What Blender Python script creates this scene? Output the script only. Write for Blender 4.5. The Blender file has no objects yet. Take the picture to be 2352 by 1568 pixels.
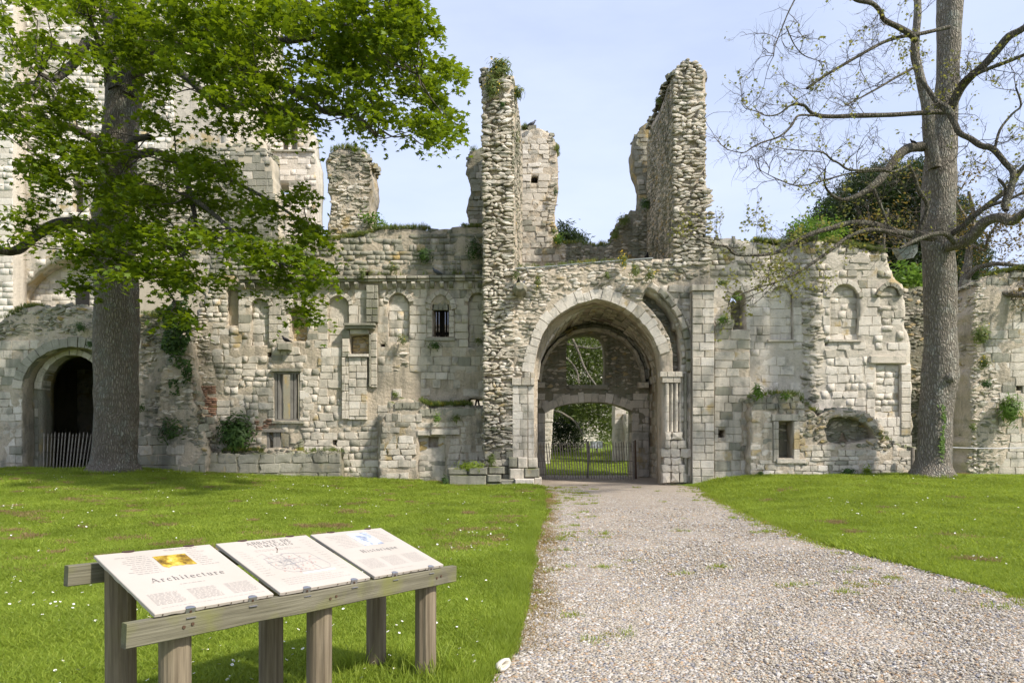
import bpy, math, random
import numpy as np
from mathutils import Vector, Matrix, Euler
from mathutils.geometry import delaunay_2d_cdt
R = math.radians
F, CX, HY, EYE = 1568.0, 1176.0, 1000.0, 1.6

# ------------------------------------------------------------------ camera, world, sun
scn = bpy.context.scene
cam = bpy.data.cameras.new('camera'); camo = bpy.data.objects.new('camera', cam)
scn.collection.objects.link(camo); scn.camera = camo
camo.location = (0, 0, EYE); camo.rotation_euler = (R(90), 0, 0)
cam.sensor_width = 36; cam.lens = 24; cam.shift_y = 0.0918; cam.shift_x = 0
cam.clip_start = 0.05; cam.clip_end = 3000
SUN_AZ, SUN_EL = 56, 47           # degrees to the right of straight behind the camera / above the horizon
wd = bpy.data.worlds.new('World'); scn.world = wd; wd.use_nodes = True
nt = wd.node_tree; nt.nodes.clear()
wo = nt.nodes.new('ShaderNodeOutputWorld'); bg = nt.nodes.new('ShaderNodeBackground')
sky = nt.nodes.new('ShaderNodeTexSky'); sky.sky_type = 'NISHITA'; sky.sun_disc = False
sky.sun_elevation = R(SUN_EL); sky.sun_rotation = R(180 - SUN_AZ)
sky.air_density = 1.0; sky.dust_density = 2.0; sky.ozone_density = 2.0
mxw = nt.nodes.new('ShaderNodeMix'); mxw.data_type = 'RGBA'
tcw = nt.nodes.new('ShaderNodeTexCoord'); mpw = nt.nodes.new('ShaderNodeMapping'); nzw = nt.nodes.new('ShaderNodeTexNoise')
mpw.inputs['Scale'].default_value = (1.0, 1.0, 3.5); mpw.inputs['Rotation'].default_value = (0.2, 0.5, 0.3)
nzw.inputs['Scale'].default_value = 1.6; nzw.inputs['Detail'].default_value = 7; nzw.inputs['Roughness'].default_value = 0.55
rmw = nt.nodes.new('ShaderNodeMapRange'); rmw.inputs[1].default_value = 0.3; rmw.inputs[2].default_value = 0.75
rmw.inputs[3].default_value = 0.62; rmw.inputs[4].default_value = 1.0
mxw.inputs[7].default_value = (4.5, 5.05, 6.7, 1)    # thin high cloud veil
nt.links.new(tcw.outputs['Generated'], mpw.inputs['Vector']); nt.links.new(mpw.outputs[0], nzw.inputs['Vector'])
nt.links.new(nzw.outputs['Fac'], rmw.inputs[0]); nt.links.new(rmw.outputs[0], mxw.inputs[0])
nt.links.new(sky.outputs[0], mxw.inputs[6]); nt.links.new(mxw.outputs[2], bg.inputs['Color'])
bg.inputs['Strength'].default_value = 0.145
nt.links.new(bg.outputs[0], wo.inputs['Surface'])
sl = bpy.data.lights.new('sun', 'SUN'); sl.energy = 4.7; sl.angle = R(3.0); sl.color = (1.0, 0.935, 0.85)
so = bpy.data.objects.new('sun', sl); scn.collection.objects.link(so)
sd = Vector((math.sin(R(SUN_AZ)) * math.cos(R(SUN_EL)), -math.cos(R(SUN_AZ)) * math.cos(R(SUN_EL)), math.sin(R(SUN_EL))))
so.rotation_euler = sd.to_track_quat('Z', 'Y').to_euler(); so.location = (20, -20, 30)
scn.view_settings.view_transform = 'Standard'; scn.view_settings.look = 'None'
scn.view_settings.exposure = 0.42; scn.view_settings.gamma = 1; scn.view_settings.use_curve_mapping = False
scn.render.engine = 'CYCLES'
scn.cycles.max_bounces = 6; scn.cycles.diffuse_bounces = 4; scn.cycles.transparent_max_bounces = 4
COL = scn.collection

# ------------------------------------------------------------------ helpers
def W(x, y, Y):
    return Vector(((x - CX) / F * Y, Y, EYE - (y - HY) / F * Y))
def uv(pts, Y):
    return [((x - CX) / F * Y, EYE - (y - HY) / F * Y) for x, y in pts]
def new_rng(seed): return np.random.default_rng(seed)

def _h(ix, iy, iz):
    n = (ix * 374761393 + iy * 668265263 + iz * 2147483647 + 12345) & 0xffffffff
    n = ((n ^ (n >> 13)) * 1274126177) & 0xffffffff
    return ((n ^ (n >> 16)) & 0xffff) / 65535.0
def vnoise(p):
    p = np.asarray(p, float); f = np.floor(p).astype(np.int64); t = p - f; t = t * t * (3 - 2 * t)
    r = 0
    for a in (0, 1):
        for b in (0, 1):
            for c in (0, 1):
                w = (t[:, 0] if a else 1 - t[:, 0]) * (t[:, 1] if b else 1 - t[:, 1]) * (t[:, 2] if c else 1 - t[:, 2])
                r = r + w * _h(f[:, 0] + a, f[:, 1] + b, f[:, 2] + c)
    return r * 2 - 1
def fbm(p, octs=3, s=1.0):
    p = np.asarray(p, float) * s; a = 1.0; r = 0
    for i in range(octs):
        r = r + a * vnoise(p + 17.3 * i); p = p * 2.03; a *= 0.5
    return r

def sst(a, b, x):
    t = np.clip((np.asarray(x, float) - a) / (b - a), 0, 1); return t * t * (3 - 2 * t)
def tag(o, label=None, cat=None, group=None, kind=None):
    if label: o['label'] = label
    if cat: o['category'] = cat
    if group: o['group'] = group
    if kind: o['kind'] = kind
    return o
LOC = {}
def thing(name, label, cat, loc=(0, 0, 0), group=None):
    o = bpy.data.objects.new(name, None); COL.objects.link(o); o.location = loc
    o.empty_display_size = 0.2
    LOC[o.name] = Vector(loc)
    return tag(o, label, cat, group)
def adopt(o, parent):
    if parent is not None:
        o.parent = parent
        if parent.type == 'EMPTY' : o.matrix_parent_inverse = Matrix.Translation(-LOC[parent.name])
        elif parent.parent is not None and parent.name in INVM: o.matrix_parent_inverse = INVM[parent.name]
    return o
INVM = {}
def mk_mesh(name, verts, polys=None, mat=None, arr=None, smooth=False):
    """polys: list of index tuples, or arr = list of (k-wide int arrays)"""
    me = bpy.data.meshes.new(name)
    if arr is None:
        me.from_pydata([tuple(v) for v in verts], [], [tuple(p) for p in polys])
    else:
        verts = np.asarray(verts, np.float32)
        me.vertices.add(len(verts)); me.vertices.foreach_set('co', verts.ravel())
        loops = np.concatenate([a.ravel() for a in arr]).astype(np.int32)
        tot = np.concatenate([np.full(len(a), a.shape[1], np.int32) for a in arr])
        st = np.concatenate([[0], np.cumsum(tot)[:-1]]).astype(np.int32)
        me.loops.add(len(loops)); me.loops.foreach_set('vertex_index', loops)
        me.polygons.add(len(tot)); me.polygons.foreach_set('loop_start', st); me.polygons.foreach_set('loop_total', tot)
        me.update(calc_edges=True); me.validate()
    if smooth:
        me.polygons.foreach_set('use_smooth', [True] * len(me.polygons))
    if mat: me.materials.append(mat)
    return me
def obj(name, me, parent=None, kind=None, label=None):
    o = bpy.data.objects.new(name, me); COL.objects.link(o); adopt(o, parent)
    if kind: o['kind'] = kind
    if label: o['label'] = label
    return o
class MB:
    def __init__(s): s.v = []; s.f = []
    def add(s, verts, faces):
        b = len(s.v); s.v += [tuple(v) for v in verts]; s.f += [tuple(i + b for i in f) for f in faces]
    def box(s, c, size, rot=None, taper=0):
        x, y, z = size[0] / 2, size[1] / 2, size[2] / 2
        vs = [Vector((a * x * (1 - taper * (d > 0)), b * y * (1 - taper * (d > 0)), d * z)) for a in (-1, 1) for b in (-1, 1) for d in (-1, 1)]
        if rot is not None: vs = [rot @ v for v in vs]
        s.add([v + Vector(c) for v in vs], [(0, 1, 3, 2), (4, 6, 7, 5), (0, 4, 5, 1), (2, 3, 7, 6), (0, 2, 6, 4), (1, 5, 7, 3)])
    def tube(s, pts, rad, n=8, cap=True):
        v, f = tube_arr(pts, rad, n)
        b = len(s.v); s.v += [tuple(q) for q in v]; s.f += [tuple(int(i) + b for i in q) for q in f]
        if cap:
            s.f.append(tuple(b + i for i in range(n))[::-1]); m = len(v) - n
            s.f.append(tuple(b + m + i for i in range(n)))
    def build(s, name, mat, parent=None, smooth=False, kind=None, label=None):
        return obj(name, mk_mesh(name, s.v, s.f, mat, smooth=smooth), parent, kind, label)
def tube_arr(pts, rad, n):
    P = np.array([tuple(p) for p in pts], float); k = len(P)
    rad = np.broadcast_to(np.asarray(rad, float), (k,))
    T = np.gradient(P, axis=0); T /= np.linalg.norm(T, axis=1, keepdims=True) + 1e-9
    up = np.array([0.123, 0.2, 1.0]) if abs(T[0, 2]) < 0.85 else np.array([1.0, 0.15, 0.1])
    A = np.cross(T, up); A /= np.linalg.norm(A, axis=1, keepdims=True) + 1e-9
    B = np.cross(T, A)
    an = np.arange(n) * 2 * np.pi / n
    V = P[:, None] + rad[:, None, None] * (np.cos(an)[None, :, None] * A[:, None] + np.sin(an)[None, :, None] * B[:, None])
    i = np.arange(k - 1)[:, None] * n; j = np.arange(n)[None]; j2 = (j + 1) % n
    Fq = np.stack([i + j, i + j2, i + n + j2, i + n + j], -1).reshape(-1, 4)
    return V.reshape(-1, 3), Fq

# ------------------------------------------------------------------ materials
def nodes(name):
    m = bpy.data.materials.new(name); m.use_nodes = True; t = m.node_tree; t.nodes.clear()
    o = t.nodes.new('ShaderNodeOutputMaterial'); b = t.nodes.new('ShaderNodeBsdfPrincipled')
    t.links.new(b.outputs[0], o.inputs[0]); b.inputs['Roughness'].default_value = 0.9
    try: b.inputs['Specular IOR Level'].default_value = 0.25
    except Exception: pass
    return m, t, b, o
class NB:
    def __init__(s, t): s.t = t
    def n(s, k, **kw):
        x = s.t.nodes.new(k)
        for a, b in kw.items(): setattr(x, a, b)
        return x
    def l(s, a, b): s.t.links.new(a, b)
    def noise(s, vec, sc, det=4, ro=0.55, w=None):
        x = s.n('ShaderNodeTexNoise'); x.inputs['Scale'].default_value = sc; x.inputs['Detail'].default_value = det
        x.inputs['Roughness'].default_value = ro; s.l(vec, x.inputs['Vector']); return x.outputs['Fac']
    def ramp(s, v, a, b, lo=0.0, hi=1.0):
        x = s.n('ShaderNodeMapRange'); x.inputs[1].default_value = a; x.inputs[2].default_value = b
        x.inputs[3].default_value = lo; x.inputs[4].default_value = hi; s.l(v, x.inputs[0]); return x.outputs[0]
    def math(s, op, a, b=None):
        x = s.n('ShaderNodeMath', operation=op)
        for i, q in enumerate((a, b)):
            if q is None: continue
            if hasattr(q, 'links'): s.l(q, x.inputs[i])
            else: x.inputs[i].default_value = q
        return x.outputs[0]
    def mix(s, f, a, b, bt='MIX'):
        x = s.n('ShaderNodeMix', data_type='RGBA', blend_type=bt)
        for i, q in ((0, f), (6, a), (7, b)):
            if hasattr(q, 'links'): s.l(q, x.inputs[i])
            elif i == 0: x.inputs[i].default_value = q
            else: x.inputs[i].default_value = (*q, 1) if len(q) == 3 else q
        return x.outputs[2]
    def rnd(s):
        a = s.n('ShaderNodeObjectInfo').outputs['Random']; b = s.n('ShaderNodeNewGeometry').outputs['Random Per Island']
        return s.math('FRACT', s.math('ADD', a, s.math('MULTIPLY', b, 7.13)))
    def bump(s, b, h, st, dist=0.02):
        x = s.n('ShaderNodeBump'); x.inputs['Strength'].default_value = st; x.inputs['Distance'].default_value = dist
        s.l(h, x.inputs['Height']); s.l(x.outputs[0], b.inputs['Normal'])
def stone_mat(name, light, dark, grey=0.35, ochre=0.12, moss=0.3, sooty=0.25, core=False, rough=0.5):
    m, t, b, o = nodes(name); q = NB(t)
    geo = q.n('ShaderNodeNewGeometry'); pos = geo.outputs['Position']
    n1 = q.noise(pos, 0.45, 5, 0.6); n2 = q.noise(pos, 2.3, 7, 0.65); n3 = q.noise(pos, 11, 6, 0.7); n4 = q.noise(pos, 1.1, 6, 0.6)
    mp = q.n('ShaderNodeMapping'); mp.inputs['Scale'].default_value = (3.2, 3.2, 0.35); q.l(pos, mp.inputs['Vector'])
    ns = q.noise(mp.outputs[0], 1.3, 5, 0.6)
    rn = q.rnd()
    c = q.mix(q.math('ADD', q.math('MULTIPLY', rn, .45), q.ramp(n1, .35, .65, 0, .55)), light, dark)
    c = q.mix(q.ramp(n3, 0.42, 0.72, 0.0, 0.34), c, tuple(x * 0.55 for x in dark))
    n5 = q.noise(pos, 27, 5, 0.75)
    c = q.mix(q.ramp(n5, 0.56, 0.68, 0, 0.55), c, tuple(x * 0.38 for x in dark))
    c = q.mix(q.ramp(n3, 0.55, 0.75, 0, 0.5), c, tuple(min(0.74, x * 1.2) for x in light))
    c = q.mix(q.ramp(q.math('ADD', n2, q.math('MULTIPLY', rn, 0.08)), 0.64 - 0.22 * grey, 0.76 - 0.16 * grey, 0, 0.8), c, (0.30, 0.285, 0.235))
    c = q.mix(q.ramp(q.math('ADD', n4, q.math('MULTIPLY', rn, 0.16)), 0.74 - 0.2 * ochre, 0.82 - 0.2 * ochre, 0, 0.7), c, (0.42, 0.30, 0.11))
    c = q.mix(q.ramp(q.math('MULTIPLY', n1, ns), 0.275 - 0.1 * sooty, 0.42 - 0.1 * sooty, 0, min(1, 0.35 + sooty)), c, (0.15, 0.145, 0.115))
    sep = q.n('ShaderNodeSeparateXYZ'); q.l(geo.outputs['Normal'], sep.inputs[0])
    up = q.ramp(sep.outputs['Z'], 0.25, 0.8)
    mo = q.math('MULTIPLY', q.ramp(n2, 0.62 - 0.3 * moss, 0.72 - 0.2 * moss), q.math('ADD', q.math('MULTIPLY', up, 0.8), 0.35 * moss))
    c = q.mix(mo, c, (0.13, 0.15, 0.035))
    q.l(c, b.inputs['Base Color'])
    vo = q.n('ShaderNodeTexVoronoi'); vo.inputs['Scale'].default_value = 9 if core else 28; q.l(pos, vo.inputs['Vector'])
    hh = q.math('ADD', q.math('MULTIPLY', q.noise(pos, 17, 8, 0.75), 1.0), q.math('MULTIPLY', vo.outputs['Distance'], 0.45))
    hh = q.math('SUBTRACT', hh, q.math('MULTIPLY', q.ramp(n5, 0.52, 0.68), 0.35))
    q.bump(b, hh, rough * .8, 0.05)
    b.inputs['Roughness'].default_value = 0.95
    return m
M = {}
CR, CD = (0.60, 0.54, 0.43), (0.42, 0.375, 0.29)
M['block'] = stone_mat('limestone', (0.69, 0.62, 0.51), (0.50, 0.445, 0.355), 0.45, 0.1, 0.15, 0.25)
M['block_pale'] = stone_mat('pale_limestone', (0.76, 0.70, 0.60), (0.63, 0.565, 0.47), 0.2, 0.08, 0.02, 0.1)
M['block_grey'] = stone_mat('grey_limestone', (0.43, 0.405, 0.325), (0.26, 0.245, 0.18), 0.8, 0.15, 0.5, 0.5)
M['rubble'] = stone_mat('rubble_stone', (0.70, 0.625, 0.50), (0.50, 0.435, 0.335), 0.4, 0.12, 0.25, 0.3, rough=0.8)
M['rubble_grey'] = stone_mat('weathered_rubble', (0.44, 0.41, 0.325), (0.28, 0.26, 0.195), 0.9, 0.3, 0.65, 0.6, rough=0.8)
M['core'] = stone_mat('lime_mortar', (0.60, 0.51, 0.385), (0.52, 0.44, 0.33), 0.3, 0.15, 0.1, 0.3, core=True, rough=1.0)
M['core_pale'] = stone_mat('pale_mortar', (0.62, 0.56, 0.46), (0.56, 0.50, 0.41), 0.1, 0.1, 0.0, 0.1, core=True, rough=0.7)
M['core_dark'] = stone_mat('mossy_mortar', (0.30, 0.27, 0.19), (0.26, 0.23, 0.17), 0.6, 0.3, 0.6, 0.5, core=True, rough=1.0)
M['yellow'] = stone_mat('yellow_rubble', (0.58, 0.46, 0.26), (0.44, 0.34, 0.19), 0.1, 0.8, 0.0, 0.1, rough=0.8)
M['plaster'] = stone_mat('old_plaster', (0.50, 0.44, 0.33), (0.46, 0.40, 0.30), 0.1, 0.1, 0.0, 0.15, rough=0.12)
M['brick'] = stone_mat('old_brick', (0.36, 0.20, 0.125), (0.27, 0.16, 0.11), 0.1, 0.1, 0.0, 0.2, rough=0.6)

def leaf_mat(name, c1, c2, tr=0.45, trc=None):
    m, t, b, o = nodes(name); q = NB(t)
    pos = q.n('ShaderNodeNewGeometry').outputs['Position']
    rn = q.rnd(); c = q.mix(rn, c1, c2)
    c = q.mix(q.ramp(q.noise(pos, 0.9, 5), 0.38, 0.68, 0, 0.65), c, tuple(x * 0.6 for x in c1))
    q.l(c, b.inputs['Base Color']); b.inputs['Roughness'].default_value = 0.55
    tl = q.n('ShaderNodeBsdfTranslucent'); ms = q.n('ShaderNodeMixShader'); ms.inputs[0].default_value = tr
    cc = q.mix(0.5, c, trc or tuple(min(1, x * 2.2) for x in c2)); q.l(cc, tl.inputs[0])
    q.l(b.outputs[0], ms.inputs[1]); q.l(tl.outputs[0], ms.inputs[2]); q.l(ms.outputs[0], o.inputs[0])
    return m
M['maple'] = leaf_mat('plane_leaf', (0.055, 0.10, 0.006), (0.18, 0.255, 0.012), 0.36, (0.38, 0.50, 0.010))
M['young'] = leaf_mat('young_leaf', (0.16, 0.20, 0.03), (0.24, 0.22, 0.05), 0.4)
M['bright'] = leaf_mat('bright_leaf', (0.085, 0.16, 0.018), (0.14, 0.23, 0.028), 0.35)
M['yew'] = leaf_mat('yew_needles', (0.018, 0.034, 0.010), (0.045, 0.07, 0.016), 0.2)
M['bronze'] = leaf_mat('bronze_leaf', (0.14, 0.11, 0.03), (0.20, 0.14, 0.03), 0.3)
M['cedar'] = leaf_mat('mid_green_foliage', (0.07, 0.11, 0.02), (0.15, 0.19, 0.04), 0.35)
M['ivy'] = leaf_mat('ivy_leaf', (0.035, 0.075, 0.015), (0.07, 0.13, 0.02), 0.2)
M['weed'] = leaf_mat('weed_leaf', (0.10, 0.15, 0.03), (0.17, 0.20, 0.05), 0.3)
M['grassblade'] = leaf_mat('grass_blade', (0.19, 0.275, 0.028), (0.34, 0.41, 0.055), 0.45, (0.48, 0.57, 0.05))
M['drygrass'] = leaf_mat('dry_grass', (0.24, 0.17, 0.07), (0.32, 0.24, 0.10), 0.3)
M['moss'] = leaf_mat('yellow_moss', (0.22, 0.22, 0.04), (0.30, 0.27, 0.04), 0.3)
def simple_mat(name, col, rough=0.8, metal=0.0, var=0.2, sc=8, bump=0.0):
    m, t, b, o = nodes(name); q = NB(t); pos = q.n('ShaderNodeNewGeometry').outputs['Position']
    c = q.mix(q.ramp(q.noise(pos, sc, 5), 0.3, 0.7), col, tuple(x * (1 - var) for x in col))
    c = q.mix(q.math('MULTIPLY', q.rnd(), var), c, tuple(x * 0.6 for x in col))
    q.l(c, b.inputs['Base Color']); b.inputs['Roughness'].default_value = rough; b.inputs['Metallic'].default_value = metal
    if bump: q.bump(b, q.noise(pos, sc * 2, 5), bump, 0.02)
    return m
M['petal'] = simple_mat('white_petal', (0.78, 0.78, 0.74), 0.7, var=0.05)
M['yellowf'] = simple_mat('yellow_petal', (0.65, 0.45, 0.02), 0.7, var=0.1)
M['twig'] = simple_mat('twig_bark', (0.12, 0.10, 0.078), 0.9, var=0.4)
M['metal'] = simple_mat('steel_clip', (0.50, 0.50, 0.52), 0.35, 0.9, 0.1)
M['rust'] = simple_mat('rusty_screw', (0.13, 0.08, 0.05), 0.7, 0.5)
M['iron'] = simple_mat('dark_iron', (0.08, 0.05, 0.04), 0.7, 0.3)
M['black'] = simple_mat('dark_board', (0.03, 0.028, 0.025), 0.9)  # boards, and painted darkness inside the tower's slits and window
M['ink'] = simple_mat('printed_ink', (0.13, 0.125, 0.12), 0.6, var=0.05)
M['fineink'] = simple_mat('fine_print', (0.27, 0.255, 0.24), 0.6, var=0.05)
M['redink'] = simple_mat('red_ink', (0.5, 0.16, 0.13), 0.6, var=0.05)
M['pigeon'] = simple_mat('pigeon_feathers', (0.13, 0.14, 0.17), 0.7, var=0.3, sc=30)
M['crow'] = simple_mat('black_feathers', (0.02, 0.02, 0.024), 0.6)
M['flint'] = simple_mat('white_flint', (0.60, 0.56, 0.47), 0.6, var=0.15, sc=25, bump=0.3)
M['lamp'] = simple_mat('grey_paint', (0.34, 0.36, 0.34), 0.5)
M['sign'] = simple_mat('white_sign', (0.7, 0.74, 0.8), 0.5, var=0.05)
M['cord'] = simple_mat('white_cord', (0.6, 0.6, 0.62), 0.6)
M['paling'] = simple_mat('paling_wood', (0.33, 0.29, 0.235), 0.9, var=0.45, sc=6, bump=0.3)

def bark_mat(name, a, b2, lichen):
    m, t, b, o = nodes(name); q = NB(t); pos = q.n('ShaderNodeNewGeometry').outputs['Position']
    mp = q.n('ShaderNodeMapping'); mp.inputs['Scale'].default_value = (1, 1, 0.28); q.l(pos, mp.inputs['Vector'])
    v = q.n('ShaderNodeTexVoronoi'); v.feature = 'DISTANCE_TO_EDGE'; v.inputs['Scale'].default_value = 18
    nz = q.noise(mp.outputs[0], 7, 5)
    vec = q.n('ShaderNodeVectorMath', operation='ADD'); q.l(mp.outputs[0], vec.inputs[0])
    sc = q.n('ShaderNodeVectorMath', operation='SCALE'); sc.inputs['Scale'].default_value = 0.06
    nzc = q.n('ShaderNodeTexNoise'); nzc.inputs['Scale'].default_value = 9; q.l(pos, nzc.inputs['Vector'])
    q.l(nzc.outputs['Color'], sc.inputs[0]); q.l(sc.outputs[0], vec.inputs[1]); q.l(vec.outputs[0], v.inputs['Vector'])
    plate = q.ramp(v.outputs['Distance'], 0.0, 0.3)
    c = q.mix(q.ramp(nz, 0.3, 0.7), a, b2)
    c = q.mix(q.ramp(q.noise(pos, 2.0, 6, 0.65), 0.5, 0.62, 0, 0.65), c, lichen)
    c = q.mix(q.ramp(q.noise(pos, 13, 5, 0.65), 0.6, 0.68, 0, 0.6), c, tuple(min(0.5, x * 1.6) for x in lichen))
    c = q.mix(plate, q.mix(.7, c, tuple(x * 0.4 for x in a)), c)
    q.l(c, b.inputs['Base Color']); h = q.math('ADD', plate, q.math('MULTIPLY', nz, 0.7)); q.bump(b, h, 1.0, 0.035)
    return m
M['bark'] = bark_mat('rough_bark', (0.19, 0.16, 0.12), (0.28, 0.24, 0.185), (0.27, 0.28, 0.23))
M['bark2'] = bark_mat('grey_bark', (0.22, 0.19, 0.145), (0.34, 0.30, 0.24), (0.36, 0.36, 0.30))

M['limb'] = bark_mat('limb_bark', (0.12, 0.105, 0.075), (0.19, 0.165, 0.125), (0.20, 0.205, 0.15))
def wood_mat(name, axis, c1, c2, moss=0.3):
    m, t, b, o = nodes(name); q = NB(t); pos = q.n('ShaderNodeTexCoord').outputs['Object']
    mp = q.n('ShaderNodeMapping'); s = [38, 38, 38]; s[axis] = 1.6; mp.inputs['Scale'].default_value = s; q.l(pos, mp.inputs['Vector'])
    g = q.noise(mp.outputs[0], 1.0, 5, 0.6)
    mp2 = q.n('ShaderNodeMapping'); s = [150, 150, 150]; s[axis] = 4; mp2.inputs['Scale'].default_value = s; q.l(pos, mp2.inputs['Vector'])
    g2 = q.noise(mp2.outputs[0], 1.0, 3, 0.6)
    big = q.noise(pos, 3.5, 4)
    c = q.mix(q.ramp(g, 0.35, 0.65), c1, c2)
    c = q.mix(q.ramp(g2, 0.5, 0.75, 0, 0.7), c, tuple(x * 0.4 for x in c1))
    c = q.mix(q.ramp(big, 0.5, 0.68, 0, moss), c, (0.16, 0.16, 0.055))
    c = q.mix(q.ramp(q.noise(pos, 6, 4), 0.58, 0.72, 0, 0.5), c, tuple(x * 0.5 for x in c1))
    q.l(c, b.inputs['Base Color']); q.bump(b, q.math('ADD', g, g2), 0.5, 0.006)
    return m
M['post'] = wood_mat('post_wood', 2, (0.265, 0.215, 0.145), (0.135, 0.105, 0.068), 0.25)
M['rail'] = wood_mat('rail_wood', 0, (0.195, 0.18, 0.125), (0.11, 0.10, 0.065), 0.9)
M['oldwood'] = simple_mat('grey_oak', (0.27, 0.25, 0.215), 0.9, var=0.35, sc=6, bump=0.3)
def panel_mat():
    m, t, b, o = nodes('printed_board'); q = NB(t); pos = q.n('ShaderNodeNewGeometry').outputs['Position']
    c = q.mix(q.ramp(q.noise(pos, 3, 5), 0.35, 0.7), (0.45, 0.40, 0.345), (0.40, 0.36, 0.305))
    c = q.mix(q.ramp(q.noise(pos, 60, 3), 0.68, 0.74, 0, 0.35), c, (0.35, 0.3, 0.22))
    q.l(c, b.inputs['Base Color']); b.inputs['Roughness'].default_value = 0.45
    return m
M['panel'] = panel_mat()
def pic_mat(name, cols, sc):
    m, t, b, o = nodes(name); q = NB(t); pos = q.n('ShaderNodeTexCoord').outputs['Object']
    n = q.noise(pos, sc, 6, 0.7); cr = q.n('ShaderNodeValToRGB'); q.l(n, cr.inputs[0])
    e = cr.color_ramp.elements
    for i, (p_, c_) in enumerate(cols):
        x = e[i] if i < 2 else e.new(p_)
        x.position = p_; x.color = (*c_, 1)
    q.l(cr.outputs[0], b.inputs['Base Color']); b.inputs['Roughness'].default_value = 0.4
    return m

# ------------------------------------------------------------------ ground height
XL = np.array([(-10, -1.0), (4.4, -.21), (5, -.035), (6.27, .08), (9.65, .27), (13.9, .61), (18, .8), (20.9, .9), (21.6, 0.6), (28, 0.6)])
XR = np.array([(-10, 5.2), (6.7, 5.06), (10, 4.64), (13.2, 4.8), (16.7, 5.15), (20.5, 5.65), (21.6, 5.4), (28, 5.4)])
def sst(a, b, x):
    t = np.clip((np.asarray(x, float) - a) / (b - a), 0, 1); return t * t * (3 - 2 * t)
def xl(Y): return np.interp(Y, XL[:, 0], XL[:, 1])
def xr(Y): return np.interp(Y, XR[:, 0], XR[:, 1])
def gz(X, Y):
    X = np.asarray(X, float); Y = np.asarray(Y, float)
    z = 0.029 * np.maximum(0, -X - 2.2) * sst(6, 18, Y)
    z = z + 0.15 * np.exp(-((X + 12.3) ** 2 + (Y - 21.5) ** 2) / 6.0)
    z = z + 0.28 * sst(5.0, 7.5, X) * sst(9, 20, Y) + 0.06 * np.exp(-((X - 12.3) ** 2 + (Y - 20) ** 2) / 4)
    z = z + 0.75 * sst(34, 55, Y)
    d = np.maximum(xl(Y) - X, X - xr(Y))
    lift = 0.04 * sst(-0.02, 0.25, d)
    lift = np.where(Y > 27, 0.04 * sst(27, 28, Y), lift)
    und = 0.018 * fbm(np.stack([X, Y, X * 0], -1).reshape(-1, 3), 2, 0.5).reshape(X.shape) * sst(0.2, 1.5, np.where(Y > 27, 1.6, d))
    return z + lift + und
def gzs(x, y): return float(gz(np.array([x]), np.array([y]))[0])

# ------------------------------------------------------------------ masonry
class Frame:
    def __init__(s, O, N):
        s.O = np.array(O, float); n = np.array(N, float); s.N = n / np.linalg.norm(n)
        s.V = np.array([0, 0, 1.0]); s.U = np.cross(s.V, s.N)
    def pos(s, u, v, d=0.0): return s.O + s.U * u + s.V * v + s.N * d
    def posa(s, A):
        A = np.asarray(A, float); return s.O + A[:, :1] * s.U + A[:, 1:2] * s.V + A[:, 2:3] * s.N
    def basis(s, u, v): return s.U, s.V, s.N
def front(Y): return Frame((0, Y, 0), (0, -1, 0))
class Vault:
    """surface along an arch profile (X,Z points) swept along Y; u = Y, v = arc length, normal into the passage"""
    def __init__(s, prof):
        P = np.array(prof, float); s.P = P; d = np.linalg.norm(np.diff(P, axis=0), axis=1); s.S = np.concatenate([[0], np.cumsum(d)])
    def at(s, v):
        x = np.interp(v, s.S, s.P[:, 0]); z = np.interp(v, s.S, s.P[:, 1])
        x2 = np.interp(v + .05, s.S, s.P[:, 0]) - np.interp(v - .05, s.S, s.P[:, 0]); z2 = np.interp(v + .05, s.S, s.P[:, 1]) - np.interp(v - .05, s.S, s.P[:, 1])
        t = np.array([x2, 0, z2]); t /= np.linalg.norm(t) + 1e-9
        return x, z, t
    def pos(s, u, v, d=0.0):
        x, z, t = s.at(v); n = np.cross(np.array([0, 1.0, 0]), t); return np.array([x, u, z]) + n * d
    def basis(s, u, v):
        x, z, t = s.at(v); U = np.array([0, 1.0, 0]); return U, t, np.cross(U, t)

def pip(poly, x, y):
    r = np.zeros(x.shape, bool); P = list(poly); j = len(P) - 1
    for i in range(len(P)):
        x1, y1 = P[i]; x2, y2 = P[j]
        if y1 != y2:
            c = ((y1 > y) != (y2 > y)) & (x < (x2 - x1) * (y - y1) / (y2 - y1) + x1); r ^= c
        j = i
    return r
def dens(poly, step, jag=0.0, seed=0, zmin=0.4, closed=True):
    out = []; n = len(poly)
    for i in range(n if closed else n - 1):
        a, b = poly[i], poly[(i + 1) % n]; L = math.hypot(b[0] - a[0], b[1] - a[1]); k = max(1, int(L / step + .5))
        for j in range(k): out.append((a[0] + (b[0] - a[0]) * j / k, a[1] + (b[1] - a[1]) * j / k))
    if not closed: out.append(tuple(poly[-1]))
    A = np.array(out)
    if jag:
        q = np.stack([A[:, 0], A[:, 1], np.full(len(A), seed * 3.1)], -1)
        w = (A[:, 1] > zmin)[:, None]
        A = A + w * jag * np.stack([fbm(q, 2, 3.1), fbm(q + 50, 2, 3.1)], -1)
    return A
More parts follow.
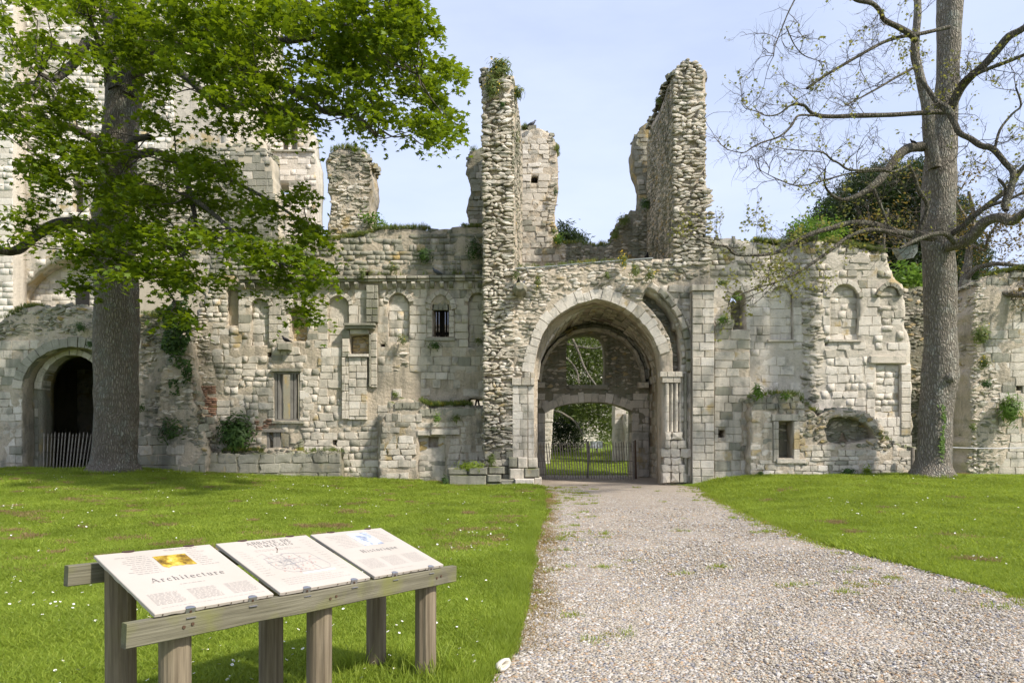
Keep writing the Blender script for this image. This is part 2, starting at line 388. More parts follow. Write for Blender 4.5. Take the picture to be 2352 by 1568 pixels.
def core(T, fr, outline, holes=(), thick=0.8, mat=None, rough=0.03, g=0.14, jag=0.05, hjag=0.008, seed=1, nf=2.2, name='core', d0=-0.018, label=None):
    O = dens(outline, g * .8, jag, seed); Hs = [dens(h, min(g, .12), hjag, seed + 7, zmin=-9) for h in holes]
    x0, y0 = O.min(0); x1, y1 = O.max(0)
    gx, gy = np.meshgrid(np.arange(x0 + g / 2, x1, g), np.arange(y0 + g / 2, y1, g)); rg = new_rng(seed)
    px = (gx + rg.uniform(-.25, .25, gx.shape) * g).ravel(); py = (gy + rg.uniform(-.25, .25, gx.shape) * g).ravel()
    ok = pip(O, px, py)
    for h in Hs: ok &= ~pip(h, px, py)
    px, py = px[ok], py[ok]
    B = np.concatenate([O] + Hs)
    keep = np.ones(len(px), bool)
    for k in range(0, len(px), 4000):
        d = ((px[k:k + 4000, None] - B[None, :, 0]) ** 2 + (py[k:k + 4000, None] - B[None, :, 1]) ** 2).min(1); keep[k:k + 4000] = d > (g * .45) ** 2
    px, py = px[keep], py[keep]
    V2 = np.concatenate([B, np.stack([px, py], -1)]); E = []; b = 0
    for L in [O] + Hs:
        n = len(L); E += [(b + i, b + (i + 1) % n) for i in range(n)]; b += n
    v, e, f, *_ = delaunay_2d_cdt([Vector(q) for q in V2], E, [], 0, 1e-6)
    v = np.array([tuple(q) for q in v]); f = np.array([q for q in f if len(q) == 3])
    c = v[f].mean(1); ok = pip(O, c[:, 0], c[:, 1])
    for h in Hs: ok &= ~pip(h, c[:, 0], c[:, 1])
    f = f[ok]
    a = v[f]; ar = (a[:, 1, 0] - a[:, 0, 0]) * (a[:, 2, 1] - a[:, 0, 1]) - (a[:, 1, 1] - a[:, 0, 1]) * (a[:, 2, 0] - a[:, 0, 0])
    f[ar < 0] = f[ar < 0][:, ::-1]; f = f[np.abs(ar) > 1e-9]
    ed = np.concatenate([f[:, [0, 1]], f[:, [1, 2]], f[:, [2, 0]]]); key = np.sort(ed, 1); kk = key[:, 0].astype(np.int64) * 1000003 + key[:, 1]
    un, inv, cnt = np.unique(kk, return_inverse=True, return_counts=True); be = ed[cnt[inv] == 1]
    n = len(v); dz = d0 + rough * fbm(np.stack([v[:, 0], v[:, 1], np.full(n, seed * 1.7)], -1), 3, nf)
    Fv = fr.posa(np.concatenate([v, dz[:, None]], 1))
    # sides get a middle ring so that edges read as broken stone
    layers = [Fv]; dd = [0.33, 0.66, 1.0] if thick > .5 else [1.0]
    for t in dd:
        w = v.copy()
        if t < 1 and jag > .02:
            qn = np.stack([v[:, 0], v[:, 1], np.full(n, t * 9 + seed)], -1); w = w + (v[:, 1:] > .4) * jag * .8 * np.stack([fbm(qn, 2, 3), fbm(qn + 40, 2, 3)], -1)
        layers.append(fr.posa(np.concatenate([w, np.full((n, 1), -thick * t)], 1)))
    tris = [f]; quads = []
    tris.append(f[:, ::-1] + n * (len(layers) - 1))
    for k in range(len(layers) - 1):
        quads.append(np.stack([be[:, 1] + k * n, be[:, 0] + k * n, be[:, 0] + (k + 1) * n, be[:, 1] + (k + 1) * n], -1))
    me = mk_mesh(name, np.concatenate(layers), arr=[np.concatenate(tris), np.concatenate(quads)], mat=mat)
    return obj(name, me, T, label=label)

# unit stones
def unit_block(seed, jit=0.05, dome=0.1, cham=0.10):
    r = random.Random(seed); v = []
    ring = [(-.5, -.5), (0, -.5), (.5, -.5), (.5, 0), (.5, .5), (0, .5), (-.5, .5), (-.5, 0)]
    j = [(x + r.uniform(-jit, jit), y + r.uniform(-jit, jit)) for x, y in ring]
    for x, y in j: v.append((x, y, -1))
    for x, y in j: v.append((x, y, .3 + r.uniform(-.2, .2)))
    for x, y in j: v.append((x * (1 - 2 * cham * r.uniform(.4, 1.5)), y * (1 - 2 * cham * r.uniform(.4, 1.5)), 1 - r.uniform(0, .14 if cham < .04 else .24)))
    v.append((r.uniform(-.15, .15), r.uniform(-.15, .15), 1 + r.uniform(-.3, 1) * dome))
    f = []
    for k in (0, 8):
        for i in range(8): f.append((k + i, k + (i + 1) % 8, k + 8 + (i + 1) % 8, k + 8 + i))
    f += [(16 + i, 16 + (i + 1) % 8, 24) for i in range(8)]
    return np.array(v), f
def unit_lump(seed):
    r = random.Random(seed); n = 6; v = []; ph = r.uniform(0, 6)
    rad = [r.uniform(.36, .64) for _ in range(n)]
    an = [ph + (i + r.uniform(-.36, .36)) * 2 * math.pi / n for i in range(n)]
    tx, ty = r.uniform(-.35, .35), r.uniform(-.1, .45)
    for q, z in ((1.0, -1), (1.05, .3), (.80, .82)):
        for i in range(n):
            x, y = rad[i] * q * math.cos(an[i]), rad[i] * q * math.sin(an[i])
            zz = z + (r.uniform(-.3, .25) + 1.3 * tx * x + 1.5 * ty * y if z > 0 else 0)
            v.append((x + r.uniform(-.04, .04), y + r.uniform(-.04, .04), zz))
    v.append((r.uniform(-.2, .2), r.uniform(-.2, .2), .9 + r.uniform(-.2, .2)))
    f = []
    for k in (0, n):
        for i in range(n): f.append((k + i, k + (i + 1) % n, k + n + (i + 1) % n, k + n + i))
    f += [(2 * n + i, 2 * n + (i + 1) % n, 3 * n) for i in range(n)]
    return np.array(v), f
UNITS = {'block': [unit_block(i, .03, .12, .035) for i in range(14)], 'worn': [unit_block(50 + i, .09, .12, .045) for i in range(16)], 'lump': [unit_lump(100 + i) for i in range(18)]}
SHARED = {}
def shared(kind, i, mat):
    k = (kind, i, mat)
    if k not in SHARED:
        v, f = UNITS[kind][i]; SHARED[k] = mk_mesh(kind + '_stone', v, f, M[mat])
    return SHARED[k]

STY = {
 'ashlar': dict(h=(.22, .33), l=(.24, .66), gap=.009, pr=(-.006, .018), skip=.035, rot=.4, unit='block', mat='block', deep=.06),
 'pale': dict(h=(.23, .32), l=(.26, .64), gap=.008, pr=(-.004, .009), skip=.02, rot=.2, unit='block', mat='block_pale', deep=0),
 'palerough': dict(h=(.18, .29), l=(.2, .5), gap=.012, pr=(-.008, .03), skip=.05, rot=.9, unit='worn', mat='block_pale', deep=.1),
 'grey': dict(h=(.22, .34), l=(.28, .65), gap=.009, pr=(-.004, .022), skip=.03, rot=.5, unit='block', mat='block_grey', deep=.05),
 'worn': dict(h=(.15, .29), l=(.18, .52), gap=.012, pr=(-.012, .036), skip=.09, rot=1.8, unit='worn', mat='block', deep=.15),
 'worngrey': dict(h=(.13, .26), l=(.16, .46), gap=.012, pr=(-.012, .038), skip=.08, rot=2.2, unit='worn', mat='block_grey', deep=.15),
 'rubble': dict(h=(.06, .135), l=(.10, .34), gap=.02, pr=(-.015, .05), skip=.15, rot=10, unit='lump', mat='rubble', deep=.25),
 'rubblegrey': dict(h=(.06, .13), l=(.10, .30), gap=.015, pr=(-.015, .055), skip=.12, rot=11, unit='lump', mat='rubble_grey', deep=.2),
 'tooth': dict(h=(.08, .15), l=(.12, .34), gap=.03, pr=(-.01, .09), skip=.22, rot=8, unit='lump', mat='rubble', deep=.3),
 'yellow': dict(h=(.11, .22), l=(.13, .32), gap=.02, pr=(.0, .06), skip=.05, rot=8, unit='lump', mat='yellow', deep=.2),
 'coursed': dict(h=(.12, .21), l=(.16, .42), gap=.012, pr=(-.008, .035), skip=.04, rot=1.6, unit='worn', mat='block', deep=.1),
 'brick': dict(h=(.055, .075), l=(.18, .26), gap=.012, pr=(-.01, .03), skip=.2, rot=2, unit='block', mat='brick', deep=.1),
 'big': dict(h=(.28, .34), l=(.4, .75), gap=.018, pr=(.0, .025), skip=.04, rot=.6, unit='worn', mat='block_grey', deep=0),
 'slate': dict(h=(.06, .10), l=(.10, .24), gap=.01, pr=(-.01, .035), skip=.05, rot=8, unit='lump', mat='rubble_grey', deep=.1),
 'none': None,
}
STONES = {}
def add_stone(T, unit, i, mat, Mx, size, P):
    STONES.setdefault(T.name, []).append((unit, i, mat, Mx, size, P))
def place(T, fr, st, u, v, w, h, pr, rot, rg, rx=0.0, base=.06):
    U, V, N = fr.basis(u, v); c, s = math.cos(rot), math.sin(rot)
    a = U * c + V * s; b = V * c - U * s
    if rx: N = N + b * rx * .6
    Mx = np.eye(4); Mx[:3, 0] = a * w; Mx[:3, 1] = b * h; Mx[:3, 2] = N * (pr + base) * .55; Mx[:3, 3] = fr.pos(u, v, pr - (pr + base) * .55)
    k = len(UNITS[st['unit']]); P = fr.pos(u, v, 0); mt = st['mat']; q = rg.random()
    alt = {'block': ('block_pale', .10, 'block_grey', .10), 'block_pale': ('block', .10, 'block_grey', .015), 'block_grey': ('block', .14, 'yellow', .02), 'rubble': ('block_pale', .22, 'rubble_grey', .05), 'rubble_grey': ('rubble', .2, 'yellow', .03)}.get(mt)
    if alt: mt = alt[0] if q < alt[1] else alt[2] if q < alt[1] + alt[3] else mt
    add_stone(T, st['unit'], int(rg.integers(k)), mt, Mx, w * h / max(1, P[1]) ** 2, P)
def masonry(T, fr, outline, holes=(), zones=(), style='ashlar', seed=3, res=.04, jag=.12, off=0.0, inset=.0):
    """lays courses of stones over a face; zones = [(polygon, style)], last one wins"""
    P = np.array(outline); x0, y0 = P.min(0); x1, y1 = P.max(0)
    nx, ny = int((x1 - x0) / res) + 1, int((y1 - y0) / res) + 1
    X, Y = np.meshgrid(x0 + (np.arange(nx) + .5) * res, y0 + (np.arange(ny) + .5) * res)
    q = np.stack([X.ravel(), Y.ravel(), np.full(X.size, seed * 2.3)], -1)
    JX = X + jag * fbm(q, 2, 2.5).reshape(X.shape); JY = Y + jag * fbm(q + 31, 2, 2.5).reshape(X.shape)
    names = [style] + [z[1] for z in zones]; Z = np.where(pip(outline, X, Y), 1, 0)
    for i, (zp, zs) in enumerate(zones): Z = np.where((Z > 0) & pip(zp, JX, JY), i + 2, Z)
    for h in holes: Z = np.where(pip(h, X, Y), 0, Z)
    rg = new_rng(seed)
    for zi, nm in enumerate(names):
        st = STY[nm]
        if st is None: continue
        mask = Z == zi + 1
        rows = np.where(mask.any(1))[0]
        if not len(rows): continue
        v = y0 + rows[0] * res - rg.uniform(0, .1); vend = y0 + (rows[-1] + 1) * res
        while v < vend:
            h = rg.uniform(*st['h'])
            r0 = int(max(0, (v + .18 * h - y0) / res)); r1 = int(min(ny - 1, (v + .85 * h - y0) / res))
            if r1 < r0 or r0 >= ny: v += h; continue
            okc = mask[r0:r1 + 1].mean(0) > .8
            dd = np.diff(np.concatenate([[0], okc.astype(int), [0]])); a = np.where(dd == 1)[0]; b = np.where(dd == -1)[0]
            for i0, i1 in zip(a, b):
                ua, ub = x0 + i0 * res, x0 + i1 * res
                if ub - ua < .09: continue
                u = ua
                while u < ub - .05:
                    l = rg.uniform(*st['l']) * (1.0 if rg.random() > .12 else .6)
                    if ub - u - l < .16: l = ub - u
                    l = min(l, ub - u)
                    if rg.random() > st['skip'] + (.5 * float(sst(.25, .6, fbm([[u * .55 + seed, v * .7, seed]], 2)[0])) if st['unit'] == 'block' and nm not in ('brick', 'big') else 0):
                        pr = rg.uniform(*st['pr']) if rg.random() > st['deep'] else rg.uniform(.0, .015)
                        vv = v + h / 2 + .018 * math.sin(u * 1.7 + v * 2.1) ; hh = h
                        if st['unit'] == 'lump':
                            ww = l * rg.uniform(.95, 1.2); hh = h * rg.uniform(.85, 1.3); vv += rg.uniform(-.03, .03)
                        else: ww = l - st['gap']; hh = h - st['gap']
                        rx = rg.uniform(-.3, .3) if st['unit'] == 'lump' else rg.uniform(-.05, .05)
                        if l > .08: place(T, fr, st, u + l / 2, vv, max(.05, ww), hh, pr + off, R(rg.normal(0, st['rot'])), rg, rx)
                    u += l
            v += h
def edge_lumps(T, fr, line, thick, st='rubblegrey', step=.28, size=(.16, .38), seed=5, lift=-.045):
    """loose stones along a broken top edge, over the whole thickness"""
    rg = new_rng(seed); P = dens(line, step, 0, closed=False); s = STY[st]; k = len(UNITS['lump'])
    for u, v in P:
        d = -.05
        while d > -thick:
            w = rg.uniform(*size) * rg.uniform(.6, 1.05); hgt = w * rg.uniform(.3, .65); dp = w * rg.uniform(.6, 1)
            p = fr.pos(u + rg.uniform(-.1, .1), v + rg.uniform(-.06, .05) + lift, d - dp / 2 + rg.uniform(-.05, .08)); an = rg.uniform(-.6, .6)
            Mx = np.eye(4); U, V, N = fr.basis(u, v)
            Mx[:3, 0] = (U * math.cos(an) + N * math.sin(an)) * w; Mx[:3, 1] = -(N * math.cos(an) - U * math.sin(an)) * dp
            Mx[:3, 2] = V * hgt * .6 + U * rg.uniform(-.04, .04); Mx[:3, 3] = p
            un = 'worn' if rg.random() < .45 else 'lump'; add_stone(T, un, int(rg.integers(len(UNITS[un]))), s['mat'], Mx, w * hgt / p[1] ** 2, p)
            d -= dp * rg.uniform(.8, 1.6)
def flush(T, limit=290, name='stone'):
    L = STONES.pop(T.name, [])
    if not L: return
    def score(s):
        P = s[5]; x = CX + P[0] / P[1] * F; y = HY - (P[2] - EYE) / P[1] * F
        return s[4] * (1 if (-20 < x < 2372 and -20 < y < 1588) else .01)
    L.sort(key=score, reverse=True)
    inv = Matrix.Translation(-LOC[T.name]) if T.type == 'EMPTY' else None
    for unit, i, mat, Mx, sz, P in L[:limit]:
        o = bpy.data.objects.new(name, shared(unit, i, mat)); COL.objects.link(o)
        o.parent = T; o.matrix_parent_inverse = inv; o.matrix_basis = Matrix(Mx.tolist())
    rest = {}
    for s in L[limit:]: rest.setdefault(s[2], []).append(s)
    if rest:
        mats = sorted(rest); Vs, Q, T3, mi = [], [], [], []; b = 0; MQ = []; MT = []
        for k, mt in enumerate(mats):
            for unit, i, _, Mx, sz, P in rest[mt]:
                v, f = UNITS[unit][i]; Vs.append(v @ Mx[:3, :3].T + Mx[:3, 3])
                q = np.array([x for x in f if len(x) == 4]) + b; t = np.array([x for x in f if len(x) == 3]) + b
                Q.append(q); T3.append(t); MQ += [k] * len(q); MT += [k] * len(t); b += len(v)
        me = mk_mesh('small_stones', np.concatenate(Vs), arr=[np.concatenate(Q), np.concatenate(T3)])
        for mt in mats: me.materials.append(M[mt])
        me.polygons.foreach_set('material_index', MQ + MT)
        obj('small_stones', me, T, kind='stuff')

def prism(fr, poly, d0, d1, cham=.02, mid=None):
    """a dressed stone: polygon (ccw in u,v) from depth d0 out to d1, chamfered"""
    P = np.array(poly); c = P.mean(0); n = len(P)
    dist = np.linalg.norm(P - c, axis=1, keepdims=True); In = c + (P - c) * (1 - cham / np.maximum(dist, cham * 2))
    v = [fr.pos(*q, d0) for q in P] + [fr.pos(*q, d1 - cham) for q in P] + [fr.pos(*q, d1) for q in In]
    f = [tuple(2 * n + i for i in range(n))]
    for k in (0, n):
        f += [(k + i, k + (i + 1) % n, k + n + (i + 1) % n, k + n + i) for i in range(n)]
    f.append(tuple(range(n))[::-1])
    return v, f
def dressed(T, fr, poly, d0, d1, mat='block', name='dressed_stone', cham=.014, label=None):
    a = sum(poly[i][0] * poly[(i + 1) % len(poly)][1] - poly[(i + 1) % len(poly)][0] * poly[i][1] for i in range(len(poly)))
    if a < 0: poly = poly[::-1]
    v, f = prism(fr, poly, d0, d1, cham); return obj(name, mk_mesh(name, v, f, M[mat]), T, label=label)
def rect(x0, x1, y0, y1): return [(x0, y0), (x1, y0), (x1, y1), (x0, y1)]
def prect(x0, y0, x1, y1, Y): return rect((x0 - CX) / F * Y, (x1 - CX) / F * Y, EYE - (y1 - HY) / F * Y, EYE - (y0 - HY) / F * Y)
def ring(T, fr, path, w, d0, d1, n, mat='block', name='arch_stone', seed=1, wj=.15, gap=.007, cham=.012):
    """voussoirs along a path given from left to right; w = width outwards"""
    P = dens(path, .05, closed=False); d = np.linalg.norm(np.diff(P, axis=0), axis=1); S = np.concatenate([[0], np.cumsum(d)]); L = S[-1]
    T_ = np.gradient(P, axis=0); T_ /= np.linalg.norm(T_, axis=1, keepdims=True)
    for k in range(3):
        T_[1:-1] = (T_[:-2] + T_[1:-1] + T_[2:]) / 3
    Nn = np.stack([-T_[:, 1], T_[:, 0]], -1); rg = new_rng(seed)
    cuts = (np.arange(n + 1) + np.concatenate([[0], rg.uniform(-.18, .18, n - 1), [0]])) / n * L
    def at(s): return np.array([np.interp(s, S, P[:, 0]), np.interp(s, S, P[:, 1])]), np.array([np.interp(s, S, Nn[:, 0]), np.interp(s, S, Nn[:, 1])])
    for i in range(n):
        a, b = cuts[i] + gap / 2, cuts[i + 1] - gap / 2; ww = w * (1 + rg.uniform(-wj, wj)); inn, out = [], []
        for t in np.linspace(a, b, 4):
            p, q = at(t); q = q / np.linalg.norm(q); inn.append(tuple(p)); out.append(tuple(p + q * ww))
        j = lambda q: (q[0] + rg.normal(0, .006), q[1] + rg.normal(0, .006)); alt = {'block': 'block_pale', 'block_pale': 'block', 'block_grey': 'block'}.get(mat, mat)
        dressed(T, fr, [j(q) for q in inn[::-1] + out], d0, d1 + rg.uniform(-.015, .015), alt if rg.random() < .12 else mat, name, cham)
def arch_path(x0, x1, ys, yt, n=16, pointed=0.0):
    """left to right semi-ellipse in px; pointed>0 sharpens the top"""
    o = []
    for i in range(n + 1):
        a = math.pi * (1 - i / n); c, s = math.cos(a), math.sin(a)
        s2 = s ** (1.0) * (1 - pointed) + pointed * (1 - abs(c) ** 1.5)
        o.append(((x0 + x1) / 2 + c * (x1 - x0) / 2, ys - (ys - yt) * s2))
    return o
def niche(T, Yf, x0, x1, ytop, ybot, spring, depth=.16, style='ashlar', seed=9, ring_w=.16, n=9, mat='block', pointed=0.1, corem='core_pale', rmat='block'):
    """blind arch: recessed back panel with its own stones; returns the hole polygon"""
    path = arch_path(x0, x1, spring, ytop, 12, pointed); poly = path + [(x1, ybot), (x0, ybot)]
    h = uv(poly, Yf); fr2 = front(Yf + depth); c = np.mean(h, 0); big = [tuple(c + (np.array(q) - c) * 1.04) for q in h]
    core(T, fr2, big, (), .2, M[corem], .01, .14, 0, seed=seed, name='niche_back')
    masonry(T, fr2, h, style=style, seed=seed)
    if ring_w: ring(T, front(Yf), uv(path, Yf), ring_w, -.12, .035, n, rmat, seed=seed)
    return h
def putlog(x, y, Y, s=.16): 
    q = W(x, y, Y); return rect(q[0] - s / 2, q[0] + s / 2, q[2] - s / 2, q[2] + s / 2)
def blackbox(T, Y, x, y, s=.2, depth=.5): pass

def putlogs(T, L, Y, depth=.4, s=.17):
    hs = []
    for q in L:
        h = putlog(*q, Y, s); hs.append(h); c = np.mean(h, 0)
        core(T, front(Y + depth), [tuple(c + (np.array(p) - c) * 1.2) for p in h], (), .1, M['core_dark'], 0, .2, 0, 0, name='hole_back')  # dark plug added so daylight behind does not show through the hole
    return hs

# ================================================================== GATEHOUSE (front arch wall, passage, rear wall)
YG = 22.0
T = thing('gatehouse', 'ruined stone gatehouse with a wide pointed arch over the gravel passage', 'gatehouse', (3, YG, 0))
fg = front(YG)
arch_px = [(1226, 856), (1229, 830), (1236, 797), (1246, 768), (1262, 741), (1282, 724), (1300, 712), (1325, 698.7), (1350, 692), (1370.6, 685.5), (1388, 690.5), (1405, 695), (1428, 704), (1449, 717), (1469, 734), (1486, 753.6), (1499, 773), (1508, 792), (1516, 815), (1520.7, 854)]
arch_hole = uv(arch_px + [(1522, 1000), (1524, 1135), (1232, 1135), (1227, 1000)], YG)
rec_px = [(1484, 668), (1509, 686), (1531, 710), (1549, 740), (1560, 775), (1563, 812), (1564, 853), (1546, 853), (1545, 810), (1537, 773), (1520, 742), (1500, 715), (1474, 690)]
rec = uv(rec_px, YG)
gout = uv([(1150, 1140), (1150, 640), (1181, 617), (1240, 616), (1300, 612), (1360, 607), (1420, 602), (1480, 597), (1505, 597), (1545, 594), (1560, 560), (1624, 545), (1632, 548), (1632, 1140)], YG)
core(T, fg, gout, [arch_hole, rec], .9, M['core'], .035, .13, .05, seed=2, name='front_wall')
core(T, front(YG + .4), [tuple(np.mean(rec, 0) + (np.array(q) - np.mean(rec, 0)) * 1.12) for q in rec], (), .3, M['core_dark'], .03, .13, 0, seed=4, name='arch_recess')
ring_out = [(x + (x - 1373) * .11, y - 26 if y < 850 else y) for x, y in arch_px]
blk = uv(ring_out[:1] + ring_out[1:-1] + [(1550, 856), (1552, 1140), (1160, 1140), (1176, 870)], YG)
zones = [(uv([(1545, 1140), (1560, 860), (1566, 760), (1540, 690), (1500, 650), (1530, 640), (1600, 640), (1640, 640), (1640, 1140)], YG), 'worn'),
         (uv([(1500, 590), (1640, 540), (1640, 640), (1500, 655)], YG), 'rubblegrey')]
masonry(T, fg, gout, [arch_hole, rec, blk], zones, 'rubble', seed=12)
masonry(T, front(YG + .4), rec, (), style='rubblegrey', seed=13)
ring(T, fg, uv(arch_px[:-1], YG), .34, -.6, .02, 23, 'block_pale', 'arch_stone', 5, .2, .008)
# outer roll moulding on the right
mold = uv([(1486, 661), (1512, 677), (1533, 700), (1550, 725), (1563, 752), (1571, 785), (1574, 820), (1575, 855)], YG)
ring(T, fg, mold, .20, -.1, .16, 9, 'block_grey', 'moulding_stone', 6, .02, .01, .05)
ring(T, fg, [(x + .22, z + .04) for x, z in mold[1:]], .10, -.1, .09, 8, 'block', 'moulding_stone', 7, .02, .01, .03)
def shaft(T, x0, x1, ya, yb, Y, dep, n, mat='block', name='shaft_stone', seed=0):
    """half-round shaft built of drums"""
    r = random.Random(seed); ys = [ya + (yb - ya) * (i + (r.uniform(-.2, .2) if 0 < i < n else 0)) / n for i in range(n + 1)]
    for i in range(n):
        a, b = W(x0, ys[i + 1] - .4, Y), W(x1, ys[i] + .4, Y); xm, hw = (a.x + b.x) / 2, (b.x - a.x) / 2
        v = []; m = 7
        for z in (a.z, b.z):
            for k in range(m): an = math.pi * k / (m - 1); v.append((xm - hw * math.cos(an) * r.uniform(.96, 1.02), Y - dep * math.sin(an) * r.uniform(.93, 1.03) + .02, z))
        f = [(k, k + 1, m + k + 1, m + k) for k in range(m - 1)] + [tuple(range(m))[::-1], tuple(range(m, 2 * m))]
        obj(name, mk_mesh(name, v, f, M[mat]), T)
for i, (a, b) in enumerate([(1525, 1537), (1538.5, 1546.5), (1547.5, 1557), (1558.5, 1566)]): shaft(T, a, b, 880, 992, YG - .02, .13 if i % 2 == 0 else .10, 5, 'block', seed=i)
shaft(T, 1569, 1578, 857, 1085, YG, .14, 10, 'block_grey', seed=8); shaft(T, 1579, 1588, 857, 1092, YG, .10, 10, 'block', seed=9)
rg = new_rng(44)
for y0, y1, x0, x1 in [(854, 866, 1514, 1566), (866, 879, 1519, 1566)]:
    x = x0
    while x < x1 - 4:
        w = rg.uniform(14, 26); dressed(T, fg, prect(x, y0, min(x + w, x1), y1, YG), -.2, .16 - .03 * (y0 > 860), 'block', 'capital_stone'); x += w + .8
for y0, y1 in [(993, 1010), (1010.5, 1029), (1029.5, 1050), (1050.5, 1066), (1067, 1084), (1084.5, 1108)]:
    x = 1524 + rg.uniform(-4, 3) - (4 if y0 > 1028 else 0)
    while x < 1562:
        w = rg.uniform(12, 24); k = shared('worn', int(rg.integers(14)), 'block'); P_ = W(x + w / 2, (y0 + y1) / 2, YG)
        Mx = np.eye(4); Mx[:3, 0] = (w * .0141, 0, 0); Mx[:3, 1] = (0, 0, (y1 - y0) * .0141); Mx[:3, 2] = (0, -(.12 + rg.uniform(0, .06)), 0); Mx[:3, 3] = (P_.x, P_.y - rg.uniform(0, .05), P_.z)
        add_stone(T, 'worn', int(rg.integers(14)), 'block', Mx, 1, np.array(P_)); x += w + .6
# left pier: impost, pilaster, plinth
for y0, y1, x0, x1, d in [(856, 868, 1204, 1229, .10), (868.5, 885, 1176, 1228, .14)]:
    x = x0
    while x < x1 - 4:
        w = min(rg.uniform(14, 24), x1 - x); dressed(T, fg, prect(x, y0, x + w - .8, y1, YG), -.3, d, 'block', 'capital_stone'); x += w
y = 886
while y < 1048:
    h = rg.uniform(15, 22); c = 1196 + rg.uniform(-5, 8)
    dressed(T, fg, prect(1177, y, c - .4, y + h - .5, YG), -.3, .08 + rg.uniform(-.01, .015), 'block_pale', 'pier_stone')
    dressed(T, fg, prect(c, y, 1211.5, y + h - .5, YG), -.3, .08 + rg.uniform(-.01, .015), 'block', 'pier_stone')
    dressed(T, fg, prect(1213, y, 1226.5, y + h - .5, YG), -.5, .04, 'block_pale', 'pier_stone'); y += h
for (x0, y0, x1, y1, d, mt) in [(1168, 1049, 1188, 1072, .3, 'block_grey'), (1189, 1049, 1211, 1074, .32, 'block'), (1212, 1051, 1234, 1073, .3, 'block'), (1170, 1075, 1203, 1098, .34, 'block'),
                                (1204, 1075, 1238, 1094, .36, 'block_grey'), (1182, 1097, 1226, 1130, .62, 'block_pale'), (1227, 1095, 1243, 1120, .4, 'block'), (1150, 1099, 1181, 1128, .45, 'block_grey')]:
    dressed(T, fg, prect(x0, y0, x1, y1, YG), -.2, d, mt, 'plinth_stone', .04)
edge_lumps(T, fg, uv([(1181, 616), (1300, 611), (1420, 601), (1505, 596), (1545, 593)], YG), .9, 'rubble', .28, (.16, .36), 8)
edge_lumps(T, fg, uv([(1560, 560), (1632, 546)], YG), .9, 'rubblegrey', .27, (.14, .36), 8)
# passage body: side walls + vault cut through one block
vp = [(0.85, 3.6), (0.92, 4.15), (1.15, 4.7), (1.5, 5.22), (1.95, 5.62), (2.45, 5.9), (3.05, 6.0), (3.65, 5.9), (4.2, 5.62), (4.68, 5.22), (5.05, 4.7), (5.25, 4.15), (5.3, 3.6)]
hole = vp + [(5.3, -.5), (0.85, -.5)]
core(T, front(YG + .88), [(-.2, -.4), (.8, -.4), (.8, -.5), (5.35, -.5), (5.35, -.4), (6.3, -.4), (6.3, 6.7), (-.2, 6.7)][:0] or [(-.2, -.6), (6.3, -.6), (6.3, 6.75), (-.2, 6.75)], [hole], 3.5, M['core'], .01, .3, 0, seed=3, name='passage_body')
fl, frr = Frame((.85, 0, 0), (1, 0, 0)), Frame((5.3, 0, 0), (-1, 0, 0))
masonry(T, fl, rect(22.9, 26.3, 0, 3.6), style='ashlar', seed=21); masonry(T, frr, rect(-26.3, -22.9, 0, 3.6), style='ashlar', seed=22)
V_ = Vault(vp[::-1])
masonry(T, V_, rect(22.95, 26.3, .02, V_.S[-1] - .02), style='ashlar', seed=23)
# rear wall with segmental doorway and big window
YR = 26.3; fr2 = front(YR)
win = uv([(1302, 884), (1300, 860), (1301, 800), (1303, 778), (1322, 770), (1345, 767), (1366, 768), (1380, 775), (1389, 790), (1391, 830), (1390, 884)], YR)
dpx = [(1252, 948), (1268, 939), (1290, 931), (1320, 925), (1350, 923), (1385, 924), (1410, 928), (1435, 936), (1451, 943)]
door = uv(dpx + [(1451, 1130), (1252, 1130)], YR)
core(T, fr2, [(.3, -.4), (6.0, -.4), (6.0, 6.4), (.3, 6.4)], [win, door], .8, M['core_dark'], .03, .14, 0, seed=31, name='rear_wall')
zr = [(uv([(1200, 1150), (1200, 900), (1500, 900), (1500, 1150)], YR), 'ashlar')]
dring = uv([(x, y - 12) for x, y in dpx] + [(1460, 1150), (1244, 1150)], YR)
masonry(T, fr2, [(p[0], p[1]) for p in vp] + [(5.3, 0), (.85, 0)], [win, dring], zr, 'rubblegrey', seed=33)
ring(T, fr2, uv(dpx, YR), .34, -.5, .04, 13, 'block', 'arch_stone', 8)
for xx, s_ in ((1252, -1), (1451, 1)):
    y = 949
    while y < 1098:
        h = rg.uniform(17, 24); dressed(T, fr2, prect(min(xx, xx + s_ * 16), y, max(xx, xx + s_ * 16), y + h - 1, YR), -.6, .04, 'block', 'jamb_stone'); y += h
dressed(T, fr2, prect(1306, 884, 1396, 893, YR), -.6, .10, 'block_grey', 'sill_stone')
rib = [(1.12, 3.62), (1.2, 4.2), (1.45, 4.75), (1.85, 5.18), (2.4, 5.5), (3.05, 5.62), (3.7, 5.5), (4.25, 5.2), (4.65, 4.75), (4.9, 4.2), (4.98, 3.62)]
ring(T, fr2, rib, .12, -.1, .34, 18, 'block', 'rib_stone', 9, .02, .008, .03); ring(T, fr2, [(3.05 + (x - 3.05) * 1.07, z + .13) for x, z in rib], .12, -.1, .2, 18, 'block_grey', 'rib_stone', 10, .02, .008, .03)
for x in (1.05, 5.0): dressed(T, fr2, rect(x - .2, x + .2, 3.42, 3.62), -.1, .4, 'block', 'impost_stone')
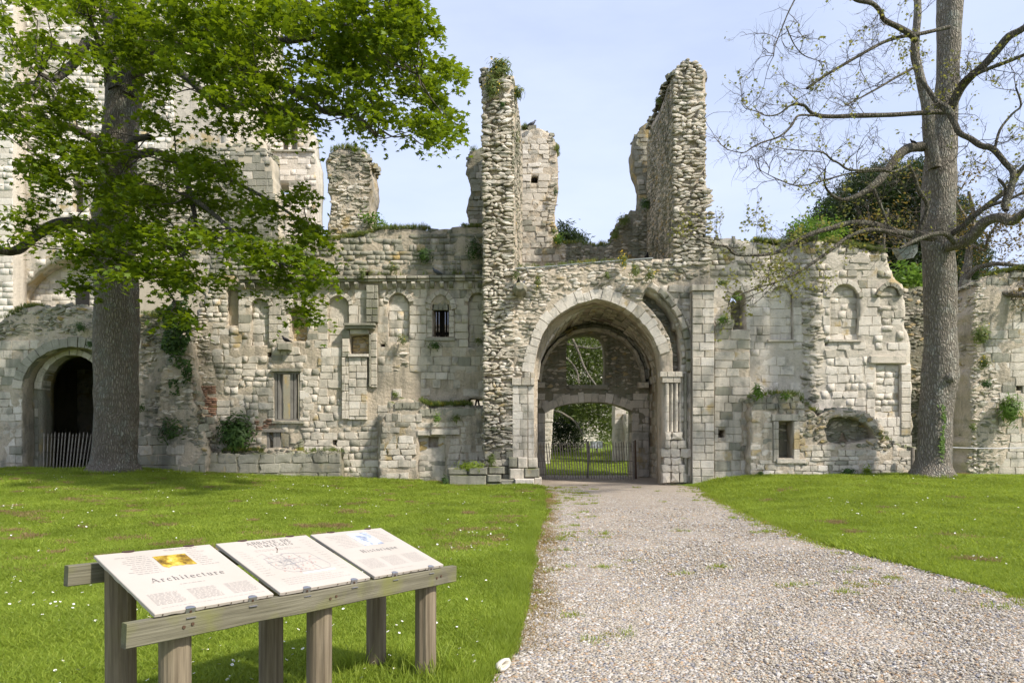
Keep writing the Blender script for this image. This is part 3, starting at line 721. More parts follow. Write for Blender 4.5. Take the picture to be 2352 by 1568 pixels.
# right-hand buttress pilaster
fb = front(YG - .32)
bout = uv([(1590, 1112), (1590, 672), (1592, 655), (1636, 655), (1639, 672), (1640, 1112)], YG - .32)
core(T, fb, bout, (), .5, M['core'], .01, .2, .0, seed=41, name='buttress_core')
for (x0, y0, x1, y1) in [(1588, 655, 1615, 668), (1616, 655, 1641, 668)]: dressed(T, fb, prect(x0, y0, x1, y1, YG - .32), -.3, .09, 'block', 'buttress_cap')
y = 669
while y < 1108:
    h = rg.uniform(15, 23); c = 1615 + rg.uniform(-9, 9)
    dressed(T, fb, prect(1590, y, c - .5, y + h - .5, YG - .32), -.1, .03 + rg.uniform(-.02, .02), 'block', 'buttress_stone', .025); dressed(T, fb, prect(c, y, 1640, y + h - .5, YG - .32), -.1, .03 + rg.uniform(-.02, .02), 'block' if rg.random() < .6 else 'block_pale', 'buttress_stone', .025); y += h
flush(T)

# ================================================================== tall ruined walls rising over the gatehouse
def zpx(y, Y): return EYE - (y - HY) / F * Y
# left spur
T = thing('ruined_wall', 'tall narrow rubble wall stub left of the arch with yellow flowers on its top', 'ruined wall', (-.4, 21.9, 0), 'tall wall stubs of the gatehouse')
fs = Frame((.056, 21.9, 0), (.993, -.119, 0))
core(T, fs, [(0.1, -.4), (2.9, -.4), (2.9, 12.0), (2.2, 12.6), (1.2, 12.9), (.3, 13.3), (0.1, 13.2)], (), .98, M['core'], .02, .16, .05, seed=51, name='rubble_core')
ff = front(21.92)
lo = uv([(1110, 1128), (1109, 900), (1110, 600), (1107, 400), (1108, 157), (1140, 157), (1160, 166), (1172, 178), (1176, 300), (1180, 620), (1181, 640), (1178, 880), (1180, 1125)], 21.92)
masonry(T, ff, lo, (), [(uv([(1100, 1128), (1100, 1040), (1190, 1040), (1190, 1128)], 21.92), 'worngrey')], 'rubble', seed=52, off=.02)
masonry(T, fs, [(.05, 6.5), (2.8, 6.5), (2.8, 12.0), (2.2, 12.5), (1.2, 12.8), (.3, 13.2), (.05, 13.2)], (), style='slate', seed=53, off=-.02)
masonry(T, Frame((-.93, 0, 0), (-1, 0, 0)), rect(-24.2, -22, 0.2, 12.9), style='rubble', seed=54)
edge_lumps(T, ff, uv([(1110, 160), (1140, 158), (1160, 167), (1172, 180)], 21.92), 1.5, 'rubblegrey', .27, (.14, .34), 9)
# protruding left toothing further down
flush(T)
# right spur
T = thing('ruined_wall', 'tallest rubble wall stub right of the arch with a dark slab-like left face', 'ruined wall', (5.7, 22, 0), 'tall wall stubs of the gatehouse')
fs = Frame((5.19, 0, 0), (-1, 0, 0))
core(T, fs, [(-26.3, 5), (-26.3, 12.9), (-25.4, 13.2), (-24.2, 13.0), (-23, 13.2), (-22.3, 13.5), (-22.06, 13.4), (-22.06, 5)], (), 1.05, M['core'], .02, .16, .07, seed=61, name='rubble_core')
ff = front(21.95)
lo = uv([(1546, 605), (1546, 400), (1547, 200), (1548, 160), (1556, 148), (1575, 140), (1600, 142), (1612, 150), (1616, 200), (1618, 260), (1621, 400), (1622, 420), (1636, 440), (1640, 500), (1632, 560), (1632, 605)], 21.95)
masonry(T, ff, lo, (), (), 'rubble', seed=62, off=.02)
masonry(T, fs, [(-26.2, 6.5), (-26.2, 12.9), (-25.4, 13.1), (-24.2, 12.9), (-23, 13.1), (-22.05, 13.4), (-22.05, 6.5)], (), style='slate', seed=63, off=0)
edge_lumps(T, ff, uv([(1548, 160), (1556, 149), (1575, 140), (1600, 142), (1614, 152)], 21.95), 4.2, 'rubblegrey', .2, (.18, .36), 10)
masonry(T, Frame((6.26, 0, 0), (1, 0, 0)), rect(22, 26.2, 6.5, 12.8), style='rubble', seed=64)
flush(T)
def ruin(name, label, cat, Y, px, style, thick=.8, zones=(), holes=(), seed=1, mat='core', lumps=None, group=None, lst='rubblegrey', jag=.09, rough=.04, limit=290, below=None):
    P = uv(px, Y); a = np.mean(P, 0)
    T = thing(name, label, cat, (a[0], Y, 0), group); f = front(Y)
    core(T, f, P, holes, thick, M[mat], rough, .14, jag, seed=seed, name='rubble_core')
    masonry(T, f, P, holes, zones, style, seed=seed + 1)
    if lumps: edge_lumps(T, f, uv(lumps, Y), thick, lst, .27, (.14, .38), seed + 2)
    if limit: flush(T, limit)
    return T
ph = putlog(1227.5, 413, 26.2, .26)
T = ruin('ruined_wall', 'mossy-topped wall fragment with a square hole, standing behind the left stub above the arch', 'ruined wall', 26.2,
     [(1195, 640), (1195, 300), (1215, 296), (1250, 297), (1262, 305), (1271, 320), (1279, 352), (1281, 400), (1279, 440), (1277, 470), (1271, 497), (1281, 531), (1288, 558), (1300, 566), (1300, 640)], 'worn', .9,
     [(uv([(1255, 300), (1300, 300), (1300, 640), (1268, 560), (1250, 480), (1268, 400)], 26.2), 'rubble')], [ph], 70, lumps=[(1200, 298), (1215, 295), (1250, 296), (1264, 306), (1275, 330)], limit=0)
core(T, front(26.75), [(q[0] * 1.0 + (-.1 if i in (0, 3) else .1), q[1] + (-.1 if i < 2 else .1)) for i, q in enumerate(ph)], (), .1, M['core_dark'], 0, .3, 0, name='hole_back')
flush(T)
ruin('ruined_wall', 'low rubble wall across the back of the terrace above the arch', 'wall', 26.4,
     [(1285, 660), (1285, 566), (1330, 562), (1370, 567), (1400, 563), (1411, 551), (1416, 524), (1433, 504), (1453, 485), (1470, 482), (1500, 480), (1500, 660)], 'rubblegrey', .9,
     [(uv([(1395, 660), (1425, 600), (1500, 590), (1500, 660)], 26.4), 'grey')], seed=80, mat='core_dark', lumps=[(1288, 564), (1330, 561), (1370, 566), (1400, 562), (1411, 549), (1418, 522), (1436, 502), (1455, 484), (1480, 480)])
ruin('ruined_wall', 'thin broken wall edge behind the dark face of the right stub', 'ruined wall', 26.6,
     [(1470, 500), (1468, 460), (1466, 430), (1458, 390), (1455, 345), (1463, 310), (1478, 292), (1489, 284), (1510, 282), (1510, 500)], 'worngrey', .8, seed=85, mat='core_dark', lumps=[(1466, 306), (1478, 290), (1500, 282)])
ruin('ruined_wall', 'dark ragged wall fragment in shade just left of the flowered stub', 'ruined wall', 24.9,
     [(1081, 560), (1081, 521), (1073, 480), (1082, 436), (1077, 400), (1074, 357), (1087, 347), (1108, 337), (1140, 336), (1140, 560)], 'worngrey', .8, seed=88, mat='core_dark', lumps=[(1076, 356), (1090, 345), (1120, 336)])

# ================================================================== left curtain wall
YL = 23.5
T = thing('curtain_wall', 'long ruined wall left of the arch with blind arches under a corbelled cornice', 'ruined wall', (-6, YL, 0))
fw = front(YL)
out = uv([(430, 1130), (430, 900), (432, 800), (450, 745), (462, 690), (500, 640), (520, 600), (545, 575), (560, 560), (640, 556), (700, 556), (728, 566), (740, 553), (800, 548), (848, 540), (862, 530), (930, 529), (1000, 527), (1060, 526), (1116, 526), (1130, 560), (1130, 1130)], YL)
n1 = niche(T, YL, 576, 617, 685, 793, 703, .14, 'palerough', 101)
n2 = niche(T, YL, 753, 801, 679, 786, 700, .14, 'ashlar', 102)
n3 = niche(T, YL, 891, 939, 672, 786, 694, .14, 'pale', 103, pointed=.4)
n4 = niche(T, YL, 1076, 1122, 672, 800, 694, .14, 'ashlar', 104)
nw = niche(T, YL, 666, 705, 706, 783, 712, .35, 'yellow', 105, ring_w=.2)
nplast = niche(T, YL, 520, 547, 660, 748, 668, .22, 'none', 106, ring_w=0, corem='plaster')
w1 = uv([(993, 699), (1031, 699), (1031, 774), (993, 774)], YL)
mull = uv([(630, 853), (687, 853), (687, 966), (630, 966)], YL)
h1 = uv([(612, 992), (640, 988), (663, 996), (663, 1030), (636, 1026), (612, 1030)], YL)
h2 = uv([(1070, 931), (1072, 920), (1083, 914), (1098, 916), (1112, 914), (1113, 932)], YL)
npan = uv([(805, 769), (847, 769), (847, 814), (805, 814)], YL)
nlow = uv([(958, 1004), (1024, 1004), (1024, 1120), (958, 1120)], YL)
pl = putlogs(T, [(618, 814), (769, 1016), (880, 795), (921, 743), (1099, 741), (843, 628)], YL)
holes = [n1, n2, n3, n4, nw, nplast, w1, mull, h1, h2, npan] + pl
core(T, fw, out, holes, .95, M['core'], .04, .14, .09, .015, seed=100, name='wall_core')
Z = lambda L: uv(L, YL)
zones = [
 (Z([(430, 1130), (430, 540), (540, 540), (548, 640), (550, 700), (550, 800), (560, 810), (600, 850), (600, 980), (600, 1040), (430, 1040)]), 'worn'),
 (Z([(320, 1130), (320, 690), (455, 640), (480, 760), (500, 900), (460, 1040), (460, 1130)]), 'rubble'),
 (Z([(560, 800), (700, 790), (735, 845), (730, 905), (720, 1000), (560, 1000)]), 'worn'),
 (Z([(463, 887), (496, 890), (498, 957), (475, 975), (463, 930)]), 'brick'), (Z([(585, 965), (632, 962), (634, 985), (590, 990)]), 'brick'),
 (Z([(500, 640), (500, 500), (1140, 500), (1140, 633), (560, 650)]), 'worngrey'),
 (Z([(560, 1035), (600, 1010), (780, 1000), (790, 1050), (560, 1050)]), 'rubblegrey'),
 (Z([(900, 800), (935, 795), (940, 850), (905, 860)]), 'rubble'),
 (Z([(690, 975), (800, 900), (860, 950), (870, 1100), (700, 1100)]), 'worn'),
]
exc = [Z(prect_) for prect_ in ([(843, 640), (870, 640), (870, 742), (843, 742)], [(786, 744), (868, 744), (868, 966), (786, 966)], [(553, 633), (1112, 633), (1112, 648), (553, 648)])]
rings = [Z(arch_path(a - 9, b + 9, s, t - 9, 10) + [(b + 9, s + 2), (a - 9, s + 2)]) for a, b, s, t in ((576, 617, 703, 685), (753, 801, 700, 679), (891, 939, 694, 672), (1076, 1122, 694, 672), (666, 705, 712, 706))]
rings += [Z([(980, 775), (980, 690), (990, 674), (1011, 665), (1032, 674), (1043, 690), (1043, 775)])]
rings += [Z([(624, 848), (693, 848), (693, 970), (624, 970)])]
masonry(T, fw, out, holes + exc + rings, zones, 'ashlar', seed=110)
masonry(T, front(YL + .3), npan, (), style='yellow', seed=111); core(T, front(YL + .3), npan, (), .2, M['core_pale'], .01, .2, 0, name='blocked_door_back')
# pointed traceried window
wp = uv([(985, 774), (985, 705), (990, 690), (1000, 679), (1012, 672), (1024, 679), (1034, 690), (1039, 705), (1039, 774)], YL)
ring(T, fw, uv([(987, 712), (991, 694), (1000, 683), (1012, 676), (1024, 683), (1033, 694), (1037, 712)], YL), .17, -.2, .07, 8, 'block', 'arch_stone', 21)
dressed(T, fw, uv([(988, 712), (992, 695), (1001, 684), (1012, 678), (1023, 684), (1032, 695), (1036, 712), (1031, 712), (1031, 699), (1022, 699), (1019, 706), (1012, 695), (1005, 706), (1002, 699), (993, 699), (993, 712)][:7] + [(1036, 699), (988, 699)], YL), -.4, -.03, 'block', 'tracery', .01)
for x, d in ((1002, .03), (1012, .05), (1022, .03)):
    dressed(T, fw, uv([(x - 7, 712), (x - 6, 701 - d * 60), (x, 695 - d * 60), (x + 6, 701 - d * 60), (x + 7, 712), (x + 4, 708), (x, 703), (x - 4, 708)], YL)[:5], -.1, .012, 'block_grey', 'tracery_cusp', .02)
y = 713
while y < 774:
    h = rg.uniform(12, 19); y2 = min(y + h, 775)
    dressed(T, fw, prect(981, y, 992.5, y2 - .9, YL), -.5, .03, 'block', 'jamb_stone'); dressed(T, fw, prect(1031.5, y, 1043, y2 - .9, YL), -.5, .03, 'block', 'jamb_stone'); y = y2
dressed(T, fw, prect(978, 776, 1046, 783, YL), -.5, .10, 'block_grey', 'sill_stone')
# cornice + corbels
x = 553
while x < 1112:
    w = rg.uniform(18, 30); x2 = min(1113, x + w); yy = 634.5 + (1110 - x) * .008
    mt = 'block_grey' if rg.random() < .7 else 'block'
    if rg.random() > .04: dressed(T, fw, prect(x, yy, x2 - .7, yy + 6.5, YL), -.2, .24, mt, 'cornice_stone', .03)
    dressed(T, fw, prect(x, yy + 7, x2 - .7, yy + 12, YL), -.2, .15, mt, 'cornice_stone', .02); x = x2
x = 562; k = 0
while x < 1112:
    yy = 647.5 + (1110 - x) * .008
    if not (838 < x < 872) and rg.random() > .08:
        a = W(x, yy + 1, YL); cw = .065; mb = MB()
        prof = [(0, 0), (-.2, 0), (-.21, -.06), (-.17, -.13), (-.07, -.19), (0, -.2)]
        vs = [(a.x + s * cw, YL + p[0], a.z + p[1]) for s in (-1, 1) for p in prof]; n = 6
        mb.add(vs, [tuple(range(n)), tuple(range(n, 2 * n))[::-1]] + [(i, i + n, (i + 1) % n + n, (i + 1) % n) for i in range(n)])
        mb.build('corbel', M['block_grey' if k % 3 else 'block'], T)
    x += 21.6; k += 1
# mossy pilaster and the walled-up doorway below it
def pier(T, x0, x1, ya, yb, Y, d, mats, name='pilaster_stone', lo=14, hi=22, split=True):
    y = ya
    while y < yb - 3:
        h = min(rg.uniform(lo, hi), yb - y); c = (x0 + x1) / 2 + rg.uniform(-.2, .2) * (x1 - x0)
        for a, b in (((x0, c), (c, x1)) if split else ((x0, x1),)):
            dressed(T, front(Y), prect(a, y, b - .5, y + h - .5, Y), -.15, d + rg.uniform(-.015, .015), mats[int(rg.integers(len(mats)))], name, .025)
        y += h
pier(T, 843, 870, 657, 742, YL, .16, ['block_grey'])
pier(T, 787, 803, 822, 964, YL, .12, ['block']); pier(T, 803, 845, 822, 964, YL, .12, ['block', 'block', 'block', 'block_pale'])
pier(T, 787, 804, 758, 821, YL, .10, ['block', 'block_grey'], split=False)
pier(T, 853, 867, 766, 890, YL, .10, ['block'], split=False)
shaft(T, 847, 852, 768, 888, YL - .1, .10, 6, 'block_grey', 'moulding_stone')
dressed(T, fw, prect(793, 745, 865, 750, YL), -.1, .32, 'block_grey', 'hood_stone', .04); dressed(T, fw, prect(796, 750.5, 862, 757, YL), -.1, .24, 'block_grey', 'hood_stone', .04)
dressed(T, fw, prect(805, 758, 848, 768, YL), -.1, .10, 'block', 'lintel')
dressed(T, fw, prect(801, 814, 849, 820.5, YL), -.3, .20, 'block_pale', 'sill_stone', .03)
# wooden framed opening
dressed(T, fw, prect(624, 846, 693, 853, YL), -.4, .12, 'block_grey', 'lintel'); dressed(T, fw, prect(626, 967, 700, 972, YL), -.4, .10, 'block_grey', 'sill_stone')
pier(T, 688, 712, 854, 966, YL, .0, ['block', 'block_pale'], 'jamb_stone', split=False); pier(T, 616, 629.5, 854, 966, YL, .02, ['block'], 'jamb_stone', split=False)
edge_lumps(T, fw, uv([(548, 572), (570, 558), (640, 555), (728, 564), (745, 552), (800, 547), (848, 539), (862, 530), (930, 528), (1060, 525), (1110, 525)], YL), .95, 'rubblegrey', .2, (.18, .40), 11)
edge_lumps(T, fw, uv([(435, 800), (452, 745), (464, 690), (500, 642), (520, 604), (545, 576)], YL), .95, 'rubble', .28, (.18, .40), 12)
# corbel stone with black bird
dressed(T, fw, prect(641, 790, 672, 806, YL), -.2, .28, 'block_grey', 'projecting_stone', .06)
flush(T)
# wooden frame in the opening: its own thing
T = thing('window_frame', 'weathered grey wooden frame with a mullion in the low opening of the left wall', 'window frame', tuple(W(658, 966, YL + .1)))
for (x0, y0, x1, y1) in [(631, 853, 688, 859), (631, 962, 688, 966), (631, 859, 638, 962), (640, 859, 644, 962), (668, 859, 675, 962), (677, 859, 682, 962)]:
    v, f = prism(front(YL + .12), prect(x0, y0, x1, y1, YL + .12), -.12, .08, .012); obj('frame_bar', mk_mesh('frame_bar', v, f, M['oldwood']), T)
T = thing('timber_prop', 'short timber props and brace under a wooden lintel in the low broken gap', 'timber prop', tuple(W(636, 1030, YL)))
mb = MB(); mb.box(W(634, 989, YL + .1), (.75, .3, .09)); mb.build('lintel_beam', M['oldwood'], T)
for x in (616, 633, 641):
    mb = MB(); mb.box(W(x, 1012, YL + .1), (.11, .12, .62)); mb.build('post', M['oldwood'], T)
mb = MB(); mb.tube([W(620, 1000, YL + .12), W(640, 1026, YL + .12)], .04, 5); mb.build('brace', M['oldwood'], T)
T = thing('timber_prop', 'rusty iron and timber pieces in the dark hole beside the left stub', 'timber prop', tuple(W(1090, 930, YL + .3)))
for a, b in [((1080, 932), (1078, 908)), ((1092, 932), (1096, 912)), ((1070, 917), (1114, 914)), ((1101, 932), (1098, 918))]:
    mb = MB(); mb.tube([W(*a, YL + .3), W(*b, YL + .3)], .035, 5); mb.build('bar', M['iron'], T)

# rubble colonnade stub
T = ruin('ruined_pier', 'free-standing rubble stub rising from the top of the left wall near the tree branches', 'ruined pier', 24.2,
     [(735, 600), (736, 556), (752, 530), (756, 500), (760, 472), (753, 440), (751, 400), (750, 372), (757, 355), (772, 345), (800, 343), (835, 350), (848, 368), (852, 400), (852, 430), (846, 460), (846, 490), (850, 520), (868, 545), (875, 600)], 'rubblegrey', 1.5,
     [(uv([(740, 420), (860, 400), (860, 520), (740, 520)], 24.2), 'rubble')], seed=120, lumps=[(758, 354), (775, 345), (800, 342), (833, 349), (846, 364)], jag=.05, rough=.04)

# projecting lower wall in front, right part
Yp = 22.95
Tn = [(958, 1004), (1024, 1004), (1024, 1130), (958, 1130)]
T = thing('low_wall', 'thicker lower wall with a mossy ledge and small blocked doorway left of the arch', 'wall', (-2.8, Yp, 0)); fp = front(Yp)
o2 = uv([(872, 1135), (872, 1010), (880, 960), (900, 938), (913, 918), (940, 916), (960, 924), (990, 936), (1020, 938), (1060, 934), (1100, 938), (1125, 938), (1125, 1135)], Yp)
nic = uv([(982, 1003), (1006, 1003), (1006, 1027), (982, 1027)], Yp); dn = uv([(960, 1003), (981, 1003), (981, 1028), (1007, 1028), (1007, 1003), (1022, 1003), (1022, 1130), (960, 1130)], Yp)
core(T, fp, o2, [uv([(960, 1003), (1022, 1003), (1022, 1130), (960, 1130)], Yp)], .6, M['core'], .05, .13, .07, seed=130, name='wall_core')
core(T, front(Yp + .16), uv([(952, 996), (1030, 996), (1030, 1135), (952, 1135)], Yp), [nic], .4, M['core_pale'], .03, .13, 0, seed=131, name='blocked_door_back')
masonry(T, front(Yp + .16), dn, (), [(uv([(950, 1000), (1030, 1000), (1030, 1040), (950, 1040)], Yp), 'yellow')], 'coursed', seed=132)
masonry(T, fp, o2, [uv([(955, 985), (1057, 985), (1057, 1000), (1024, 1003), (1024, 1130), (957, 1130)], Yp)],
        [(uv([(900, 900), (1130, 900), (1130, 965), (1040, 962), (960, 950), (900, 940)], Yp), 'worngrey'), (uv([(860, 1010), (950, 1010), (950, 1080), (860, 1080)], Yp), 'worn'), (uv([(1075, 1040), (1130, 1000), (1130, 1135), (1040, 1135)], Yp), 'worn')], 'worn', seed=133)
dressed(T, fp, prect(989, 985, 1057, 998, Yp), -.3, .08, 'block', 'lintel', .05); dressed(T, fp, prect(957, 988, 988, 1000, Yp), -.3, .05, 'block', 'lintel', .05)
edge_lumps(T, fp, uv([(905, 930), (914, 916), (940, 914), (960, 922), (990, 934), (1060, 932), (1120, 936)], Yp), .6, 'rubblegrey', .22, (.12, .34), 13)
flush(T)
# base ledge right (mossy blocks)
T = thing('stone_plinth', 'low mossy block plinth with weeds on top at the foot of the left stub', 'plinth', (-1.3, 21.5, 0))
for (x0, y0, x1, y1, d) in [(1027, 1076, 1075, 1090, 0), (1076, 1074, 1120, 1090, .05), (1030, 1091, 1118, 1118, .02), (1119, 1090, 1152, 1108, .04), (1121, 1072, 1160, 1089, -.1), (1152, 1109, 1180, 1126, .1), (1119, 1109, 1151, 1122, 0), (1027, 1118.5, 1100, 1132, 0), (1101, 1123, 1180, 1135, 0)]:
    dressed(T, front(21.5), prect(x0, y0, x1 - 1, y1 - 1, 21.5), -.8, d, 'block_grey', 'stone', .05)
# lower ashlar plinth under the timber opening
T = thing('stone_plinth', 'long low plinth of squared grey blocks along the foot of the left wall', 'plinth', (-8.5, 23.0, 0))
fp = front(23.0); o3 = uv([(300, 1125), (300, 1040), (455, 1040), (520, 1044), (780, 1040), (786, 1125)], 23.0)
core(T, fp, o3, (), .6, M['core_dark'], .02, .2, .04, seed=140, name='plinth_core'); masonry(T, fp, o3, (), (), 'big', seed=141)
edge_lumps(T, fp, uv([(455, 1038), (520, 1042), (780, 1038)], 23.0), .5, 'rubblegrey', .22, (.12, .34), 14)
flush(T)

# ================================================================== low arched building at far left
Ya = 23.1
T = thing('vaulted_ruin', 'low ruin with a round-arched dark doorway behind the big tree', 'ruin', (-15, Ya, 0)); fa = front(Ya)
o4 = uv([(-180, 1130), (-180, 760), (0, 742), (30, 722), (60, 708), (100, 704), (150, 702), (215, 706), (320, 722), (345, 722), (372, 738), (400, 752), (440, 790), (452, 900), (452, 1130)], Ya)
ap = arch_path(52, 284, 894, 797, 18, 0); ah = uv(ap + [(284, 1130), (52, 1130)], Ya)
core(T, fa, o4, [ah], .7, M['core'], .05, .15, .08, seed=150, name='wall_core')
ap2 = arch_path(97, 238, 894, 815, 18, 0); ah2 = uv(ap2 + [(238, 1130), (97, 1130)], Ya + .5)
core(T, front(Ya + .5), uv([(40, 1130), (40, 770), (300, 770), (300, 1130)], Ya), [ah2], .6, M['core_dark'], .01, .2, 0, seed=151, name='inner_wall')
core(T, front(Ya + 11.5), uv([(-100, 1130), (-100, 770), (400, 770), (400, 1130)], Ya + 4.4), (), .3, M['core_dark'], .05, .4, 0, seed=152, name='back_wall')  # unseen wall set far back so the doorway reads dark
apo = arch_path(30, 306, 894, 775, 18, 0)
masonry(T, fa, o4, [uv(apo + [(306, 1130), (284, 900), (284, 1130), (52, 1130), (52, 896), (30, 896)], Ya)] if False else [uv(apo + [(306, 894), (284, 900), (284, 1130), (52, 1130), (52, 896), (30, 894)], Ya)],
        [(uv([(-180, 700), (470, 680), (470, 1000), (330, 1000), (320, 780), (230, 775), (150, 768), (60, 775), (-180, 800)], Ya), 'rubblegrey'), (uv([(310, 1140), (310, 1000), (350, 990), (400, 1010), (470, 1060), (470, 1140)], Ya), 'big'),
         (uv([(320, 800), (470, 780), (470, 960), (320, 990)], Ya), 'rubble')], 'ashlar', seed=153)
masonry(T, front(Ya + .5), uv(arch_path(56, 280, 894, 800, 14) + [(280, 1130), (56, 1130)], Ya), [uv(arch_path(88, 247, 894, 806, 14) + [(247, 1130), (88, 1130)], Ya + .5)], (), 'grey', seed=154)
ring(T, fa, uv(ap, Ya), .33, -.2, .06, 19, 'block_grey', 'arch_stone', 15); ring(T, front(Ya + .5), uv(ap2, Ya + .5), .22, -.4, .05, 15, 'block', 'arch_stone', 16)
cmb = MB()  # unseen box added behind the doorway; blocks light to keep the inside dark
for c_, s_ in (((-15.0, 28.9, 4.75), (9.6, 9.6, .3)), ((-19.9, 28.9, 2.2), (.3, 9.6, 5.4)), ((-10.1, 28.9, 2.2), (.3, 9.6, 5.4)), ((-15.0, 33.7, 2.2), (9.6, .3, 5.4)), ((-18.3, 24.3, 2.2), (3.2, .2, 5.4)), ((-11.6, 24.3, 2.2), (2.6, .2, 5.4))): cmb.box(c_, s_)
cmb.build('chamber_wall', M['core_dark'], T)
edge_lumps(T, fa, uv([(-40, 742), (0, 740), (30, 720), (60, 706), (150, 700), (215, 704), (320, 720), (345, 720), (372, 736), (430, 775)], Ya), .7, 'rubblegrey', .27, (.14, .34), 17)
flush(T)
ruin('rubble_stump', 'craggy rubble stump between the big trunk and the red brick patch', 'ruined wall', 22.75,
     [(318, 1110), (318, 1000), (350, 985), (362, 940), (352, 900), (372, 850), (392, 830), (420, 842), (440, 900), (452, 960), (470, 1000), (476, 1040), (470, 1110)], 'rubblegrey', .35,
     [(uv([(300, 1140), (300, 985), (350, 980), (390, 1005), (440, 1020), (490, 1060), (490, 1140)], 22.75), 'big'), (uv([(370, 830), (440, 830), (440, 950), (370, 950)], 22.75), 'rubble')], seed=170, mat='core', lumps=[(322, 998), (350, 983), (362, 940), (374, 850), (392, 828), (420, 840), (440, 898), (455, 960), (474, 1010)], jag=.1, rough=.06)
# upper wall behind the crown
ruin('ruined_wall', 'high broken wall with pale plaster at its foot, half hidden by the maple crown', 'ruined wall', 27.2,
     [(300, 760), (300, 380), (331, 361), (400, 345), (486, 329), (600, 328), (618, 358), (627, 405), (638, 481), (640, 560), (700, 590), (700, 760)], 'worngrey', .9,
     [(uv([(300, 780), (300, 622), (480, 622), (480, 780)], 27.2), 'none'), (uv([(300, 420), (440, 420), (440, 620), (300, 620)], 27.2), 'rubble'), (uv([(520, 600), (520, 380), (600, 350), (650, 480), (650, 600)], 27.2), 'grey')],
     seed=160, mat='plaster', lumps=[(331, 360), (400, 344), (486, 328), (600, 327), (618, 356)], rough=.012)

# ================================================================== church tower and turret
Yt = 31.0
T = thing('church_tower', 'huge pale abbey tower behind the maple, rising out of the picture at left', 'church tower', (-18, Yt, 0)); ft = front(Yt)
big = niche(T, Yt, 40, 330, 590, 760, 705, .7, 'pale', 201, ring_w=.0, corem='core_pale')
sl1 = uv([(165, 410), (190, 410), (190, 492), (165, 492)], Yt); sl2 = uv([(204, 480), (216, 480), (216, 550), (204, 550)], Yt)
o5 = uv([(-220, 1125), (-220, -220), (533, -220), (533, 1125)], Yt)
core(T, ft, o5, [big, sl1, sl2], 1.4, M['core_pale'], .012, .35, 0, seed=200, name='tower_core')
masonry(T, ft, uv([(30, 900), (30, -220), (533, -220), (533, 900)], Yt), [big, sl1, sl2], [(uv([(30, 900), (30, 420), (140, 470), (120, 590), (40, 640)], Yt), 'none'), (uv([(400, 340), (400, 190), (533, 190), (533, 340)], Yt), 'none')], 'pale', seed=202, jag=.5)
for s_ in (sl1, sl2): core(T, front(Yt + 1.3), [(q[0] + (.2 if i in (1, 2) else -.2), q[1] + (.2 if i < 2 else -.2)) for i, q in enumerate(s_)], (), .1, M['black'], 0, .5, 0, name='slit_back')  # black plates paint the unlit depth of the slits
sm = uv([(175, 655), (206, 655), (206, 706), (175, 706)], Yt + .7)
v, f = prism(front(Yt + .69), sm, -.02, .03, .005); obj('dark_window', mk_mesh('dark_window', v, f, M['black']), T)  # flat black slab paints the unlit inside of the window
o6 = uv([(-220, 1125), (-220, -220), (30, -220), (30, 1125)], Yt - .8)
core(T, front(Yt - .8), o6, (), .85, M['core_pale'], .012, .4, 0, seed=203, name='buttress_core'); masonry(T, front(Yt - .8), uv([(-60, 800), (-60, -200), (30, -200), (30, 800)], Yt - .8), (), (), 'pale', seed=204)
# return wall of the tower towards the east
core(T, Frame((W(533, 0, Yt).x, 0, 0), (1, 0, 0)), rect(Yt + .02, Yt + 7, -.3, 26), (), .5, M['core_pale'], .01, .6, 0, seed=205, name='side_wall')
flush(T)
Yu = 35.0
T = thing('church_turret', 'pale square turret with open belfry lights between the high wall and the rubble stub', 'turret', (-12, Yu, 0)); fu = front(Yu)
wins = [uv([(x0, 346), (x0, 296), ((x0 + x1) / 2, 286), (x1, 296), (x1, 346)], Yu) for x0, x1 in ((648, 661), (667, 683), (596, 610))]
wins += [uv([(535, 380), (535, 305), (541, 296), (548, 305), (548, 380)], Yu), uv([(634, 446), (634, 421), (664, 421), (664, 446)], Yu)]
o7 = uv([(525, 1110), (525, 256), (690, 250), (706, 285), (717, 300), (719, 345), (729, 376), (727, 493), (726, 1110)], Yu)
core(T, fu, o7, wins, 1.2, M['core_pale'], .012, .3, .03, seed=210, name='turret_core')
masonry(T, fu, uv([(527, 1020), (527, 262), (686, 258), (700, 290), (716, 305), (718, 345), (726, 376), (725, 1020)], Yu), wins, (), 'pale', seed=219)
dressed(T, fu, prect(527, 346, 722, 350, Yu), -.1, .12, 'block_grey', 'string_course'); dressed(T, fu, prect(560, 248, 694, 253, Yu), -1.2, .15, 'block_grey', 'coping')
core(T, Frame((W(726, 0, Yu).x, 0, 0), (1, 0, 0)), rect(Yu + .02, Yu + 4, -.3, 12), (), .5, M['core_pale'], .01, .6, 0, seed=212, name='side_wall')
flush(T)

# pale courtyard wall seen through the openings of the left wall
ruin('courtyard_wall', 'pale ashlar wall glimpsed through the dark hole beside the left stub', 'wall', 38, [(740, 1070), (740, 750), (900, 740), (1120, 750), (1120, 1070)], 'pale', .5, seed=215, mat='core_pale', jag=.02, limit=120)
T = thing('board_screen', 'dark slatted boards with chinks of light behind the traceried window', 'boards', tuple(W(1012, 780, 24.9)))
for i in range(9):
    mb = MB(); mb.box(W(985 + i * 6.8, 742, 24.9), (.107 if i % 3 else .094, .03, 2.3)); mb.build('board', M['black'], T)
for y in (765, 769): 
    mb = MB(); mb.box(W(1012, y, 24.8), (1.3, .06, .06)); mb.build('cross_bar', M['black'], T)

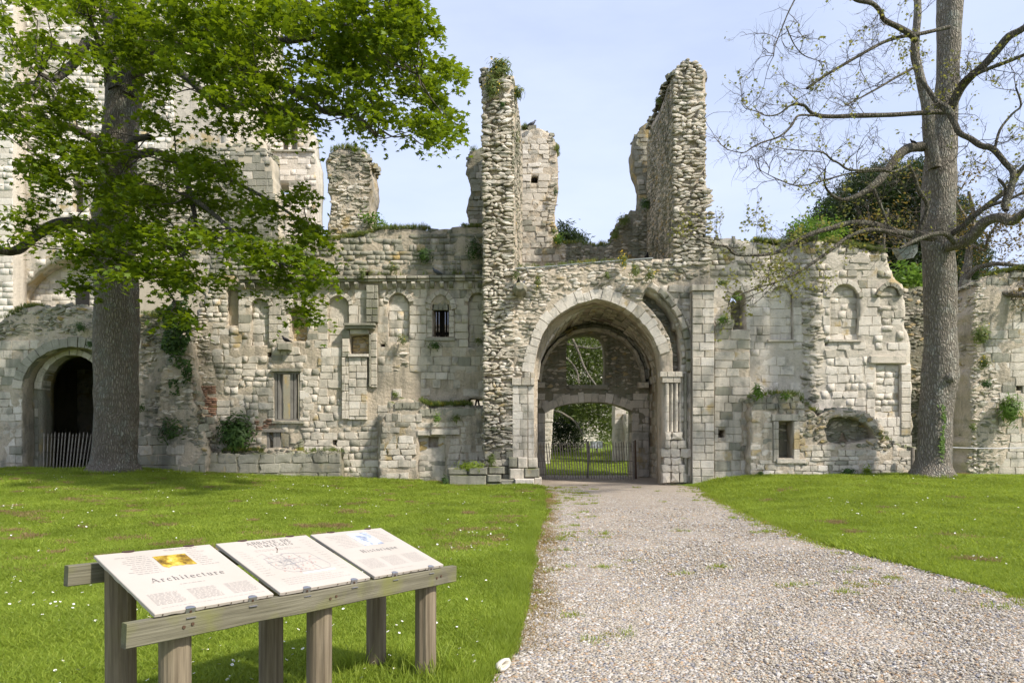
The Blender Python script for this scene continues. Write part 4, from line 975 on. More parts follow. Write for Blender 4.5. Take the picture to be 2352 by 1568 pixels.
# ================================================================== right curtain wall
Yr = 22.3
T = thing('curtain_wall', 'pale ruined wall right of the arch with tall blind arches and a raw rubble stripe', 'ruined wall', (9.5, Yr, 0)); fr_ = front(Yr)
o8 = uv([(1620, 1130), (1620, 640), (1625, 556), (1650, 548), (1690, 546), (1723, 556), (1777, 562), (1825, 564), (1860, 557), (1905, 560), (1979, 573), (2034, 582), (2047, 619), (2061, 650), (2072, 665), (2076, 710), (2078, 743), (2089, 793), (2093, 900), (2096, 1050), (2100, 1130)], Yr)
m1 = niche(T, Yr, 1768, 1822, 655, 779, 683, .12, 'pale', 301, rmat='block_pale'); m2 = niche(T, Yr, 1908, 1972, 652, 780, 684, .12, 'palerough', 302, rmat='block_pale')
m3 = niche(T, Yr, 2012, 2068, 835, 960, 838, .08, 'palerough', 303, ring_w=0)
lan = uv(arch_path(1678, 1713, 690, 667, 10, .2) + [(1713, 765), (1678, 765)], Yr)
core(T, front(Yr + .62), uv([(1660, 790), (1662, 700), (1685, 690), (1700, 684), (1722, 700), (1722, 790)], Yr), (), .3, M['core_dark'], .05, .12, .06, seed=304, name='window_fill'); masonry(T, front(Yr + .62), uv([(1660, 790), (1662, 702), (1685, 692), (1700, 686), (1722, 702), (1722, 790)], Yr), style='rubblegrey', seed=305)
ring(T, fr_, uv(arch_path(1678, 1713, 690, 667, 10, .2), Yr), .2, -.2, .04, 9, 'block', 'arch_stone', 33); pier(T, 1713.5, 1723, 692, 765, Yr, .03, ['block_pale'], 'jamb_stone', split=False)
lb = putlogs(T, [(1890, 668), (1899, 790)], Yr, s=.12)
core(T, fr_, o8, [m1, m2, m3, lan] + lb, .9, M['core_pale'], .03, .14, .07, seed=300, name='wall_core')
ZR = lambda L: uv(L, Yr)
zones = [(ZR([(1600, 640), (1600, 520), (2100, 520), (2100, 625), (1960, 630), (1880, 640), (1720, 640)]), 'worngrey'), (ZR([(1720, 640), (1725, 580), (1960, 590), (2040, 600), (2055, 645), (1960, 640), (1850, 640)]), 'worn'),
 (ZR([(1843, 640), (1892, 640), (1896, 760), (1890, 900), (1860, 950), (1838, 900), (1843, 780)]), 'tooth'), (ZR([(1895, 780), (1960, 790), (1990, 830), (1990, 960), (1930, 960), (1900, 900)]), 'palerough'),
 (ZR([(2025, 690), (2072, 690), (2078, 780), (2030, 790)]), 'worn'), (ZR([(1930, 740), (1960, 735), (1965, 785), (1925, 785)]), 'tooth')]
rr = [ZR(arch_path(a - 9, b + 9, s, t - 9, 10) + [(b + 9, s + 2), (a - 9, s + 2)]) for a, b, s, t in ((1768, 1822, 683, 655), (1908, 1972, 684, 652), (1678, 1713, 690, 667))]
masonry(T, fr_, o8, [m1, m2, m3, lan, ZR([(1992, 815), (2085, 815), (2085, 836), (1992, 836)]), ZR([(2018, 655), (2062, 655), (2068, 682), (2012, 682)])] + rr + lb, zones, 'pale', seed=310)
dressed(T, fr_, ZR([(2020, 680), (2024, 668), (2036, 660), (2048, 660), (2058, 668), (2062, 680)]), -.2, .02, 'block', 'arch_head'); ring(T, fr_, ZR([(2019, 681), (2024, 667), (2036, 659), (2049, 659), (2059, 667), (2063, 681)]), .13, -.1, .12, 6, 'block_grey', 'moulding_stone', 34)
dressed(T, fr_, prect(1997, 818, 2082, 834, Yr), -.2, .07, 'block', 'lintel', .03)
pier(T, 2068, 2092, 838, 1000, Yr, .05, ['block', 'block_pale'], 'jamb_stone', split=False)
for a, b in ((1768, 1822), (1908, 1972)): dressed(T, fr_, prect(a - 6, 780, b + 6, 785, Yr), -.2, .06, 'block', 'sill_stone')
edge_lumps(T, fr_, ZR([(1625, 554), (1650, 546), (1690, 544), (1723, 554), (1777, 560), (1825, 562), (1860, 555), (1905, 558), (1979, 571), (2034, 580)]), .9, 'rubblegrey', .25, (.14, .36), 35)
edge_lumps(T, fr_, ZR([(2034, 582), (2047, 619), (2061, 650), (2072, 665), (2078, 743), (2089, 793)]), .9, 'rubble', .27, (.14, .34), 36)
flush(T)
# stub wall stepping out beside the buttress
Ys = 21.75
T = thing('wall_stub', 'stepped wall of squared stones between buttress and low ruin, small square hole near its foot', 'wall', (6.9, Ys, 0)); fs2 = front(Ys)
hp = putlog(1657, 996, Ys, .24)
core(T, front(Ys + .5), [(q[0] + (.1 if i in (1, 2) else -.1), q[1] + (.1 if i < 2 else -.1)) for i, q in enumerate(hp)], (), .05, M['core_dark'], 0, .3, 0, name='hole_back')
o9 = uv([(1641, 1115), (1641, 746), (1684, 746), (1685, 763), (1722, 764), (1724, 900), (1726, 1115)], Ys)
core(T, fs2, o9, [hp], .6, M['core'], .015, .2, .015, seed=320, name='wall_core')
masonry(T, fs2, o9, [hp], [(uv([(1640, 800), (1640, 700), (1740, 700), (1740, 800)], Ys), 'big'), (uv([(1700, 960), (1730, 960), (1730, 1040), (1700, 1040)], Ys), 'worn')], 'ashlar', seed=321)
flush(T)
# low ruin in front
Yf = 21.3
T = thing('low_ruin', 'low mossy ruin before the right wall with small square doorway and broken arch', 'low ruined wall', (9.5, Yf, 0)); ff2 = front(Yf)
d1 = uv([(1788, 967), (1823, 967), (1823, 1053), (1788, 1053)], Yf); d2 = uv([(1900, 1012), (1895, 986), (1905, 964), (1928, 956), (1960, 957), (1988, 970), (2008, 990), (2014, 1008), (1985, 1015), (1950, 1020), (1920, 1018)], Yf)
o10 = uv([(1724, 1115), (1726, 918), (1740, 910), (1800, 908), (1836, 912), (1850, 926), (1862, 946), (1880, 958), (1893, 946), (1920, 938), (1962, 939), (1998, 952), (2026, 978), (2034, 1010), (2060, 1022), (2098, 1028), (2098, 1115)], Yf)
core(T, ff2, o10, [d1, d2], .55, M['core'], .05, .11, .08, .045, seed=330, name='wall_core')
masonry(T, ff2, o10, [d1, [(a, b - .03) for a, b in d2], uv([(1772, 951), (1833, 951), (1833, 967), (1772, 967)], Yf), uv([(1775, 967), (1788, 967), (1788, 1062), (1775, 1062)], Yf), uv([(1823, 967), (1836, 967), (1836, 1062), (1823, 1062)], Yf)],
        [(uv([(1845, 925), (2050, 925), (2050, 1040), (1850, 1010)], Yf), 'rubblegrey'), (uv([(1720, 900), (1850, 900), (1850, 950), (1720, 940)], Yf), 'worngrey')], 'coursed', seed=331)
dressed(T, ff2, prect(1772, 951, 1833, 966, Yf), -.4, .05, 'block', 'lintel', .03)
for y0, y1 in ((967, 985), (985.5, 1008), (1008.5, 1031), (1031.5, 1060)):
    dressed(T, ff2, prect(1776, y0, 1788, y1, Yf), -.5, .03, 'block', 'jamb_stone'); dressed(T, ff2, prect(1823, y0, 1836, y1, Yf), -.5, .03, 'block', 'jamb_stone')
dressed(T, ff2, prect(1783, 1053.5, 1850, 1063, Yf), -.4, .07, 'block', 'sill_stone')
rp = uv([(1885, 1030), (1885, 955), (1915, 942), (1965, 944), (2000, 958), (2022, 990), (2022, 1030)], Yf); tri = uv([(1926, 1014), (1936, 990), (1948, 1014)], Yf + .45)
core(T, front(Yf + .45), rp, [tri], .1, M['core_dark'], .03, .12, 0, seed=333, name='recess_back'); masonry(T, front(Yf + .45), rp, [tri], (), 'rubblegrey', seed=334)
core(T, front(Yf + .5), uv([(1780, 1070), (1780, 960), (1830, 960), (1830, 1070)], Yf), (), .05, M['core_dark'], .03, .2, 0, seed=335, name='door_back'); masonry(T, front(Yf + .5), uv([(1786, 1010), (1786, 967), (1826, 967), (1826, 1058), (1800, 1020)], Yf), (), (), 'rubblegrey', seed=336)
edge_lumps(T, ff2, uv([(1728, 916), (1740, 908), (1800, 906), (1836, 910), (1850, 924), (1862, 944), (1880, 955), (1893, 944), (1920, 936), (1962, 937), (1998, 950), (2026, 976), (2036, 1008), (2060, 1020), (2098, 1026)], Yf), .55, 'rubblegrey', .22, (.12, .32), 37)
flush(T)
# far right: recessed wall and block
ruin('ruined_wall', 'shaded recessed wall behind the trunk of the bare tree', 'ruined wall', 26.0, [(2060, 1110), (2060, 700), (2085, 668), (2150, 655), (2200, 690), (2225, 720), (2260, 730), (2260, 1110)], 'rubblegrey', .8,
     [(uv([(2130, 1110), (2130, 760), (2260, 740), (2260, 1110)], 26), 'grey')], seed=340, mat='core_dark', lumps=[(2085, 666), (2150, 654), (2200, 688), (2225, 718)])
T = ruin('ruined_wall', 'broken wall with tufts of wallflower at the right edge behind a white cord', 'ruined wall', 22.8,
     [(2222, 1120), (2222, 1060), (2235, 980), (2228, 880), (2238, 800), (2232, 720), (2243, 650), (2262, 636), (2300, 629), (2352, 622), (2560, 615), (2560, 1120)], 'ashlar', 1.0,
     [(uv([(2200, 1120), (2200, 640), (2262, 620), (2275, 700), (2260, 800), (2300, 860), (2285, 960), (2320, 1010), (2300, 1060), (2285, 1120)], 22.8), 'rubble'), (uv([(2200, 1120), (2210, 980), (2270, 960), (2290, 1120)], 22.8), 'rubblegrey'), (uv([(2200, 660), (2200, 600), (2560, 600), (2560, 650)], 22.8), 'worngrey')],
     putlogs_ if False else [putlog(2342, 889, 22.8, .22)], seed=350, mat='core', lumps=[(2243, 648), (2262, 634), (2300, 627), (2352, 620), (2450, 616)], limit=0)
masonry(T, Frame((W(2232, 0, 22.8).x + .06, 0, 0), (-1, 0, 0)), rect(-23.8, -22.75, .2, 6.4), style='rubble', seed=356)
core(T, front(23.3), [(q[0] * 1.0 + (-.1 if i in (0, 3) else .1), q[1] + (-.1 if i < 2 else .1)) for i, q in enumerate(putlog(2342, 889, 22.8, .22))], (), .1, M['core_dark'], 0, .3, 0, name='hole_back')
flush(T)

# corbel on the arch wall
T = thing('stone_corbel', 'blunt stone corbel above left of the arch with two pigeons on it', 'corbel', tuple(W(1194, 672, 21.9)))
mb = MB(); a = W(1194, 668, 21.95); n = 8
rs = [(.15, .25, -.02), (-.25, .24, 0), (-.5, .2, .02), (-.58, .13, .03)]; vs = []
for dy, r_, dz in rs:
    for k in range(n): an = 2 * math.pi * k / n + .2; vs.append((a.x + r_ * math.cos(an), a.y + dy, a.z + dz + r_ * .78 * math.sin(an)))
mb.add(vs, [(i * n + k, i * n + (k + 1) % n, (i + 1) * n + (k + 1) % n, (i + 1) * n + k) for i in range(3) for k in range(n)] + [tuple(3 * n + k for k in range(n))])
mb.build('corbel_stone', M['block_grey'], T)

# ================================================================== ground, path
def grid_mesh(name, xs, ys, zf, mat, keep=None):
    X, Y = np.meshgrid(xs, ys); Zz = zf(X, Y); n = len(xs)
    v = np.stack([X.ravel(), Y.ravel(), Zz.ravel()], -1)
    i, j = np.meshgrid(np.arange(n - 1), np.arange(len(ys) - 1)); a = (j * n + i).ravel(); q = np.stack([a, a + 1, a + n + 1, a + n], -1)
    return mk_mesh(name, v, arr=[q], mat=mat, smooth=True)
def lawn_mat():
    m, t, b, o = nodes('lawn_soil_and_grass'); q = NB(t); pos = q.n('ShaderNodeNewGeometry').outputs['Position']
    n = q.noise(pos, 1.3, 6, .65); n2 = q.noise(pos, 14, 5, .7); n3 = q.noise(pos, .35, 3)
    c = q.mix(q.ramp(n, .35, .65), (0.12, 0.175, 0.014), (0.185, 0.245, 0.022))
    c = q.mix(q.ramp(n2, .4, .7, 0, .6), c, (0.07, 0.125, 0.012)); c = q.mix(q.ramp(n3, .45, .65, 0, .4), c, (0.13, 0.18, 0.02))
    q.l(c, b.inputs['Base Color']); q.bump(b, n2, .8, .04); return m
xs = np.concatenate([np.linspace(-400, -30, 12), np.arange(-28, 28, .35), np.linspace(30, 400, 12)])
ys = np.concatenate([np.linspace(-60, -4, 8), np.arange(-3, 62, .35), np.linspace(64, 900, 20)])
g_ = obj('ground', grid_mesh('ground', xs, ys, lambda X, Y: gz(X, Y) - .012, lawn_mat()), kind='structure')
def gravel_mat():
    m, t, b, o = nodes('gravel'); q = NB(t); pos = q.n('ShaderNodeNewGeometry').outputs['Position']
    v = q.n('ShaderNodeTexVoronoi'); v.inputs['Scale'].default_value = 42; q.l(pos, v.inputs['Vector'])
    sp = q.n('ShaderNodeSeparateColor'); q.l(v.outputs['Color'], sp.inputs[0])
    c = q.mix(q.ramp(sp.outputs[0], 0, 1), (0.45, 0.40, 0.315), (0.30, 0.26, 0.20))
    c = q.mix(q.ramp(sp.outputs[1], .75, .8), c, (0.20, 0.20, 0.21)); c = q.mix(q.ramp(sp.outputs[2], .78, .82), c, (0.36, 0.24, 0.14))
    c = q.mix(q.ramp(sp.outputs[2], .14, .10), c, (0.66, 0.62, 0.56))
    c = q.mix(q.ramp(v.outputs['Distance'], .3, .75, 0, .4), c, (0.22, 0.185, 0.15))
    v2 = q.n('ShaderNodeTexVoronoi'); v2.inputs['Scale'].default_value = 13; q.l(pos, v2.inputs['Vector']); s2 = q.n('ShaderNodeSeparateColor'); q.l(v2.outputs['Color'], s2.inputs[0])
    c = q.mix(q.ramp(s2.outputs[0], .82, .9, 0, .35), c, (0.17, 0.15, 0.13)); c = q.mix(q.ramp(s2.outputs[1], .85, .9, 0, .3), c, (0.6, 0.56, 0.5))
    sx = q.n('ShaderNodeSeparateXYZ'); q.l(pos, sx.inputs[0])
    dirt = q.math('MULTIPLY', q.ramp(q.math('ADD', sx.outputs['Y'], q.math('MULTIPLY', q.noise(pos, .8, 5), 6)), 20, 25), .85)
    c = q.mix(dirt, c, (0.40, 0.335, 0.26))
    c = q.mix(q.ramp(q.noise(pos, .7, 6, .6), .5, .75, 0, .35), c, (0.44, 0.365, 0.28))
    mpt = q.n('ShaderNodeMapping'); mpt.inputs['Scale'].default_value = (1.1, .13, 1); q.l(pos, mpt.inputs['Vector'])
    c = q.mix(q.ramp(q.noise(mpt.outputs[0], 1.0, 4, .5), .48, .66, 0, .5), c, (0.36, 0.305, 0.235))
    q.l(c, b.inputs['Base Color']); q.bump(b, q.ramp(v.outputs['Distance'], 0, .7, 1, 0), .8, .03); return m
def path_mesh():
    ys_ = np.concatenate([np.arange(-8, 2, 1.0), np.arange(2, 28.01, .2)]); k = 26; v = []
    for y in ys_:
        w = .13 * fbm([[y * 1.4, 3, 0]], 3)[0] if y < 21 else 0; w2 = .13 * fbm([[y * 1.4, 30, 0]], 3)[0] if y < 21 else 0
        a, b = xl(y) + w, xr(y) + w2
        for i in range(k):
            x = a + (b - a) * i / (k - 1); v.append((x, y, 0.0))
    v = np.array(v); q_ = np.stack([v[:, 0], v[:, 1], v[:, 0] * 0], -1)
    ed = np.tile(np.minimum(np.arange(k), k - 1 - np.arange(k)), len(ys_)); base = gz(v[:, 0], v[:, 1])
    v[:, 2] = np.minimum(base, .30) + .004 + .012 * (fbm(q_, 2, 1.1) + .5) * (ed > 0)
    j, i = np.meshgrid(np.arange(len(ys_) - 1), np.arange(k - 1), indexing='ij'); a = (j * k + i).ravel()
    return mk_mesh('gravel_path', v, arr=[np.stack([a, a + 1, a + k + 1, a + k], -1)], mat=gravel_mat(), smooth=True)
obj('gravel_path', path_mesh(), kind='structure')

# scatter with geometry nodes (countless small things only)
SRC = bpy.data.collections.new('scatter_sources')
def scatter(name, pts, rots, scl, srcs, mat=None):
    me = bpy.data.meshes.new(name); n = len(pts); me.vertices.add(n); me.vertices.foreach_set('co', np.asarray(pts, np.float32).ravel())
    a = me.attributes.new('rot', 'FLOAT_VECTOR', 'POINT'); a.data.foreach_set('vector', np.asarray(rots, np.float32).ravel())
    scl = np.asarray(scl, np.float32); scl = np.stack([scl] * 3, -1) if scl.ndim == 1 else scl
    a = me.attributes.new('scl', 'FLOAT_VECTOR', 'POINT'); a.data.foreach_set('vector', scl.astype(np.float32).ravel())
    a = me.attributes.new('pick', 'INT', 'POINT'); a.data.foreach_set('value', np.random.default_rng(len(pts)).integers(0, len(srcs), n).astype(np.int32))
    o = bpy.data.objects.new(name, me); COL.objects.link(o); o['kind'] = 'stuff'
    ng = bpy.data.node_groups.new(name, 'GeometryNodeTree'); ng.interface.new_socket('Geometry', in_out='INPUT', socket_type='NodeSocketGeometry'); ng.interface.new_socket('Geometry', in_out='OUTPUT', socket_type='NodeSocketGeometry')
    N = ng.nodes; gi = N.new('NodeGroupInput'); go = N.new('NodeGroupOutput'); ip = N.new('GeometryNodeInstanceOnPoints'); jn = N.new('GeometryNodeJoinGeometry')
    for s in reversed(srcs):
        so_ = bpy.data.objects.new(name + '_piece', s); SRC.objects.link(so_)
        oi = N.new('GeometryNodeObjectInfo'); oi.inputs['Object'].default_value = so_; oi.inputs['As Instance'].default_value = True; ng.links.new(oi.outputs['Geometry'], jn.inputs[0])
    def attr(nm, ty):
        x = N.new('GeometryNodeInputNamedAttribute'); x.data_type = ty; x.inputs['Name'].default_value = nm; return x.outputs[0]
    er = N.new('FunctionNodeEulerToRotation'); ng.links.new(attr('rot', 'FLOAT_VECTOR'), er.inputs[0])
    ng.links.new(gi.outputs[0], ip.inputs['Points']); ng.links.new(jn.outputs[0], ip.inputs['Instance']); ip.inputs['Pick Instance'].default_value = True
    ng.links.new(attr('pick', 'INT'), ip.inputs['Instance Index']); ng.links.new(er.outputs[0], ip.inputs['Rotation']); ng.links.new(attr('scl', 'FLOAT_VECTOR'), ip.inputs['Scale'])
    ng.links.new(ip.outputs[0], go.inputs[0]); md = o.modifiers.new('scatter', 'NODES'); md.node_group = ng
    return o
def tuft(seed, n, h, r, mat, w=.004, lean=.5):
    rr = random.Random(seed); v, f = [], []
    for i in range(n):
        a = rr.uniform(0, 6.283); d = r * math.sqrt(rr.random()); x, y = d * math.cos(a), d * math.sin(a); hh = h * rr.uniform(.5, 1.1); b = rr.uniform(0, 6.283); l = lean * rr.uniform(.1, 1) * hh
        c, s = math.cos(b), math.sin(b); pa = rr.uniform(0, 3.14); pc, ps = math.cos(pa) * w, math.sin(pa) * w; k = len(v)
        v += [(x - pc, y - ps, -.01), (x + pc, y + ps, -.01), (x + c * l * .4 + pc * .8, y + s * l * .4 + ps * .8, hh * .6), (x + c * l * .4 - pc * .8, y + s * l * .4 - ps * .8, hh * .6), (x + c * l, y + s * l, hh)]
        f += [(k, k + 1, k + 2, k + 3), (k + 3, k + 2, k + 4)]
    return mk_mesh('grass_tuft', v, f, mat)
TUFT = [tuft(i, 16, .055, .075, M['grassblade'], .0032, .8) for i in range(6)]
LONG = [tuft(20 + i, 16, .13, .07, M['grassblade'], .0035, .8) for i in range(4)]
DRY = [tuft(30 + i, 14, .03, .08, M['drygrass'], .004, 2.5) for i in range(3)]
MOSS = [tuft(40 + i, 14, .02, .06, M['moss'], .005, 1.0) for i in range(3)]
rg = new_rng(777)
def on_lawn(X, Y): return (X < xl(Y) - .02) | (X > xr(Y) + .02)
def sample(n, x0, x1, y0, y1, fall=0.0):
    u = rg.random(n); Y = y0 + (y1 - y0) * u ** (1 + fall); X = rg.uniform(x0, x1, n); return X, Y
def blocked(X, Y):
    return ((Y > 22.6) & (X < -2.3) & (Y < 27.5)) | ((Y > 21.2) & (X > 5.4) & (Y < 27.5)) | ((Y > 21.4) & (X > -2.4) & (X < 5.4) & (Y < 27.5))
def inview(X, Y, m=2.2): return (np.abs(X) < .80 * Y + m)
PX, PY = [], []
for n, y0, y1, x in ((85000, 2.4, 6, 8), (95000, 6, 10, 11.5), (82000, 10, 16, 16.5), (66000, 16, 23.5, 21), (12000, 27, 45, 8)):
    X, Y = rg.uniform(-x, x, n), rg.uniform(y0, y1, n); ok = on_lawn(X, Y) & inview(X, Y) & ~blocked(X, Y) if y1 < 27 else (X > -2) & (X < 9)
    PX.append(X[ok]); PY.append(Y[ok])
X = np.concatenate(PX); Y = np.concatenate(PY); Zg = gz(X, Y); n = len(X)
scl = (1 + .5 * fbm(np.stack([X, Y, X * 0], -1), 2, 1.2)) * (0.85 + .03 * Y) * rg.uniform(.8, 1.25, n)
sc3 = np.stack([scl * (1 + .04 * Y), scl * (1 + .04 * Y), scl * .85], -1)
scatter('lawn_grass', np.stack([X, Y, Zg - .005], -1), np.stack([rg.uniform(-.1, .1, n), rg.uniform(-.1, .1, n), rg.uniform(0, 6.28, n)], -1), sc3, TUFT)
# longer grass along the edges of the path, at the foot of walls, trunks and posts
E = []
for i in range(5200):
    y = 3.6 + (21 - 3.6) * rg.random() ** 1.6; E.append((xl(y) - abs(rg.normal(0, .09)) + .03, y, .75))
for i in range(2400):
    y = 5.5 + 15.5 * rg.random() ** 1.3; E.append((xr(y) + abs(rg.normal(0, .07)) - .02, y, .6))
for i in range(1500): E.append((rg.uniform(-17, -3), 22.86 - abs(rg.normal(0, .08)), .9))
for i in range(900): E.append((rg.uniform(5.9, 13), 21.15 - abs(rg.normal(0, .08)), .8))
for i in range(260): a = rg.uniform(0, 6.28); E.append((-12.3 + 1.0 * math.cos(a), 21 + .95 * math.sin(a), 1.3))
for i in range(200): a = rg.uniform(0, 6.28); E.append((12.35 + .75 * math.cos(a), 20 + .7 * math.sin(a), 1.1))
for px_, py_ in [(-1.25, 3.25), (-.85, 3.95), (-.45, 4.45), (-.75, 4.75), (-1.2, 4.1), (-1.6, 3.5), (-.55, 4.2), (-1.0, 4.5)]:
    for i in range(26): E.append((px_ + rg.normal(0, .13), py_ + rg.normal(0, .13), rg.uniform(.6, 1.3)))
E = np.array(E); n = len(E)
scatter('edge_grass', np.stack([E[:, 0], E[:, 1], gz(E[:, 0], E[:, 1]) - .01], -1), np.stack([rg.uniform(-.15, .15, n), rg.uniform(-.15, .15, n), rg.uniform(0, 6.28, n)], -1), E[:, 2] * rg.uniform(.7, 1.2, n), LONG)
# dry clippings in patches
C = []
for i in range(260):
    y = 7.5 + 15.5 * rg.random() ** 1.0; x = rg.uniform(-.8 * y, xl(y)) if rg.random() < .82 or y < 8 else rg.uniform(xr(y) + .5, .8 * y)
    r_ = rg.uniform(.03, .12)
    for k in range(int(8 + r_ * 110)): C.append((x + rg.normal(0, r_ * 1.3), y + rg.normal(0, r_), rg.uniform(.6, 1.3)))
for i in range(2600):
    y = 5 + 14.5 * rg.random(); C.append((xl(y) + abs(rg.normal(0, .20)), y, rg.uniform(.5, 1.1)))
C = np.array(C); C = C[on_lawn(C[:, 0], C[:, 1]) | (C[:, 0] < xl(C[:, 1]) + .4)]; n = len(C)
scatter('dry_clippings', np.stack([C[:, 0], C[:, 1], gz(C[:, 0], C[:, 1]) + np.where(on_lawn(C[:, 0], C[:, 1]), .035, .004)], -1), np.stack([rg.uniform(-.2, .2, n), rg.uniform(-.2, .2, n), rg.uniform(0, 6.28, n)], -1), C[:, 2], DRY)
# weeds and yellow moss in the gravel
C = []
for i in range(150):
    y = 5 + 17 * rg.random() ** .9; side = rg.random(); x = xl(y) + abs(rg.normal(.1, .5)) if side < .45 else (xr(y) - abs(rg.normal(.0, .3)) if side < .75 else rg.uniform(xl(y), xr(y)))
    for k in range(int(rg.uniform(4, 14))): C.append((x + rg.normal(0, .09), y + rg.normal(0, .05), rg.uniform(.5, 1.1)))
for i in range(900):
    y = 9.5 + 9 * rg.random(); C.append((xr(y) - abs(rg.normal(0, .16)), y, rg.uniform(.6, 1.2)))
C = np.array(C); n = len(C); ok = (C[:, 0] > xl(C[:, 1])) & (C[:, 0] < xr(C[:, 1])); C = C[ok]; n = len(C)
scatter('path_weeds', np.stack([C[:, 0], C[:, 1], gz(C[:, 0], C[:, 1]) + .01], -1), np.stack([rg.uniform(-.2, .2, n), rg.uniform(-.2, .2, n), rg.uniform(0, 6.28, n)], -1), C[:, 2], MOSS + TUFT[:2])
# daisies
def daisy(seed):
    v, f = [], []; r_ = random.Random(seed); nP = 9; tilt = Euler((r_.uniform(-.5, .5), r_.uniform(-.5, .5), 0)).to_matrix()
    pts = [Vector((0, 0, .002))]
    for i in range(nP * 2):
        a = i * math.pi / nP; q = .014 if i % 2 == 0 else .0095; pts.append(Vector((q * math.cos(a), q * math.sin(a), .003)))
    pts = [tilt @ p + Vector((0, 0, .055)) for p in pts]; v += pts; f += [(0, 1 + i, 1 + (i + 1) % (nP * 2)) for i in range(nP * 2)]
    b = len(v); c = [tilt @ Vector((.004 * math.cos(i * 1.047), .004 * math.sin(i * 1.047), .004)) + Vector((0, 0, .055)) for i in range(6)]; v += c + [tilt @ Vector((0, 0, .0065)) + Vector((0, 0, .055))]
    f += [(b + i, b + (i + 1) % 6, b + 6) for i in range(6)]
    me = mk_mesh('daisy', v, f, M['petal']); me.materials.append(M['yellowf']); me.polygons.foreach_set('material_index', [0] * (nP * 2) + [1] * 6); return me
C = []
for i in range(330):
    y = 3.8 + 18.5 * rg.random() ** 1.15; x = rg.uniform(-.8 * y, xl(y) - .1) if rg.random() < .72 or y < 8 else rg.uniform(xr(y) + .6, .8 * y)
    for k in range(int(rg.exponential(2.6)) + 1): C.append((x + rg.normal(0, .22), y + rg.normal(0, .22)))
C = np.array(C); C = C[on_lawn(C[:, 0], C[:, 1]) & ~blocked(C[:, 0], C[:, 1])]; n = len(C)
scatter('daisies', np.stack([C[:, 0], C[:, 1], gz(C[:, 0], C[:, 1])], -1), np.stack([rg.uniform(-.2, .2, n), rg.uniform(-.2, .2, n), rg.uniform(0, 6.28, n)], -1), rg.uniform(.6, 1.05, n) * (.9 + .022 * C[:, 1]), [daisy(i) for i in range(4)])
# loose pebbles lying on the near gravel
def pebble(seed, col):
    r_ = random.Random(seed); v = []; n_ = 6
    for z, q in ((-.3, .7), (.1, 1.0), (.42, .6)):
        for i in range(n_): a = i * 6.283 / n_ + r_.uniform(-.2, .2); v.append((q * math.cos(a) * r_.uniform(.75, 1.1), q * math.sin(a) * r_.uniform(.6, .9), z + r_.uniform(-.1, .1)))
    v.append((r_.uniform(-.1, .1), 0, .55)); f = [(k + i, k + (i + 1) % n_, k + n_ + (i + 1) % n_, k + n_ + i) for k in (0, n_) for i in range(n_)] + [(2 * n_ + i, 2 * n_ + (i + 1) % n_, 3 * n_) for i in range(n_)]
    return mk_mesh('pebble', v, f, M[col])
for k, c in (('peb1', (0.46, 0.41, 0.325)), ('peb2', (0.33, 0.28, 0.21)), ('peb3', (0.60, 0.56, 0.50)), ('peb4', (0.29, 0.28, 0.285)), ('peb5', (0.47, 0.33, 0.20))): M[k] = simple_mat('gravel_stone', c, .8, var=.3, sc=50)
PEB = [pebble(i, c) for i, c in enumerate(['peb1', 'peb1', 'peb1', 'peb2', 'peb2', 'peb3', 'peb3', 'peb4', 'peb5', 'peb1'])]
PX, PY = [], []
for n, y0, y1 in ((50000, 3.4, 6.5), (34000, 6.5, 10), (16000, 10, 15)):
    Yq = rg.uniform(y0, y1, n); Xq = rg.uniform(-.6, 5.3, n); ok = (Xq > xl(Yq) - .05 - .12 * rg.random(n)) & (Xq < xr(Yq) + .05) & inview(Xq, Yq, 1.5); PX.append(Xq[ok]); PY.append(Yq[ok])
X = np.concatenate(PX); Y = np.concatenate(PY); bare = fbm(np.stack([X * 1.1, Y * .13, X * 0], -1), 3) ; ok = rg.random(len(X)) > .8 * sst(.05, .5, bare); X, Y = X[ok], Y[ok]; n = len(X)
s_ = rg.lognormal(math.log(.0085), .38, n) * (1 + .035 * (Y - 4)); 
scatter('loose_gravel', np.stack([X, Y, np.minimum(gz(X, Y), .02) + .010 + s_ * .15], -1), np.stack([rg.uniform(-.5, .5, n), rg.uniform(-.5, .5, n), rg.uniform(0, 6.28, n)], -1), np.clip(s_, .004, .03), PEB)

# ================================================================== foliage helpers
def leaf_shape(kind):
    if kind == 'maple':
        A = [(0, 1.0), (14, .62), (24, .50), (48, .86), (62, .50), (74, .42), (103, .66), (125, .32), (160, .22)]
        P = [(-math.sin(R(a)) * r_, math.cos(R(a)) * r_) for a, r_ in A[::-1]] + [(math.sin(R(a)) * r_, math.cos(R(a)) * r_) for a, r_ in A[1:]]
        P = np.array(P); v = np.concatenate([[[0, .05]], P * .55]); z = -.35 * (v ** 2).sum(1) + .06 * np.abs(v[:, 0]); v = np.concatenate([v, z[:, None]], 1)
        n = len(P); f = np.array([(0, 1 + (i + 1) % n, 1 + i) for i in range(n)]); return v, f
    if kind == 'oval':
        v = np.array([(0, -.5, 0), (.24, -.1, .04), (.17, .25, .03), (0, .5, -.08), (-.17, .25, .03), (-.24, -.1, .04)]); return v, np.array([(0, 1, 5), (1, 2, 4), (1, 4, 5), (2, 3, 4)])
    v = np.array([(0, -.5, 0), (.11, 0, .02), (0, .5, -.05), (-.11, 0, .02)]); return v, np.array([(0, 1, 3), (1, 2, 3)])
